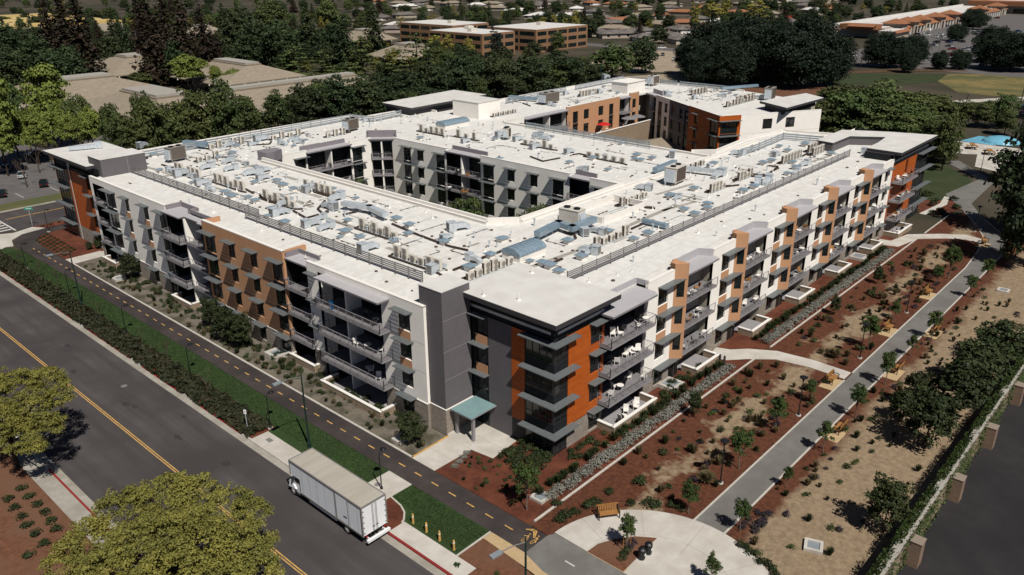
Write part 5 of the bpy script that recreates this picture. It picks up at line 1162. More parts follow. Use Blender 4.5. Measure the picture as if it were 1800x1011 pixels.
K = dict(
    dark=[TreeKind(14, 13, broad(14, 13, 'leaf_dark', .7, 120, 17, cz=.53, rzf=.47, low=-.85)) for _ in range(3)],
    oak=[TreeKind(20, 26, broad(20, 26, 'leaf_oak', .7, 240, 12, cz=.50, rzf=.49, low=-.95)) for _ in range(2)],
    mid=[TreeKind(13, 11, broad(13, 11, 'leaf_mid', .6, 110, 20, cz=.54, rzf=.46, low=-.8)) for _ in range(3)],
    bright=[TreeKind(11, 8, broad(11, 8, 'leaf_bright', .46, 95, 52)) for _ in range(2)],
    yellow=[TreeKind(12, 7, broad(12, 7, 'leaf_yellow', .5, 45, 26, rzf=.45)) for _ in range(2)],
    redwood=[TreeKind(30, 13, conifer(30, 13, 'leaf_red', 1.0, 26, 34, .35)) for _ in range(2)],
    spruce=[TreeKind(24, 11, conifer(24, 11, 'leaf_dark', .9, 24, 30, .3)) for _ in range(2)],
    cedar=[TreeKind(20, 16, conifer(20, 16, 'leaf_mid', .8, 11, 60, .02, True)) for _ in range(2)],
    cypress=[TreeKind(14, 4, broad(14, 4, 'leaf_oak', .5, 60, 55, cz=.5, rzf=.5, low=-.9))],
    young=[TreeKind(4, 2.6, broad(4, 2.6, 'leaf_young', .17, 60, 330, cz=.68, rzf=.36, bark='bark_pale', inner=.2, shell=.3)) for _ in range(3)],
    round_=[TreeKind(4, 3.4, broad(4, 3.4, 'leaf_shrub', .2, 75, 230, cz=.58, rzf=.42, low=-.75)) for _ in range(2)],
)
def T(px, top, base, wpx, kind, name, label, group, k=None):
    "a tree seen between picture rows top and base, wpx wide"
    x, y = G(px, base); h = HT(px, top, x, y); w = wpx * DEPTH(x, y, h / 2) / FPX
    ks = K[kind]; return (ks[k] if k is not None else rnd.choice(ks)).put(x, y, h, w, name, label, group)
# --- two big olive trees by the street (foreground)
def bigtree(x, y, h, lobes, label, seed):
    "foreground tree whose crown is a group of uneven leafy lobes (dx, dy, z, radius)"
    global RNG
    RNG = np.random.default_rng(seed); cs, rs = [], []
    for dx, dy, z, r in lobes:
        n = int(17 * r * r); c = crown_pts(n, r * .86, r * .86, r * .70, 0, .5, -.45, .3) + np.array([dx, dy, z]); cs.append(c); rs.append(RNG.uniform(.28, .62, len(c)))
    c = np.concatenate(cs); r = np.concatenate(rs)
    C, N = clumps(c, r, 250, .75, .4)
    t = thing('street_tree', label, 'tree', (x, y, .14))
    lm = [(a, b, z_ - .2 * q) for a, b, z_, q in lobes] + [tuple(q) for q in c[RNG.permutation(len(c))[:22]]]
    ob('trunk', trunk_mesh(h * .5, .28, lm, 'bark', .2), t)
    ob('crown', leafmesh('crown', C, N, .155, 'leaf_olive', .5), t)
def lobe(px, py, z, r, c): x, y = G(px, py, z); return (x - c[0], y - c[1], z - .14, r)
c_ = G(300, 985, 4.0); L1 = [lobe(*q, c_) for q in ((215, 905, 6.4, 2.5), (300, 880, 7.6, 2.6), (345, 868, 8.0, 2.0), (395, 905, 7.4, 2.5), (440, 900, 6.6, 1.7), (270, 955, 7.6, 2.8), (350, 950, 8.2, 2.8), (160, 955, 5.8, 2.3), (425, 965, 6.8, 2.4), (455, 1000, 6.0, 1.8), (190, 1010, 6.0, 2.6), (300, 1020, 7.2, 2.8), (390, 1030, 6.6, 2.6), (110, 995, 5.0, 1.8), (250, 1060, 6, 2.6), (345, 1075, 5.8, 2.4), (470, 950, 5.4, .7), (240, 870, 6.6, 1.3))]
bigtree(c_[0], c_[1], 9.0, L1, 'large olive-green tree overhanging the street at the bottom of the photo', 21)
c_ = G(14, 760, 4.0); L2 = [lobe(*q, c_) for q in ((30, 680, 7.6, 2.4), (85, 670, 7.0, 2.0), (-15, 690, 7.2, 2.4), (105, 700, 6.4, 1.6), (55, 720, 6.8, 2.4), (0, 740, 6.4, 2.6), (80, 750, 5.6, 1.8), (30, 775, 5.2, 2.0), (-40, 740, 6.0, 2.6), (60, 790, 4.6, 1.2))]
bigtree(c_[0], c_[1], 9.0, L2, 'olive-green street tree at the left edge beside the road', 22)
# --- small trees of the park and street
YT = [(926, 898, 815), (1220, 735, 688), (1466, 555, 520), (1541, 500, 468), (1572, 563, 530), (1525, 616, 556), (1645, 500, 467), (1666, 492, 432), (1210, 905, 848), (1298, 826, 755), (1363, 760, 702), (1422, 708, 668), (1249, 1030, 978)]
for k, (px, b, t_) in enumerate(YT): T(px, t_, b, (b - t_) * .58, 'young' if k not in (1, 2, 3) else 'round_', 'young_tree', ['young green tree at the planting bed corner by the bike path', 'dark rounded tree beside the garden kerb in front of the second bay', 'dark little tree halfway along the garden kerb', 'dark little tree by the garden kerb farther along', 'young green tree left of the park path, by the middle bench', 'young dense green tree left of the park path near a lamp', 'young green tree left of the park path at the third bench', 'tall young green tree left of the path beyond the third bench', 'young green tree by the corner of the round plaza', 'young green tree left of the path near the first lamp', 'slim young tree left of the path between lamps', 'young green tree left of the path by the curved walk', 'young tree cut by the bottom edge on the plaza'][k], 'young trees in the park')
RTR = [(1637, 597, 548), (1600, 628, 590), (1555, 678, 620), (1703, 524, 485), (1731, 498, 456), (1503, 737, 676), (1446, 797, 742), (1382, 860, 822), (1300, 938, 878), (1762, 445, 405), (1778, 432, 398)]
for k, (px, b, t_) in enumerate(RTR): T(px, t_, b, (b - t_) * .52, 'young', 'young_tree', '%s young tree right of the park path, counted from the plaza' % ['fifth', 'fourth', 'third of the taller', 'sixth', 'seventh', 'second of the taller', 'thin-leaved', 'smallest', 'first', 'eighth', 'ninth'][k], 'young trees in the park')
T(1551, 843, 938, 78, 'round_', 'small_oak', 'dark multi-stemmed little oak on the sandy ground near the ivy wall', None)
T(1101, 908, 968, 36, 'young', 'young_tree', 'staked young tree in the half-round planter on the plaza', 'young trees in the park')
st_ = MB().tube((0, 0, 0), (0, 0, 1.7), .035).mesh('stake', 'bench_wood')
x, y = G(1101, 968)
for dx in (-.35, .4): tag(ob('tree_stake', st_, None, (x + dx, y - dx * .3, .14)), 'wooden stake beside the young tree on the plaza, ' + ('left one' if dx < 0 else 'right one'), 'stake')
for k, (px, b, t_, w) in enumerate(((1625, 790, 690, 95), (1675, 735, 630, 110), (1715, 685, 600, 100), (1755, 640, 570, 90), (1610, 720, 655, 60), (1580, 742, 690, 50))):
    T(px, t_, b, w, 'round_', 'garden_tree', 'dark bushy tree by the ivy wall, %s from the bottom' % ['second', 'third', 'fifth', 'sixth', 'fourth', 'lowest'][k], 'dark trees by the ivy wall')
for k, (px, b, t_, w) in enumerate(((1790, 412, 235, 125), (1800, 470, 290, 110), (1655, 300, 200, 50), (1815, 330, 150, 80))): T(px, t_, b, w, 'dark' if k != 2 else 'mid', 'park_tree', 'big dark tree at the right edge of the park, %s' % ['beside the path fork', 'lowest one', 'by the play area', 'topmost one'][k], 'dark trees at the right edge', 0)
for k, (px, b, t_) in enumerate(((232, 492, 448), (375, 575, 525), (400, 600, 540), (424, 612, 552), (726, 782, 728), (158, 440, 425), (175, 438, 418))): T(px, t_, b, (b - t_) * .85, 'round_', 'facade_tree', 'small dark tree along the street facade, %s' % ['farthest, by the white wall', 'first of three under the orange wall', 'middle of three under the orange wall', 'last of three under the orange wall', 'beside the entrance tower', 'by the far orange corner, smaller', 'by the far orange corner, taller'][k], 'small trees along the street facade')
BM = [bare(4.2, 2) for _ in range(3)]
for k, (px, b) in enumerate(((36, 470), (70, 490), (105, 510), (176, 560), (252, 610), (297, 640), (365, 690))):
    x, y = G(px, b); t = thing('bare_sapling', 'leafless sapling in the lawn strip, number %s from the far end' % ['one', 'two', 'three', 'four', 'five', 'six', 'seven'][k], 'tree', (x, y, .12), rnd.uniform(0, 6), 'leafless saplings in the lawn strip'); ob('branches', BM[k % 3], t)
for k in range(2): x, y = (33, 26, )[k], (40, 60)[k]; K['mid'][k].put(x + 10, y, 9, 6, 'courtyard_tree', 'leafy tree inside the first courtyard, ' + ('nearer' if k == 0 else 'farther') + ' one', 'courtyard trees')
K['mid'][0].put(46, 27, 9.5, 6, 'courtyard_tree', 'leafy tree inside the first courtyard by the middle balconies', 'courtyard trees')
# --- belt behind the building
ORD = ['leftmost', 'second', 'third', 'fourth', 'fifth', 'sixth', 'seventh', 'eighth', 'ninth', 'tenth', 'eleventh', 'twelfth', 'thirteenth', 'fourteenth', 'fifteenth', 'sixteenth']
def row(spec, kind, name, label, group):
    for k, (px, t_, b, w) in enumerate(sorted(spec)): T(px, t_ + rnd.uniform(-9, 5) * (name in ('belt_tree', 'wood_tree')), b, w, kind, name, label + ', ' + ORD[k] + (' from the left' if k else ''), group)
row([(705, 130, 205, 95), (760, 118, 195, 90), (815, 112, 188, 90), (870, 105, 180, 95), (930, 100, 172, 95), (985, 92, 162, 90), (640, 140, 210, 90), (590, 142, 215, 85), (540, 160, 225, 80), (1030, 110, 158, 60), (680, 165, 212, 60), (745, 155, 205, 60), (835, 150, 190, 60), (900, 140, 180, 60)], 'dark', 'belt_tree', 'dense dark tree right behind the apartment building', 'dark trees behind the building')
row([(1075, 78, 140, 85), (975, 110, 165, 60), (860, 128, 180, 55), (560, 150, 218, 60), (490, 165, 232, 60), (730, 140, 198, 60)], 'mid', 'belt_tree', 'mid-green tree right behind the apartment building', 'green trees behind the building')
T(1128, 68, 128, 60, 'dark', 'belt_tree', 'dark drooping tree right of the rounded green tree beyond the roof', None)
row([(400, 155, 260, 70), (355, 160, 268, 75), (310, 180, 275, 75), (270, 185, 285, 70), (440, 165, 250, 65), (225, 205, 290, 60), (290, 215, 280, 50), (250, 225, 288, 60), (380, 200, 262, 55), (330, 205, 272, 50)], 'mid', 'belt_tree', 'olive-green tree between the roof and the hip roofs', 'trees before the hip-roofed offices')
row([(100, 120, 262, 85), (12, 120, 300, 80), (112, 185, 270, 50), (170, 190, 282, 45), (60, 195, 285, 50), (15, 200, 310, 60), (85, 215, 282, 40)], 'bright', 'lit_tree', 'sunlit yellow-green tree before the left hip-roofed offices', 'sunlit trees at the left')
row([(340, 98, 165, 62), (383, 118, 162, 26), (418, 122, 160, 38)], 'bright', 'lit_tree', 'sunlit bright green tree between the hip roofs', 'sunlit trees between hip roofs')
for k, (px, b) in enumerate(((48, 330), (95, 300), (150, 285), (110, 325), (70, 305))):
    x, y = G(px, b); t = thing('bare_tree', 'leafless reddish tree by the left car park, %s' % ['nearest the street', 'by the hedge', 'beside the white corner roof', 'right of the dark car', 'behind the parked cars'][k], 'tree', (x, y, 0), rnd.uniform(0, 6), 'leafless trees by the car park', 2.6); ob('branches', BM[k % 3], t)
row([(35, 150, 285, 60), (150, 165, 272, 50), (205, 190, 282, 48), (265, 170, 275, 50)], 'mid', 'belt_tree', 'leafy green tree before the left hip-roofed office', 'green trees before the left office')
row([(70, 205, 290, 45), (135, 200, 280, 40)], 'bright', 'lit_tree', 'low sunlit tree before the left hip-roofed office', 'low sunlit trees at the left')
# --- redwoods, cedars and oaks farther back
row([(128, -25, 135, 75), (158, -30, 150, 80), (260, -25, 130, 60), (278, -15, 150, 85), (335, -20, 150, 75), (100, -10, 128, 60), (365, 0, 130, 60), (300, -30, 120, 60)], 'redwood', 'redwood_tree', 'tall reddish-brown redwood rising behind the hip-roofed offices', 'redwoods at the upper left')
row([(210, 20, 120, 45), (232, 30, 118, 40), (545, 5, 95, 50), (195, 60, 110, 22), (225, 55, 108, 20), (660, 10, 105, 60), (400, 5, 100, 55), (610, 25, 130, 60), (30, 30, 160, 70), (60, 60, 150, 70)], 'spruce', 'conifer_tree', 'dark pointed conifer in the woods at the upper left', 'dark conifers')
row([(640, 60, 150, 95), (735, 55, 150, 85), (520, 78, 140, 90), (570, 88, 150, 70), (690, 90, 160, 70), (600, 110, 170, 70)], 'cedar', 'cedar_tree', 'wide layered cedar in the woods left of the brown office', 'layered cedars')
row([(430, 25, 110, 80), (460, 35, 122, 90), (500, 50, 130, 80), (40, 60, 130, 80), (75, 75, 150, 90), (20, 95, 165, 80), (120, 85, 160, 80), (440, 60, 128, 70), (590, 40, 110, 70), (200, 70, 130, 60), (320, 70, 150, 60), (60, 40, 100, 60)], 'dark', 'wood_tree', 'dark broadleaf tree in the woods at the upper left', 'dark broadleaf trees, upper left')
row([(425, 20, 80, 50), (580, 5, 55, 50), (545, 40, 90, 45), (480, 15, 70, 60)], 'mid', 'wood_tree', 'green broadleaf tree in the woods at the upper left', 'green broadleaf trees, upper left')
row([(768, 62, 112, 30), (790, 65, 115, 34), (825, 68, 110, 26), (705, 30, 62, 18), (760, 28, 52, 26), (800, 20, 45, 16), (1010, 18, 72, 22), (973, 25, 75, 18), (992, 35, 72, 14), (1275, 0, 40, 20), (1220, 5, 60, 20), (1330, 0, 50, 40), (1250, 5, 50, 40), (540, 108, 140, 22)], 'yellow', 'poplar_tree', 'narrow yellow-green tree near the brown office', 'yellow-green poplars')
T(870, 45, 108, 26, 'cypress', 'cypress_tree', 'dark pointed conifer against the corner of the brown office', None)
row([(1250, 42, 140, 120), (1320, 40, 145, 130), (1400, 38, 152, 140), (1450, 60, 150, 90), (1232, 85, 148, 75), (1360, 55, 148, 110), (1290, 70, 150, 90), (1435, 95, 152, 60), (1215, 70, 132, 60), (1345, 90, 150, 80), (1390, 100, 154, 70)], 'oak', 'oak_tree', 'huge near-black oak in the grove behind the far roof', 'dark oaks of the grove')
row([(1555, 62, 118, 80), (1600, 66, 112, 60), (1595, 85, 128, 34), (1650, 92, 122, 32), (1685, 90, 122, 38), (1775, 62, 124, 110), (1735, 50, 110, 60), (1680, 45, 72, 34), (1710, 18, 52, 45)], 'oak', 'lot_tree', 'round black-green tree at the shopping car park', 'trees of the shopping car park')
row([(1480, 148, 228, 110), (1540, 150, 232, 120), (1600, 160, 228, 90), (1430, 190, 240, 70), (1650, 172, 222, 60), (1455, 160, 215, 80), (1570, 175, 240, 100), (1640, 215, 265, 90), (1520, 180, 238, 90), (1610, 195, 245, 80), (1570, 200, 262, 80), (1650, 235, 285, 60), (1425, 172, 262, 95), (1470, 160, 262, 110), (1520, 165, 262, 110)], 'mid', 'park_tree', 'leafy green park tree behind the far right roof', 'park trees behind the far roof', )
row([(1700, 178, 222, 42), (1730, 178, 225, 46), (1760, 165, 225, 50), (1765, 192, 238, 40), (1680, 180, 218, 34)], 'mid', 'park_tree', 'neat green tree in the row beside the play area', 'row of trees beside the play area')
# --- random far woods
BAD = [(x0 - 4, y0 - 4, x1 + 4, y1 + 4) for x0, y0, x1, y1 in ((44, 160, 140, 225), (35, 225, 90, 265), (85, 278, 130, 328), (96, 220, 140, 264), (244, 230, 332, 335), (316, -170, 356, 340), (352, -60, 770, 160), (232, 105, 340, 218), (278, -45, 352, 60), (-70, 105, 40, 210), (-60, -60, 156, 104), (-60, 104, 230, 128), (150, 60, 236, 150), (112, -60, 250, 30), (352, -60, 900, 165))]
HOUSES = []
def far_woods(n, y0, y1, x0=-60, x1=1860, where=' among the distant houses'):
    k = 0; tries = 0
    while k < n and tries < 20000:
        tries += 1
        px, py = rnd.uniform(x0, x1), y0 + (y1 - y0) * rnd.random() ** .8; x, y = G(px, py)
        if any(a < x < c and b < y < d for a, b, c, d in BAD): continue
        if any(abs(x - hx) < 11 and abs(y - hy) < 11 for hx, hy in HOUSES): continue
        q = rnd.random(); k += 1
        kind, nm, lab = (('dark', 'distant_tree', 'dark tree') if q < .36 else ('mid', 'distant_broadleaf', 'green tree') if q < .70 else ('yellow', 'distant_poplar', 'yellowish tree') if q < .80 else ('spruce', 'distant_conifer', 'dark conifer') if q < .94 else ('redwood', 'distant_conifer', 'reddish conifer'))
        lab += where + (', left third' if px < 600 else ', middle' if px < 1200 else ', right third')
        kk = rnd.choice(K[kind]); h = kk.H * rnd.uniform(.5, 1.0) * (.62 if kind in ('spruce', 'redwood') else .85); kk.put(x, y, h, kk.W * rnd.uniform(.6, 1.0) * (.8 if kind in ('spruce', 'redwood') else 1.0), nm, lab, lab)

# --- shrubs
def shrubmesh(leaf, size, n, r=.5, flat=.75):
    c = crown_pts(n, r * .6, r * .6, r * .55 * flat, r * .5 * flat, .3, -.2); C, N = clumps(c, np.full(len(c), r * .42), 340, flat, .5); C[:, 2] = np.maximum(C[:, 2], .02)
    return leafmesh('shrub', C, N, size, leaf)
def tuft(leaf, n=90, h=.9, r=.5):
    a = RNG.uniform(0, 6.28, n); t = RNG.uniform(.25, 1, n); C = []; V = []; F_ = []
    for k in range(n):
        d = Vector((math.cos(a[k]), math.sin(a[k]), 0)); s = Vector((-d.y, d.x, 0)) * .025; b = d * .06; e = d * r * t[k] + Vector((0, 0, h * (1.15 - .6 * t[k]))); m_ = b.lerp(e, .55) + Vector((0, 0, h * .14)); i = len(V)
        V += [b - s, b + s, m_ + s, m_ - s, e]; F_ += [(i, i + 1, i + 2, i + 3), (i + 3, i + 2, i + 4)]
    me = bpy.data.meshes.new('tuft'); me.from_pydata([tuple(v) for v in V], [], F_); me.materials.append(MT[leaf]); me.update(); return me
SH = dict(dark=[shrubmesh('leaf_shrub', .12, 14) for _ in range(3)], grey=[shrubmesh('leaf_grey', .075, 26) for _ in range(3)], green=[shrubmesh('leaf_young', .12, 12) for _ in range(2)], purple=[shrubmesh('purple_bloom', .12, 12) for _ in range(2)],
          tuft=[tuft('leaf_tan') for _ in range(2)], gtuft=[tuft('leaf_shrub') for _ in range(2)], big=[tuft('leaf_tan', 260, 1.1, 1.0)])
def shrub(kind, x, y, d, label, group, z=.1, hs=1.0, name='shrub'):
    s_ = d * (1.0 if kind != 'big' else .5); return tag(ob(name, rnd.choice(SH[kind]), None, (x, y, z), rnd.uniform(0, 6.28), (s_, s_, s_ * hs)), label, 'shrub' if 'tuft' not in kind and kind != 'big' else 'grass clump', group)
x = -1.2
while x < 88:   # silver hedge along the garden kerb
    if not 33 < x < 41.5: shrub('grey', x, -15.15 + rnd.uniform(-.15, .15), rnd.uniform(1.7, 2.1), 'silver-grey rounded shrub in the row along the garden kerb, ' + ('near part' if x < 33 else 'far part'), 'silver hedge shrubs, ' + ('near' if x < 33 else 'far'), .1, 1.05, 'silver_shrub')
    if rnd.random() < .9 and not 33 < x < 41: shrub('gtuft', x + rnd.uniform(-.4, .4), -13.9 + rnd.uniform(-.3, .3), rnd.uniform(1.2, 1.7), 'dark green grass clump behind the silver hedge', 'dark grass clumps behind the hedge', .1, .8, 'grass_clump')
    x += rnd.uniform(.95, 1.2)
for k in range(44):
    x = rnd.uniform(4.5, 33); y = rnd.uniform(-13.2, -11.6)
    if 11 < x < 20: y = rnd.uniform(-14.2, -13.6)
    shrub('dark', x, y, rnd.uniform(.8, 1.5), 'dark green shrub at the foot of the park facade, near end', 'shrubs at the park facade, near', .1, 1, 'facade_shrub')
for k in range(34): shrub('dark', rnd.uniform(42, 90), rnd.uniform(-14.0, -13.3), rnd.uniform(.7, 1.2), 'dark green shrub at the foot of the park facade, far end', 'shrubs at the park facade, far', .1, 1, 'facade_shrub')
for k in range(26): shrub('dark', *(rnd.uniform(-.3, 4.0), rnd.uniform(-11.4, -7.2)), rnd.uniform(1.0, 1.8), 'dark green shrub under the corner glass bay', 'shrubs under the corner bay', .1, 1, 'facade_shrub')
for k in range(40): shrub(rnd.choice(['dark', 'green', 'gtuft']), rnd.uniform(-5, -.5), rnd.uniform(-14.5, -5), rnd.uniform(.35, .8), 'low plant in the red mulch before the corner bay', 'low plants before the corner bay', .1, 1, 'low_plant')
for k in range(4): shrub('grey', -3.6 + .8 * k, -4.9 + .25 * k, 1.1, 'pale silvery shrub at the forecourt edge', 'pale shrubs at the forecourt edge', .1, .6, 'silver_shrub')
for k, (px, py) in enumerate(((984, 918), (994, 912), (1012, 905), (1034, 894), (1048, 888), (1071, 868), (1108, 889), (1140, 890), (1154, 892), (1180, 893), (1196, 898), (1165, 800), (980, 890), (1125, 852))): x, y = G(px, py); shrub('dark', x, y, rnd.uniform(1.2, 1.8), 'dark rounded shrub at the edge of the round plaza', 'shrubs round the plaza', .1)
x, y = G(1466, 630); shrub('big', x, y, 2.6, 'large tan pampas-like grass clump left of the path', None, .1, 1.0, 'grass_clump'); x, y = G(1240, 850); shrub('big', x, y, 2.4, 'large grass clump near the first park lamp', None, .1, 1.0, 'grass_clump')
for k in range(260):
    x, y = rnd.uniform(6, 96), rnd.uniform(-25.8, -16.8)
    if 37 < x < 42.5: continue
    kd = rnd.choice(['tuft', 'tuft', 'tuft', 'dark', 'gtuft', 'purple', 'green']); n_ = dict(tuft='tan grass clump', dark='dark shrub', gtuft='green grass clump', purple='purple-brown shrub', green='green shrub')[kd]; w_ = 'nearer half' if x < 40 else 'far half'
    shrub(kd, x, y, rnd.uniform(.6, 1.4), n_ + ' in the mulch bed between kerb and path, ' + w_, n_ + ' in the mulch bed, ' + w_, .1, 1, 'garden_shrub' if 'tuft' not in kd else 'grass_clump')
for k in range(120):
    x, y = rnd.uniform(5, 80), rnd.triangular(-39.5, -29.8, -30.2); kd = rnd.choice(['tuft', 'dark', 'gtuft', 'purple', 'green', 'gtuft']); n_ = dict(tuft='tan grass clump', dark='dark shrub', gtuft='green grass clump', purple='purple-brown shrub', green='green shrub')[kd]; w_ = 'near part' if x < 25 else 'far part'
    shrub(kd, x, y, rnd.uniform(.5, 1.1), n_ + ' on the sandy ground right of the path, ' + w_, n_ + ' on the sandy ground, ' + w_, .1, 1, 'shrub' if 'tuft' not in kd else 'grass_clump')
for k in range(14): shrub('dark', 4.6 - .5 * k * .5 + rnd.uniform(-.2, .5), -31 - k * .55, 1.1, 'dark shrub along the right rim of the round plaza', 'shrubs on the plaza rim', .1)
for k in range(16): shrub('purple', rnd.uniform(5.5, 10), rnd.uniform(-31.4, -30.0), rnd.uniform(.7, 1.2), 'purple-brown shrub at the start of the park path', 'purple shrubs at the path start', .1)
for k in range(5): shrub('purple' if k > 2 else 'dark', -3.6 + .55 * k, -24.6 + .12 * k, 1.0, 'dark low shrub in the half-round planter', 'shrubs in the half-round planter', .15, .8)
for k in range(170):
    x, y = rnd.uniform(-4.9, -2.2), rnd.uniform(0, 80); kd = rnd.choice(['dark', 'gtuft', 'green', 'tuft']); w_ = 'near part' if y < 30 else 'far part'
    shrub(kd, x, y, rnd.uniform(.5, 1.1), 'low plant in the gravel bed along the street facade, ' + w_, 'low plants in the gravel bed, ' + w_, .1, 1, 'low_plant')
for k in range(110): y = rnd.uniform(0, 80); shrub('dark', rnd.uniform(-2.8, -.9), y, rnd.uniform(.8, 1.4), 'dark shrub against the foot of the street facade, ' + ('near part' if y < 30 else 'far part'), 'dark shrubs against the street facade, ' + ('near' if y < 30 else 'far'), .1, 1, 'facade_shrub')
for k, (px, py) in enumerate(((40, 863), (16, 882), (27, 897), (54, 877), (66, 892), (80, 906), (40, 914), (50, 928), (90, 921), (64, 943), (79, 960), (100, 935), (52, 981))): x, y = G(px, py); shrub('dark', x, y, 1.35, 'dark round shrub set out in the brown mulch at the lower left, number %d' % (k + 1) if 0 else 'dark round shrub in the brown mulch at the lower left', 'round shrubs at the lower left', .14, .8)
for r_ in range(4):
    for k in range(9): x, y = G(66 + 5.9 * k + r_ * 6, 424 + 3.4 * k - r_ * 3.4); shrub('dark', x, y, .9, 'small dark shrub in the planted rows by the far orange corner', 'planted rows by the far corner', .12, .7, 'low_plant')
for k in range(10): shrub('dark', -1 + 1.5 * k, 108.4, .9, 'small dark shrub in the bed beside the cross street', 'shrubs beside the cross street', .13, .7)
for k in range(12): x, y = rnd.uniform(-13.5, -10.4), rnd.uniform(-22, -15); shrub('green', x, y, rnd.uniform(.5, .9), 'low green plant in the mulch by the street lamp', 'low plants by the street lamp', .13)
for k in range(14): x, y = 120 + rnd.uniform(-6, 9), rnd.uniform(-16, -8); shrub('dark', x, y, rnd.uniform(1.5, 2.6), 'dark shrub beyond the far right corner of the building', 'shrubs beyond the far corner', .05)
# street hedge strip: continuous ground cover
n = 34000; C = np.stack([RNG.uniform(-14.25, -11.3, n), RNG.uniform(14.8, 98.5, n), np.zeros(n)], 1)
hh = .35 + .22 * np.sin(C[:, 0] * 2.3 + C[:, 1] * 1.7) + .18 * np.sin(C[:, 1] * 2.9 + 1) + .1 * np.sin(C[:, 0] * 7 + C[:, 1] * 5); C[:, 2] = .13 + np.clip(hh, .05, 1) * RNG.uniform(.55, 1, n); C[:, 0] -= .12 * (C[:, 0] < -13.8)
st = struct('ground_cover', leafmesh('ground_cover', C, np.tile([0, 0, 1.0], (n, 1)), .30, 'leaf_hedge', .6), 'stuff'); st['label'] = 'dense dark green ground cover between kerb and lawn'
n = 26000; C = np.stack([RNG.uniform(-11.2, -8.35, n), RNG.uniform(-.5, 97, n), np.full(n, .15)], 1); m_ = n // 5; C[:m_, 0] = RNG.uniform(-12.1, -8.4, m_); C[:m_, 1] = RNG.uniform(-13.9, -4.1, m_)
ok = ~((C[:, 1] < -4) & (C[:, 0] < -10.8) & (C[:, 1] > -7.4)); C = C[ok]
st = struct('lawn_grass', leafmesh('lawn_grass', C, np.tile([0, 0, .4], (len(C), 1)), .14, 'grass', .8), 'stuff'); st['label'] = 'short green grass of the lawn strips'

# ================================================================ BACKGROUND BUILDINGS
def hip_office(label, x0, y0, x1, y1, tx0, ty0, tx1, ty1, ez=4.2, tz=8.6):
    t = thing('office_pavilion', label, 'building', (0, 0, 0))
    ob('wall', MB().box(x0 + 3, y0 + 3, 0, x1 - 3, y1 - 3, ez).mesh('wall', 'house_wall'), t)
    A = [(x0, y0), (x1, y0), (x1, y1), (x0, y1)]; B_ = [(tx0, ty0), (tx1, ty0), (tx1, ty1), (tx0, ty1)]; m_ = MB()
    for k in range(4):
        j = (k + 1) % 4; m_.face([(*A[k], ez), (*A[j], ez), (*B_[j], tz), (*B_[k], tz)])
    m_.prism(A, ez - .35, ez - .001); rf = ob('roof', m_.mesh('roof', 'shingle'), t)
    m_ = MB(); m_.prism(B_, tz - .1, tz + .5); ob('roof_kerb', m_.mesh('roof_kerb', 'shingle'), rf); m_ = MB(); m_.prism([(tx0 + .6, ty0 + .6), (tx1 - .6, ty0 + .6), (tx1 - .6, ty1 - .6), (tx0 + .6, ty1 - .6)], tz + .5, tz + 1.1); ob('flat_top', m_.mesh('flat_top', 'pad_grey'), rf)
    bm = MB().tube((0, 0, 0), (0, 0, 0.5), .22, n=6).mesh('beam_end', 'coping'); 
    for k in range(int((x1 - x0) / 6)): ob('beam_end', bm, rf, (x0 + 3 + 6 * k, y0 - .1, ez - .8))
    for k in range(int((y1 - y0) / 6)): ob('beam_end', bm, rf, (x0 - .1, y0 + 3 + 6 * k, ez - .8))
    n = int((y1 - y0 - 8) / 4)
    for k in range(n): w = ob('window', MB().box(x0 + 2.9, y0 + 4 + 4 * k, .5, x0 + 2.99, y0 + 6.8 + 4 * k, 3.2).mesh('window', 'glass'), t)
    n = int((x1 - x0 - 8) / 4)
    for k in range(n): w = ob('window', MB().box(x0 + 4 + 4 * k, y0 + 2.9, .5, x0 + 6.8 + 4 * k, y0 + 2.99, 3.2).mesh('window', 'glass'), t)
hip_office('tan hip-roofed office pavilion nearest the apartment building, pointing at its left roof', 46, 170, 82, 222, 58, 183, 69, 207)
hip_office('long tan hip-roofed office wing with a pale ridge strip behind the trees', 72, 164.5, 134, 196, 76, 179, 128, 184.5)
hip_office('tan hip-roofed office at the left edge behind the sunlit trees', 37, 229, 86, 268, 48, 243, 72, 252)
hip_office('tan hip-roofed office seen between the tall redwoods', 86, 280, 128, 330, 100, 297, 112, 308)
hip_office('tan hip-roofed office right of the redwoods, with a dark skylight well', 101, 223, 137, 264, 117.5, 234, 124.5, 259)
hip_office('small tan hip-roofed office among the cedars', 196, 232, 226, 262, 206, 242, 216, 252)
hip_office('far tan roof above the redwoods', 190, 420, 225, 450, 202, 430, 212, 440)
hip_office('sliver of tan roof behind the woods left of the brown office', 236, 315, 262, 345, 246, 325, 254, 335)
t = thing('yellow_roofed_hall', 'low building with yellow roof strips at the upper left corner', 'building')
ob('wall', MB().box(142, 560, 0, 214, 715, 5.5).mesh('wall', 'house_wall'), t)
for k in range(4): ob('roof_panel', MB().box(140, 562 + 39 * k, 5.5, 216, 588 + 39 * k, 6.6).mesh('roof_panel', 'yellow_roof'), t); ob('roof_gutter', MB().box(140, 588.2 + 39 * k, 5.5, 216, 600.8 + 39 * k, 6.0).mesh('roof_gutter', 'slab_white'), t)
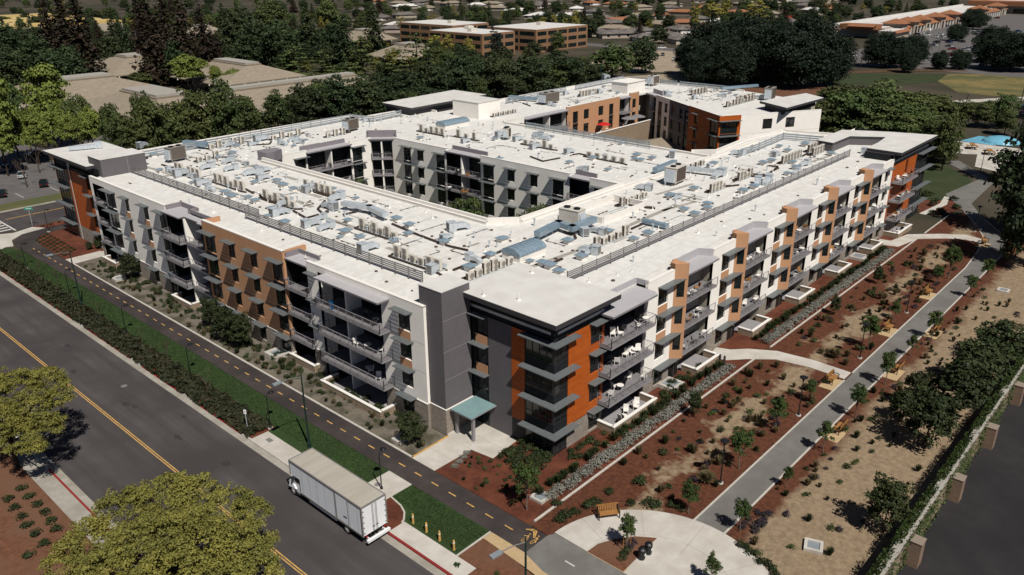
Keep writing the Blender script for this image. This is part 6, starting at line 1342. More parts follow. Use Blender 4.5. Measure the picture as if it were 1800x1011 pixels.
# brown office, three blocks
t = thing('brown_office', 'brown three-storey office with flat white roofs beyond the tree belt', 'building')
for (x0, y0, x1, y1) in ((248, 235, 272, 274), (277, 286, 306, 331), (284, 231, 328, 266)):
    h = 11.6; w = ob('block', MB().box(x0, y0, 0, x1, y1, h).mesh('block', 'office_brown'), t)
    ob('roof', MB().box(x0 + .5, y0 + .5, h, x1 - .5, y1 - .5, h + .12).mesh('roof', 'slab_white'), w)
    for f in range(3):
        z = .9 + 3.8 * f
        n = int((y1 - y0) / 9)
        for k in range(n): a = y0 + 1.2 + k * (y1 - y0 - 1) / n; q = ob('window', MB().box(x0 - .03, a, z, x0 + .1, a + (y1 - y0) / n - 1.6, z + 2.0).mesh('window', 'glass'), t)
        n = int((x1 - x0) / 8)
        for k in range(n): a = x0 + 1.2 + k * (x1 - x0 - 1) / n; q = ob('window', MB().box(a, y0 - .03, z, a + (x1 - x0) / n - 1.6, y0 + .1, z + 2.0).mesh('window', 'glass'), t)
ob('glass_bay', MB().box(254.5, 234.7, 0, 261.5, 234.99, 11.4).mesh('glass_bay', 'glass'), t)
for k, (x, y) in enumerate(((256, 250), (266, 262), (290, 300), (310, 250))): tag(ob('roof_unit', MB().box(-2, -1.5, 0, 2, 1.5, 1.6).box(-1.6, -1.2, 1.6, 1.6, 1.2, 1.75).mesh('roof_unit', 'ac_cream'), None, (x, y, 11.72)), 'pale plant box on the brown office roof, %s' % ['front block near side', 'front block far side', 'left block', 'right block'][k], 'roof unit')
# shopping strip
t = thing('shopping_strip', 'long low shopping strip with tile-roofed pavilions beside the car park', 'building')
ob('wall', MB().box(480, 122, 0, 760, 153, 5.4).mesh('wall', 'house_wall'), t); ob('roof', MB().box(480, 124, 5.4, 760, 153, 5.8).mesh('roof', 'slab_white'), t)
ob('rear_parapet', MB().box(480, 153.01, 5.2, 760, 154, 7.0).mesh('rear_parapet', 'slab_white'), t)
ob('wing', MB().box(468, 112, 0, 492, 121.9, 4.8).mesh('wing', 'house_wall'), t); ob('wing_roof', MB().box(468.5, 112.5, 4.8, 491.5, 121.8, 5.0).mesh('wing_roof', 'slab_white'), t)
m_ = MB()
m_.face([(467, 110.5, 4.0), (493, 110.5, 4.0), (493, 112.4, 5.3), (467, 112.4, 5.3)]); ob('tile_skirt', m_.mesh('tile_skirt', 'tile_orange'), t)
m_ = MB(); m_.face([(500, 117.5, 4.2), (758, 117.5, 4.2), (758, 122, 6.0), (500, 122, 6.0)]); ob('tile_skirt', m_.mesh('tile_skirt', 'tile_orange'), t)
m_ = MB(); m_.face([(466, 124, 6.9), (466, 140, 6.9), (470, 140, 8.0), (470, 124, 8.0)]); m_.box(470, 124, 5, 480, 146, 7.9); ob('end_wall', m_.mesh('end_wall', 'tile_orange'), t)
col_ = MB().box(-.4, -.4, 0, .4, .4, 4.2).mesh('column', 'coping'); sh_ = MB().box(-2.4, -.05, .3, 2.4, .05, 3.2).mesh('shopfront', 'glass')
for k in range(40): ob('column', col_, t, (503 + 6.4 * k, 118.2, 0)); ob('shopfront', sh_, t, (506.2 + 6.4 * k, 121.85, 0))
for x in (500, 522, 546, 578, 612, 688, 740):
    m_ = MB(); m_.box(x - 4.5, 117, 0, x + 4.5, 129, 7.4); p_ = ob('pavilion', m_.mesh('pavilion', 'house_wall'), t); m_ = MB()
    A = [(x - 6.2, 115.5), (x + 6.2, 115.5), (x + 6.2, 130.5), (x - 6.2, 130.5)]
    for k in range(4): m_.face([(*A[k], 7.4), (*A[(k + 1) % 4], 7.4), (x, 123, 10.2)])
    ob('tile_roof', m_.mesh('tile_roof', 'tile_orange'), p_); ob('archway', MB().box(x - 1.6, 116.9, 0, x + 1.6, 117.0, 4.6).mesh('archway', 'black'), p_)
t = thing('corner_store', 'large store with tile-edged flat roofs at the upper right corner', 'building')
ob('wall', MB().box(770, 40, 0, 900, 150, 8).mesh('wall', 'house_wall'), t); ob('roof', MB().box(771, 41, 8, 899, 149, 8.3).mesh('roof', 'slab_white'), t); ob('tile_band', MB().box(768, 95, 6, 790, 152, 9.6).mesh('tile_band', 'tile_orange'), t); ob('tile_band', MB().box(768, 42, 6.5, 800, 80, 10.5).mesh('tile_band', 'tile_orange'), t)
for k in range(4): ob('shopfront', MB().box(769.8, 46 + 26 * k, .3, 769.99, 64 + 26 * k, 4).mesh('shopfront', 'glass'), t)
# houses
def house(x, y, w, d, rz, roof, label, group, h=2.9, rh=1.9):
    HOUSES.append((x, y)); t = thing('house', label, 'house', (x, y, 0), rz, group)
    ob('wall', MB().box(-w / 2, -d / 2, 0, w / 2, d / 2, h).mesh('wall', 'house_wall'), t); m_ = MB(); e = .8; r_ = w / 2 - d * .42
    A = [(-w / 2 - e, -d / 2 - e, h - .2), (w / 2 + e, -d / 2 - e, h - .2), (w / 2 + e, d / 2 + e, h - .2), (-w / 2 - e, d / 2 + e, h - .2)]; P_, Q_ = (-r_, 0, h + rh), (r_, 0, h + rh)
    m_.face([A[0], A[1], Q_, P_]); m_.face([A[1], A[2], Q_]); m_.face([A[2], A[3], P_, Q_]); m_.face([A[3], A[0], P_]); m_.face(A)
    rf = ob('roof', m_.mesh('roof', roof), t); ob('chimney', MB().box(r_ * .4, .3, h + rh * .5, r_ * .4 + .9, 1.1, h + rh + .9).mesh('chimney', 'brick_wall'), rf)
    for k in (-.3, .05, .34): ob('window', MB().box(k * w - .8, -d / 2 - .04, .9, k * w + .8, -d / 2, 2.3).mesh('window', 'glass'), t)
    ob('garage_door', MB().box(-w / 2 - .05, -d * .3, .05, -w / 2, d * .25, 2.4).mesh('garage_door', 'coping'), t); ob('window', MB().box(-w / 2 - .04, d * .3, .9, -w / 2, d * .43, 2.2).mesh('window', 'glass'), t)
for k, (px, py, w) in enumerate(((1080, 66, 20), (1105, 64, 18), (1150, 72, 26), (1180, 70, 22), (1050, 62, 16), (1215, 76, 24), (1235, 72, 18), (1195, 58, 18), (1130, 60, 16))):
    x, y = G(px, py); house(x, y, w, 12, R(rnd.choice([-35, 55, -30])), 'shingle_grey', 'grey-roofed bungalow by the far street, %s from the left' % ['second', 'third', 'fifth', 'sixth', 'first', 'eighth', 'ninth', 'seventh, set back', 'fourth, set back'][k], 'bungalows by the far street')
x, y = G(1402, 38); house(x, y, 22, 12, R(-20), 'tile_red', 'house with a bright red tiled roof above the dark oaks', None)
x, y = G(945, 32); house(x, y, 26, 14, R(20), 'slab_white', 'house with a pale roof just behind the brown office', None); x, y = G(910, 24); house(x, y, 20, 12, R(-30), 'slab_white', 'house with a white gable left behind the brown office', None)
k = 0
while k < 75:
    px, py = rnd.uniform(560, 1480), rnd.uniform(2, 58) ** 1.0; x, y = G(px, py)
    if any(a < x < c and b < y < d for a, b, c, d in BAD) or any(math.dist((x, y), h_) < 22 for h_ in HOUSES): continue
    k += 1; rf = rnd.choice(['shingle_grey', 'shingle_grey', 'shingle_grey', 'shingle', 'shingle', 'slab_white', 'tile_orange']); w_ = 'left part' if px < 850 else 'middle part' if px < 1150 else 'right part'
    n_ = dict(shingle_grey='grey-roofed', shingle='tan-roofed', slab_white='white-roofed', tile_orange='orange-roofed')[rf]; house(x, y, rnd.uniform(15, 24), rnd.uniform(10, 13), rnd.uniform(0, 3.1), rf, n_ + ' house in the distant suburb among trees, ' + w_, n_ + ' distant houses, ' + w_)
far_woods(430, -10, 58)
far_woods(150, 50, 130, -40, 1200, ' in the woods beyond the roofs')
far_woods(45, 110, 215, 180, 1120, ' in the belt behind the roof')

# ================================================================ VEHICLES
def wheel(t, x, y, r, w, s_, hub='hub'):
    o = ob('wheel', MB().tube((0, -w / 2, 0), (0, w / 2, 0), r, n=20).mesh('tyre', 'rubber'), t, (x, y, r)); ob('rim', MB().tube((0, 0, 0), (0, s_ * (w / 2 + .02), 0), r * .58, n=14).tube((0, 0, 0), (0, s_ * (w / 2 + .06), 0), r * .2, n=8).mesh('rim', hub), o)
TR = thing('box_truck', 'white box truck with an over-cab box parked at the kerb beside the lawn', 'truck', (-15.42, -2.1, .03), R(90))
# local x forward (towards +y of the street), y left
ob('cargo_box', MB().box(-5.3, -1.26, 1.0, 3.75, 1.26, 3.9).box(3.75, -1.26, 2.45, 5.15, 1.26, 3.9).mesh('cargo_box', 'trunk_box'), TR)
ob('box_roof', MB().box(-5.28, -1.22, 3.9, 5.1, 1.22, 3.96).mesh('box_roof', 'van_roof'), TR)
m_ = MB()
for y_ in (-1.27, 1.27): m_.box(-5.34, y_ - .05, 3.84, 5.18, y_ + .05, 3.98); m_.box(-5.34, y_ - .045, .95, 3.8, y_ + .045, 1.12)
for x_ in (-5.32, 5.15): m_.box(x_ - .05, -1.3, 3.84, x_ + .05, 1.3, 3.985)
for y_ in (-1.27, 1.27): m_.box(-5.36, y_ - .06, .96, -5.26, y_ + .06, 3.84); m_.box(5.08, y_ - .045, 2.45, 5.19, y_ + .045, 3.84)
ob('box_trim', m_.mesh('box_trim', 'trim_grey'), TR)
for s_ in (-1, 1):
    d_ = ob('rear_door', MB().box(-5.36, .03 if s_ > 0 else -1.2, 1.05, -5.305, 1.2 if s_ > 0 else -.03, 3.82).mesh('rear_door', 'van_white'), TR)
    ob('lock_rod', MB().tube((-5.39, s_ * .13, 1.05), (-5.39, s_ * .13, 3.82), .02).mesh('lock_rod', 'trim_grey'), d_); ob('lock_rod', MB().tube((-5.39, s_ * .24, 1.05), (-5.39, s_ * .24, 3.82), .02).mesh('lock_rod', 'trim_grey'), d_)
    hg = MB().box(-5.385, -.06, -.05, -5.36, .06, .05).mesh('hinge', 'trim_grey')
    for k in range(5): ob('hinge', hg, d_, (0, s_ * 1.14, 1.3 + .55 * k))
    ob('handle', MB().box(-5.43, s_ * .2 - .12, 1.55, -5.39, s_ * .2 + .12, 1.6).mesh('handle', 'dark_metal'), d_); ob('tail_lamp', MB().box(-5.40, s_ * .95 - .12, .82, -5.34, s_ * .95 + .12, .92).mesh('tail_lamp', 'lens_red'), TR)
m_ = MB().box(-3.4, 1.262, 1.15, -1.75, 1.285, 3.8).mesh('side_door', 'trunk_box'); sdr = ob('side_door', m_, TR)
for x_ in (-3.4, -1.75, -1.6): ob('hinge_strip', MB().box(x_ - .02, 1.26, 1.15, x_ + .02, 1.31, 3.8).mesh('hinge_strip', 'trim_grey'), sdr)
ob('handle', MB().box(-3.2, 1.285, 1.85, -2.75, 1.33, 1.9).mesh('handle', 'dark_metal'), sdr)
ob('chassis', MB().box(-5.2, -.5, .62, 4.9, -.32, .95).box(-5.2, .32, .62, 4.9, .5, .95).box(-5.0, -.5, .7, -4.8, .5, .9).box(0, -.5, .7, .2, .5, .9).box(4.5, -.5, .7, 4.8, .5, .9).mesh('chassis', 'dark_metal'), TR)
ob('rear_bumper', MB().box(-5.85, -1.2, .55, -5.6, 1.2, .78).box(-5.6, -.9, .6, -5.2, -.8, .75).box(-5.6, .8, .6, -5.2, .9, .75).mesh('rear_bumper', 'van_white'), TR)
for s_ in (-1, 1):
    for k in range(8):
        if s_ > 0 and k in (2, 3): continue
        ob('panel_seam', MB().box(-4.7 + 1.15 * k, s_ * 1.26 - .008, 1.13, -4.68 + 1.15 * k, s_ * 1.26 + .008, 3.83).mesh('panel_seam', 'trim_grey'), TR)
ob('side_guard', MB().box(-1.5, 1.15, .6, 2.6, 1.22, .95).mesh('side_guard', 'van_white'), TR)
m_ = MB(); pr = [(3.8, .55), (5.95, .55), (6.0, 1.25), (5.75, 1.5), (5.1, 1.62), (4.85, 2.4), (3.8, 2.42)]; n = len(pr); wd = 1.05
m_.face([(p[0], wd, p[1]) for p in pr]); m_.face([(p[0], -wd, p[1]) for p in pr][::-1])
for a, b in zip(pr, pr[1:] + pr[:1]): m_.face([(a[0], -wd, a[1]), (b[0], -wd, b[1]), (b[0], wd, b[1]), (a[0], wd, a[1])])
cb = ob('cab', m_.mesh('cab', 'van_white'), TR)
ob('windscreen', MB().hexa([(5.10, -.95, 1.66), (5.12, -.95, 1.66), (5.12, .95, 1.66), (5.10, .95, 1.66), (4.87, -.9, 2.36), (4.89, -.9, 2.36), (4.89, .9, 2.36), (4.87, .9, 2.36)]).mesh('windscreen', 'glass'), cb)
for s_ in (-1, 1):
    ob('side_window', MB().hexa([(4.05, s_ * 1.055, 1.62), (4.92, s_ * 1.055, 1.62), (4.92, s_ * 1.07, 1.62), (4.05, s_ * 1.07, 1.62), (4.05, s_ * 1.055, 2.28), (4.74, s_ * 1.055, 2.28), (4.74, s_ * 1.07, 2.28), (4.05, s_ * 1.07, 2.28)]).mesh('side_window', 'glass'), cb)
    ob('wing', MB().hexa([(4.7, s_ * .95, .9), (5.95, s_ * .95, .75), (5.95, s_ * 1.18, .75), (4.7, s_ * 1.18, .9), (4.95, s_ * .95, 1.3), (5.7, s_ * .95, 1.3), (5.65, s_ * 1.15, 1.22), (5.0, s_ * 1.15, 1.22)]).mesh('wing', 'van_white'), cb)
    ob('mirror', MB().box(4.95, s_ * 1.25 - .1, 1.7, 5.03, s_ * 1.25 + .1, 2.15).bar((4.9, s_ * 1.05, 1.75), (5.0, s_ * 1.25, 1.85), .03).mesh('mirror', 'dark_metal'), cb)
    ob('headlamp', MB().box(5.93, s_ * .78 - .16, .85, 6.02, s_ * .78 + .16, 1.08).mesh('headlamp', 'glass_teal'), cb)
    ob('step', MB().box(4.0, s_ * 1.1 - .08, .42, 4.7, s_ * 1.1 + .08, .5).mesh('step', 'dark_metal'), cb)
ob('grille', MB().box(5.97, -.5, .75, 6.03, .5, 1.15).mesh('grille', 'dark_metal'), cb); ob('front_bumper', MB().box(5.9, -1.1, .45, 6.15, 1.1, .68).mesh('front_bumper', 'dark_metal'), TR)
for x_, w_ in ((5.25, .28), (-2.9, .5)):
    for s_ in (-1, 1): wheel(TR, x_, s_ * (1.0 if w_ < .4 else .95), .47, w_, s_)
ob('axle', MB().tube((-2.9, -.9, .47), (-2.9, .9, .47), .1).mesh('axle', 'dark_metal'), TR)
def car(col, van=False):
    t = thing('parked_car', 'x', 'van' if van else 'car')
    pr = [(-2.15, .35), (2.15, .35), (2.2, .65), (2.05, .82), (1.0, .95), (-1.75, .98), (-2.15, .85)] if not van else [(-2.4, .35), (2.4, .35), (2.45, .8), (2.3, 1.05), (1.5, 1.2), (-2.4, 1.2)]
    top = [(1.0, .93), (.25, 1.42), (-1.2, 1.45), (-1.85, .96)] if not van else [(1.7, 1.15), (1.1, 1.95), (-2.3, 2.0), (-2.4, 1.15)]
    def ext(p, w, mat, nm, w2=None):
        m_ = MB(); w2 = w2 or w; k = len(p); ws = [w if q[1] < 1.0 else w2 for q in p]
        m_.face([(q[0], ws[i], q[1]) for i, q in enumerate(p)]); m_.face([(q[0], -ws[i], q[1]) for i, q in enumerate(p)][::-1])
        for i in range(k): j = (i + 1) % k; m_.face([(p[i][0], -ws[i], p[i][1]), (p[j][0], -ws[j], p[j][1]), (p[j][0], ws[j], p[j][1]), (p[i][0], ws[i], p[i][1])])
        return ob(nm, m_.mesh(nm, mat), t)
    ext(pr, .9, 'car_' + col, 'body'); c = ext(top, .86, 'glass' if not van else 'car_' + col, 'cabin', .68 if not van else .84)
    ob('roof_panel', MB().box(-1.15, -.64, 1.44, .2, .64, 1.475).mesh('roof_panel', 'car_' + col) if not van else MB().hexa([(1.15, -.8, 1.92), (1.17, -.8, 1.92), (1.17, .8, 1.92), (1.15, .8, 1.92), (1.72, -.8, 1.25), (1.75, -.8, 1.25), (1.75, .8, 1.25), (1.72, .8, 1.25)]).mesh('windscreen', 'glass'), c)
    for x_ in (-1.35, 1.35):
        for s_ in (-1, 1): wheel(t, x_, s_ * .82, .32, .2, s_)
    for s_ in (-1, 1): ob('headlamp', MB().box(2.12, s_ * .6 - .15, .6, 2.2, s_ * .6 + .15, .75).mesh('headlamp', 'coping'), t); ob('tail_lamp', MB().box(-2.19, s_ * .65 - .14, .65, -2.12, s_ * .65 + .14, .8).mesh('tail_lamp', 'lens_red'), t)
    return Placer(t)
CARS = {c: car(c) for c in ('white', 'silver', 'black', 'blue', 'red', 'grey')}; CARS['van'] = car('white', True)
CL = [((1611, 62), 'black', 90, 'black car in front of the shopping arches'), ((1618, 60), 'white', 90, 'white car beside the black car at the shopping arches'), ((1629, 55), 'van', 80, 'white van parked by the shopping strip'), ((1643, 66), 'white', 80, 'white car alone in the shopping car park, nearer'), ((1651, 62), 'white', 80, 'white car alone in the shopping car park, farther'), ((1660, 47), 'blue', 90, 'blue car near the shopping arcade'), ((1667, 44), 'silver', 90, 'silver car near the shopping arcade'), ((1641, 81), 'silver', 60, 'silver car at the big round tree of the car park'), ((1646, 76), 'black', 60, 'black car at the round tree of the car park'), ((1668, 83), 'silver', 60, 'silver car left of the tall dark trees in the car park'), ((1668, 76), 'blue', 60, 'blue car in the second line of the car park'), ((1690, 75), 'black', 60, 'black car under the car park trees'), ((1669, 107), 'white', 160, 'white pickup-like car by the hedge of the car park'), ((1667, 114), 'white', 160, 'white car half behind the car park hedge'), ((1728, 116), 'black', 160, 'black car on the street beyond the dry field'), ((1525, 104), 'white', 160, 'white car on the street left of the big round tree'), ((1498, 100), 'silver', 160, 'silver car on the street behind the oaks'), ((1560, 106), 'white', 160, 'white car partly hidden by the round tree'), ((1622, 108), 'silver', 160, 'silver car at the street by the rockery'),
      ((1164, 86), 'white', -60, 'white car on the far street before the bungalows'), ((1185, 106), 'white', 30, 'white work truck in the bare yard'), ((1165, 98), 'grey', 30, 'grey machine-like car in the bare yard'), ((1794, 192), 'blue', 60, 'blue car at the right edge beyond the play area'), ((1798, 203), 'red', 60, 'red car at the right edge beyond the play area'), ((1796, 208), 'black', 60, 'dark car at the right edge nearest the play area'),
      ((78, 327), 'black', 70, 'black car in the left car park beside the bare tree'), ((5, 345), 'black', 70, 'black car at the left edge with a white bonnet stripe'), ((40, 312), 'silver', 70, 'silver car in the left car park by the hedge'), ((115, 323), 'blue', 70, 'blue car in the left car park nearest the building'), ((12, 300), 'grey', 70, 'grey car in the left car park at the rear'), ((62, 275), 'black', 160, 'black car in the shade under the left trees'), ((1700, 42), 'red', 60, 'red car by the farthest shops'), ((1718, 44), 'silver', 60, 'silver car by the farthest shops'), ((1752, 33), 'red', 80, 'red-brown truck-like car near the corner store'), ((1715, 62), 'grey', 60, 'grey car behind the car park trees')]
for (p, c, a, lab) in CL: x, y = G(*p); CARS[c].put((x, y, .08), R(a), None, lab.replace('truck-like ', '').replace('machine-like ', '').replace('pickup-like ', ''), 'cars')
for k in range(46):
    x = 372 + 7 * rnd.randint(0, 32); y = rnd.choice([46, 64, 70, 88, 94, 107]) + rnd.uniform(-.6, .6); c = rnd.choice(['white', 'white', 'silver', 'silver', 'black', 'blue', 'red', 'grey'])
    if x > 440 and y < 50: y += 18
    CARS[c].put((x + 3.4, y, .08), R(rnd.choice([90, 270])), None, c + ' car standing in the rows of the far shopping car park', c + ' cars in the far car park')
for c in CARS.values():
    if not c.used: bpy.data.objects.remove(c.root)

# ================================================================ STREET FURNITURE
def park_lamp():
    t = thing('path_lamp', 'x', 'lamp'); ob('post', MB().tube((0, 0, .1), (0, 0, 4.3), .07, .055).lathe([(.16, 0), (.16, .25), (.09, .35)], 10).mesh('post', 'lamp_black'), t); ob('lamp_head', MB().lathe([(.1, 4.2), (.14, 4.55), (.42, 4.62), (.44, 4.7), (.1, 4.8)], 14).mesh('lamp_head', 'lamp_black'), t); ob('base', MB().lathe([(.28, 0), (.28, .12), (.0, .12)], 10).mesh('base', 'concrete'), t); return Placer(t)
PL = park_lamp()
for k, p in enumerate(((1266, 851), (1403, 732), (1511, 631), (1593, 551), (1713, 408), (1768, 443), (1724, 300))): x, y = G(*p); PL.put((x, y, .1), 0, None, 'black disc-topped lamp post by the park path, %s from the plaza' % ['first', 'second', 'third', 'fourth', 'sixth', 'fifth', 'seventh'][k], 'park lamp posts')
def street_lamp():
    t = thing('path_lamp', 'x', 'lamp'); ob('post', MB().tube((0, 0, 0), (0, 0, 3.7), .06, .05).lathe([(.15, 0), (.13, .3), (.07, .4)], 10).mesh('post', 'lamp_black'), t)
    m_ = MB(); ps = [(0, 0, 3.6), (.08, 0, 3.95), (.3, 0, 4.1), (.6, 0, 4.08)]
    for a, b in zip(ps, ps[1:]): m_.tube(a, b, .04, n=6)
    ob('arm', m_.mesh('arm', 'lamp_black'), t); ob('lamp_head', MB().lathe([(.3, 3.93), (.32, 4.0), (.12, 4.12), (0, 4.13)], 12, c=(.75, 0, 0)).mesh('lamp_head', 'lamp_black'), t); ob('base', MB().lathe([(.26, 0), (.26, .1), (0, .1)], 10).mesh('base', 'concrete'), t); return Placer(t)
SL = street_lamp()
for k, (x, y) in enumerate(((-11.2, 86.5), (-11.2, 68.9), (-11.6, 49.2), (-11.7, 31.8), (-11.7, 14.7), (-10.7, -2.4), (-1.5, 104))): SL.put((x, y, .12), R(20), None, 'black hooked lamp post beside the bike path, %s' % ['farthest but one', 'third from the far end', 'middle one', 'third from the truck', 'just beyond the truck', 'beside the rear of the truck', 'at the far street corner'][k], 'bike path lamp posts')
def tall_lamp(x, y, label, h=8.4, rz=180):
    t = thing('street_lamp', label, 'street lamp', (x, y, .1), R(rz), 'tall green street lamps'); ob('pole', MB().tube((0, 0, 0), (0, 0, h), .12, .07, 10).lathe([(.22, 0), (.2, .5), (.12, .7)], 10).mesh('pole', 'lamp_green'), t)
    m_ = MB(); ps = [(0, 0, h - .35), (1.2, 0, h - .05), (2.3, 0, h)]
    for a, b in zip(ps, ps[1:]): m_.tube(a, b, .045, n=6)
    ob('arm', m_.mesh('arm', 'trim_grey'), t); ob('lamp_head', MB().box(2.2, -.2, h - .05, 3.1, .2, h + .1).mesh('lamp_head', 'screen_pale'), t); ob('lens', MB().box(2.35, -.15, h - .1, 3.0, .15, h - .051).mesh('lens', 'coping'), t)
tall_lamp(-11.5, 64, 'tall green street lamp near the far end of the lawn strip'); tall_lamp(-11.0, 8.7, 'tall green street lamp just beyond the box truck')
c_ = G(924, 948, 8.4); tall_lamp(c_[0], c_[1], 'tall green street lamp cut by the bottom edge, its grey head over the mulch', rz=172)
def bench(slat='bench_wood'):
    t = thing('park_bench', 'x', 'bench')
    for k in range(4): ob('seat_slat', MB().box(-.9, -.3 + .15 * k, .44, .9, -.18 + .15 * k, .48).mesh('seat_slat', slat), t)
    m_ = MB().box(-.045, 0, 0, .045, .035, .5).mesh('back_slat', slat)
    for k in range(13): o = ob('back_slat', m_, t, (-.84 + .14 * k, .3, .5)); o.rotation_euler = (R(-10), 0, 0)
    ob('top_rail', MB().box(-.92, .37, .96, .92, .43, 1.02).mesh('top_rail', slat), t)
    for s_ in (-.85, .85): ob('leg_frame', MB().box(s_ - .035, -.32, 0, s_ + .035, -.25, .66).box(s_ - .035, .25, 0, s_ + .035, .32, .95).box(s_ - .035, -.34, .62, s_ + .035, .34, .68).box(s_ - .03, -.3, .38, s_ + .03, .3, .44).mesh('leg_frame', 'lamp_black'), t)
    return Placer(t)
BN = bench()
x, y = G(1069, 911); BN.put((x, y, .115), R(-37), 1.1, 'wooden slatted bench at the rim of the round plaza', 'benches')
for k, (px, py) in enumerate(((1556, 580), (1459, 671), (1627, 517), (1470, 757), (1575, 654), (1742, 431), (1648, 586))):
    x, y = G(px, py); s_ = y > -27.8; BN.put((x, -25.5 if s_ else -30.2, .11), 0 if s_ else R(180), None, 'wooden bench on its tan pad %s the park path, %s' % ('left of' if s_ else 'right of', ['second from the plaza', 'at the curved white walk', 'third from the plaza', 'first on that side', 'second on that side', 'farthest, by the path fork', 'third on that side'][k]), 'benches')
def bollard():
    t = thing('bollard', 'x', 'bollard'); ob('post', MB().lathe([(.12, 0), (.11, .05), (.085, .95), (.06, 1.02), (0, 1.03)], 12).mesh('post', 'yellow_paint'), t); ob('cap_band', MB().lathe([(.1, .72), (.1, .8)], 12).mesh('cap_band', 'sign_white'), t); return Placer(t)
BL = bollard()
for k, y in enumerate((-8.3, -10.04, -11.7, -13.45)): BL.put((-12.0, y, .12), 0, None, '%s yellow post in the lawn behind the truck' % ['first', 'second', 'third', 'last'][k] + ', counted from the truck', 'yellow posts in the lawn')
def bin_(label, x, y):
    t = thing('litter_bin', label, 'bin', (x, y, .115)); ob('body', MB().lathe([(.26, 0), (.3, .1), (.33, .85), (.31, .9)], 16).mesh('body', 'lamp_black'), t); ob('lid', MB().lathe([(.34, .9), (.33, 1.0), (.2, 1.12), (0, 1.15)], 16).mesh('lid', 'lamp_black'), t); ob('notice', MB().box(-.1, -.335, .5, .1, -.32, .66).mesh('notice', 'sign_white'), t)
bin_('black round litter bin on the plaza, nearer the planter front', -2.45, -25.75); bin_('black round litter bin on the plaza, farther one', -1.55, -25.8)
def sign(x, y, h, w, hh, mat, label, name='street_sign', rz=30):
    t = thing(name, label, 'sign', (x, y, .12), R(rz)); ob('post', MB().tube((0, 0, 0), (0, 0, h), .035).mesh('post', 'galv'), t); ob('plate', MB().box(-w / 2, -.03, h - hh, w / 2, -.045, h).mesh('plate', mat), t); ob('lettering', MB().box(-w * .32, -.05, h - hh * .6, w * .32, -.046, h - hh * .45).mesh('lettering', 'sign_white' if mat != 'sign_white' else 'red_paint'), t)
sign(-13.5, 16.2, 2.5, .32, .5, 'sign_white', 'small white parking sign on a post by the kerb beyond the truck', rz=-60); x, y = G(57.5, 398); sign(x, y, 3.6, 1.5, .5, 'sign_green', 'green street name sign on a pole at the far left corner', rz=-40); sign(-13.4, -2.0, 2.4, .32, .5, 'sign_white', 'small white sign partly hidden behind the truck box', rz=-60)
def vault(x, y, label, s_=1.0, rz=0):
    t = thing('utility_vault', label, 'vault', (x, y, .1), R(rz), None, s_); ob('curb', MB().box(-.75, -.75, 0, .75, -.5, .28).box(-.75, .5, 0, .75, .75, .28).box(-.75, -.5, 0, -.5, .5, .28).box(.5, -.5, 0, .75, .5, .28).mesh('curb', 'concrete'), t); ob('grate', MB().box(-.5, -.5, 0, .5, .5, .2).mesh('grate', 'screen_pale'), t)
vault(8.3, -35.7, 'concrete vault with a grey grate on the sandy ground', 1.0, 20); vault(-1.8, -14.3, 'white-rimmed drain box at the end of the silver hedge', 1.0); x, y = G(704, 775); vault(x, y, 'white-rimmed drain box in the gravel bed near the entrance', .9); x, y = G(490, 625); vault(x, y, 'large pale utility box under the orange street wall', 1.7); x, y = G(1178, 680); vault(x, y, 'pale utility box at the foot of the park facade, near end', 1.6); x, y = G(1508, 455); vault(x, y, 'pale utility box at the foot of the park facade, far end', 1.7); x, y = G(210, 492); vault(x, y, 'pale utility box near the far end of the street facade', 1.2); x, y = G(1763, 513); vault(x, y, 'pale vault on the sandy ground far right', 1.0)
for k, (px, py) in enumerate(((1230, 778), (1257, 724), (1275, 708))): x, y = G(px, py); tag(ob('manhole_lid', MB().lathe([(.42, 0), (.42, .05), (0, .055)], 16).mesh('manhole_lid', 'lamp_black'), None, (x, y, .1)), 'dark round lid in the red mulch, %s' % ['lowest', 'middle', 'upper'][k], 'manhole')
x, y = G(474, 776); tag(ob('drain_plate', MB().box(-.25, -.4, 0, .25, .4, .02).mesh('drain_plate', 'trim_grey'), None, (x, y, .151)), 'grey drain plate in the concrete pad beyond the truck', 'drain')
x, y = G(664, 854); tag(ob('manhole_lid', MB().lathe([(.3, 0), (.3, .02), (0, .022)], 16).mesh('manhole_lid', 'trim_grey'), None, (x, y, .147)), 'grey round lid in the pavement behind the truck', 'manhole')
for k, (x, y) in enumerate(((33.4, -14.4), (34.6, -13.8))): tag(ob('path_bollard', MB().lathe([(.14, 0), (.14, .8), (.1, .95), (0, .96)], 10).mesh('path_bollard', 'fascia'), None, (x - 1.2 * k, y + .6, .15)), 'short dark bollard at the building end of the curved walk, %s' % ('outer' if k == 0 else 'inner'), 'bollard')
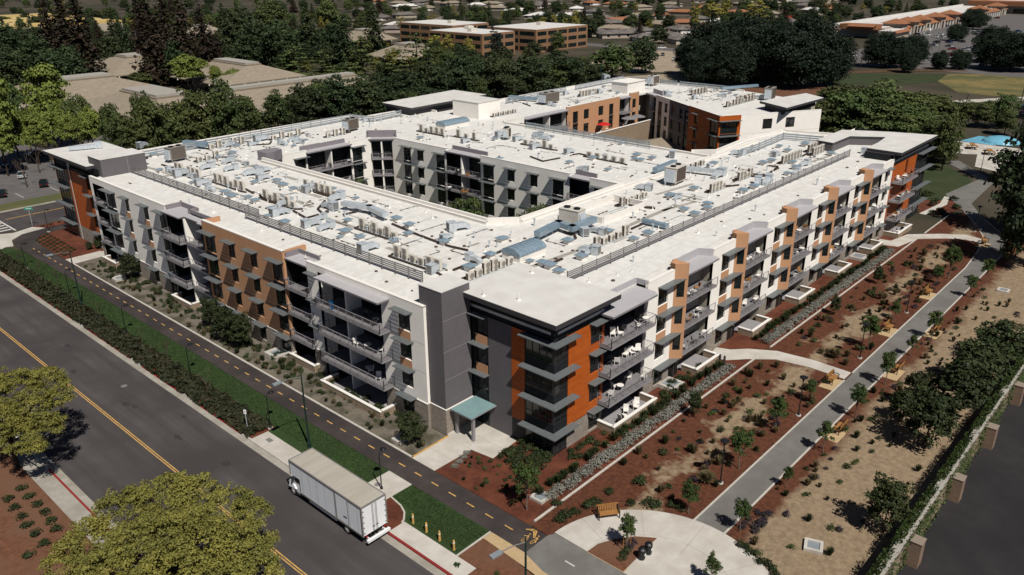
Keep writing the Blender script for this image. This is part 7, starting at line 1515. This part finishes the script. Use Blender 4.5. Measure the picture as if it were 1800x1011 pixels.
# ivy wall with piers
IW = thing('ivy_wall', 'long ivy-covered wall with brown piers beside the dark car park', 'wall', (0, 0, 0))
ob('wall', MB().box(-20, -41.9, 0, 118, -41.4, 2.55).mesh('wall', 'stone_tan'), IW); ob('coping', MB().box(-20, -41.97, 2.55, 118, -41.33, 2.63).mesh('coping', 'pad_grey'), IW)
for k in range(9):
    x = .1 + 11.4 * k; p_ = ob('pier', MB().box(x - .25, -43.0, 0, x + .85, -41.91, 2.45).mesh('pier', 'brick_wall'), IW); ob('pier_cap', MB().box(x - .28, -43.04, 2.45, x + .88, -41.98, 2.51).mesh('pier_cap', 'brick_wall'), p_)
n = 60000; xs_ = RNG.uniform(-18, 117, n); side = RNG.random(n); keep = (np.sin(xs_ * .55) + np.sin(xs_ * 1.7 + 1) * .6 + RNG.normal(0, .5, n)) > -.95; top = side < .5
C = np.stack([xs_, np.where(top, RNG.uniform(-41.75, -41.0, n), np.where(side < .8, RNG.uniform(-41.35, -41.0, n), RNG.uniform(-42.25, -41.92, n))), np.where(top, RNG.uniform(2.5, 3.0, n), RNG.uniform(.1, 2.8, n))], 1)[keep]
N = np.stack([0 * C[:, 0], np.where(C[:, 1] < -41.9, -1, .8), .6 + 0 * C[:, 0]], 1)
o = ob('ivy', leafmesh('ivy', C, N, .2, 'leaf_young', .5), IW); o['kind'] = 'stuff'
# play area
t = thing('play_mound', 'bright blue play mound and pool in the park at the upper right', 'playground', (195, -3.5, .05))
m_ = MB(); m_.prism([(-4.5, 5.2), (5.5, 3.2), (4.5, -3.0), (-2, -5.5), (-5, -2)], 0, .12); ob('pool', m_.mesh('pool', 'blue_play'), t); m_ = MB(); m_.lathe([(4.6, 0), (4.2, .5), (3.0, 1.1), (1.4, 1.45), (0, 1.5)], 18, c=(.6, -3.2, .12)); ob('dome', m_.mesh('dome', 'blue_play'), t)
for k, (px, py) in enumerate(((1738, 272), (1708, 262))):
    x, y = G(px, py); t = thing('picnic_table', 'wooden picnic table near the blue play mound, ' + ('right one' if k == 0 else 'left one'), 'table', (x, y, .1), R(20), 'picnic tables', 1.5); ob('table_top', MB().box(-1, -.4, .72, 1, .4, .78).mesh('table_top', 'bench_wood'), t)
    for s_ in (-.7, .7): ob('bench', MB().box(-1, s_ - .14, .42, 1, s_ + .14, .47).mesh('bench', 'bench_wood'), t)
    for s_ in (-.7, .7): ob('leg', MB().box(s_ - .04, -.75, 0, s_ + .04, .75, .08).box(s_ - .05, -.05, .08, s_ + .05, .05, .72).box(s_ - .04, -.7, .35, s_ + .04, .7, .42).mesh('leg', 'dark_metal'), t)
x, y = G(1045, 132); tag(ob('site_tarp', MB().hexa([(-3, -2, 0), (3, -2, 0), (3, 2, 0), (-3, 2, 0), (-2.6, -1.6, 3.2), (2.6, -1.8, 3.6), (2.4, 1.7, 3.1), (-2.5, 1.6, 3.4)]).mesh('site_tarp', 'blue_tarp'), None, (x, y, .05)), 'blue tarpaulin-covered pile beside the rounded green tree', 'tarpaulin')
for k, (px, py, h) in enumerate(((1789, 205, 10), (1648, 100, 11), (1088, 78, 9), (1512, 120, 8), (1694, 205, 7), (1120, 80, 7))):
    x, y = G(px, py); t = thing('light_pole', 'slim pole standing %s' % ['at the right edge of the dry field', 'in the shopping car park', 'by the far street bungalows', 'left of the big round tree', 'beside the play area trees', 'by the bungalow with the garage'][k], 'pole', (x, y, 0)); ob('mast', MB().tube((0, 0, 0), (0, 0, h), .16, .1).mesh('mast', 'bark_pale' if k in (1, 2) else 'dark_metal'), t); ob('lamp_head', MB().box(-.2, -.2, h, 1.0, .2, h + .15).mesh('lamp_head', 'trim_grey'), t)
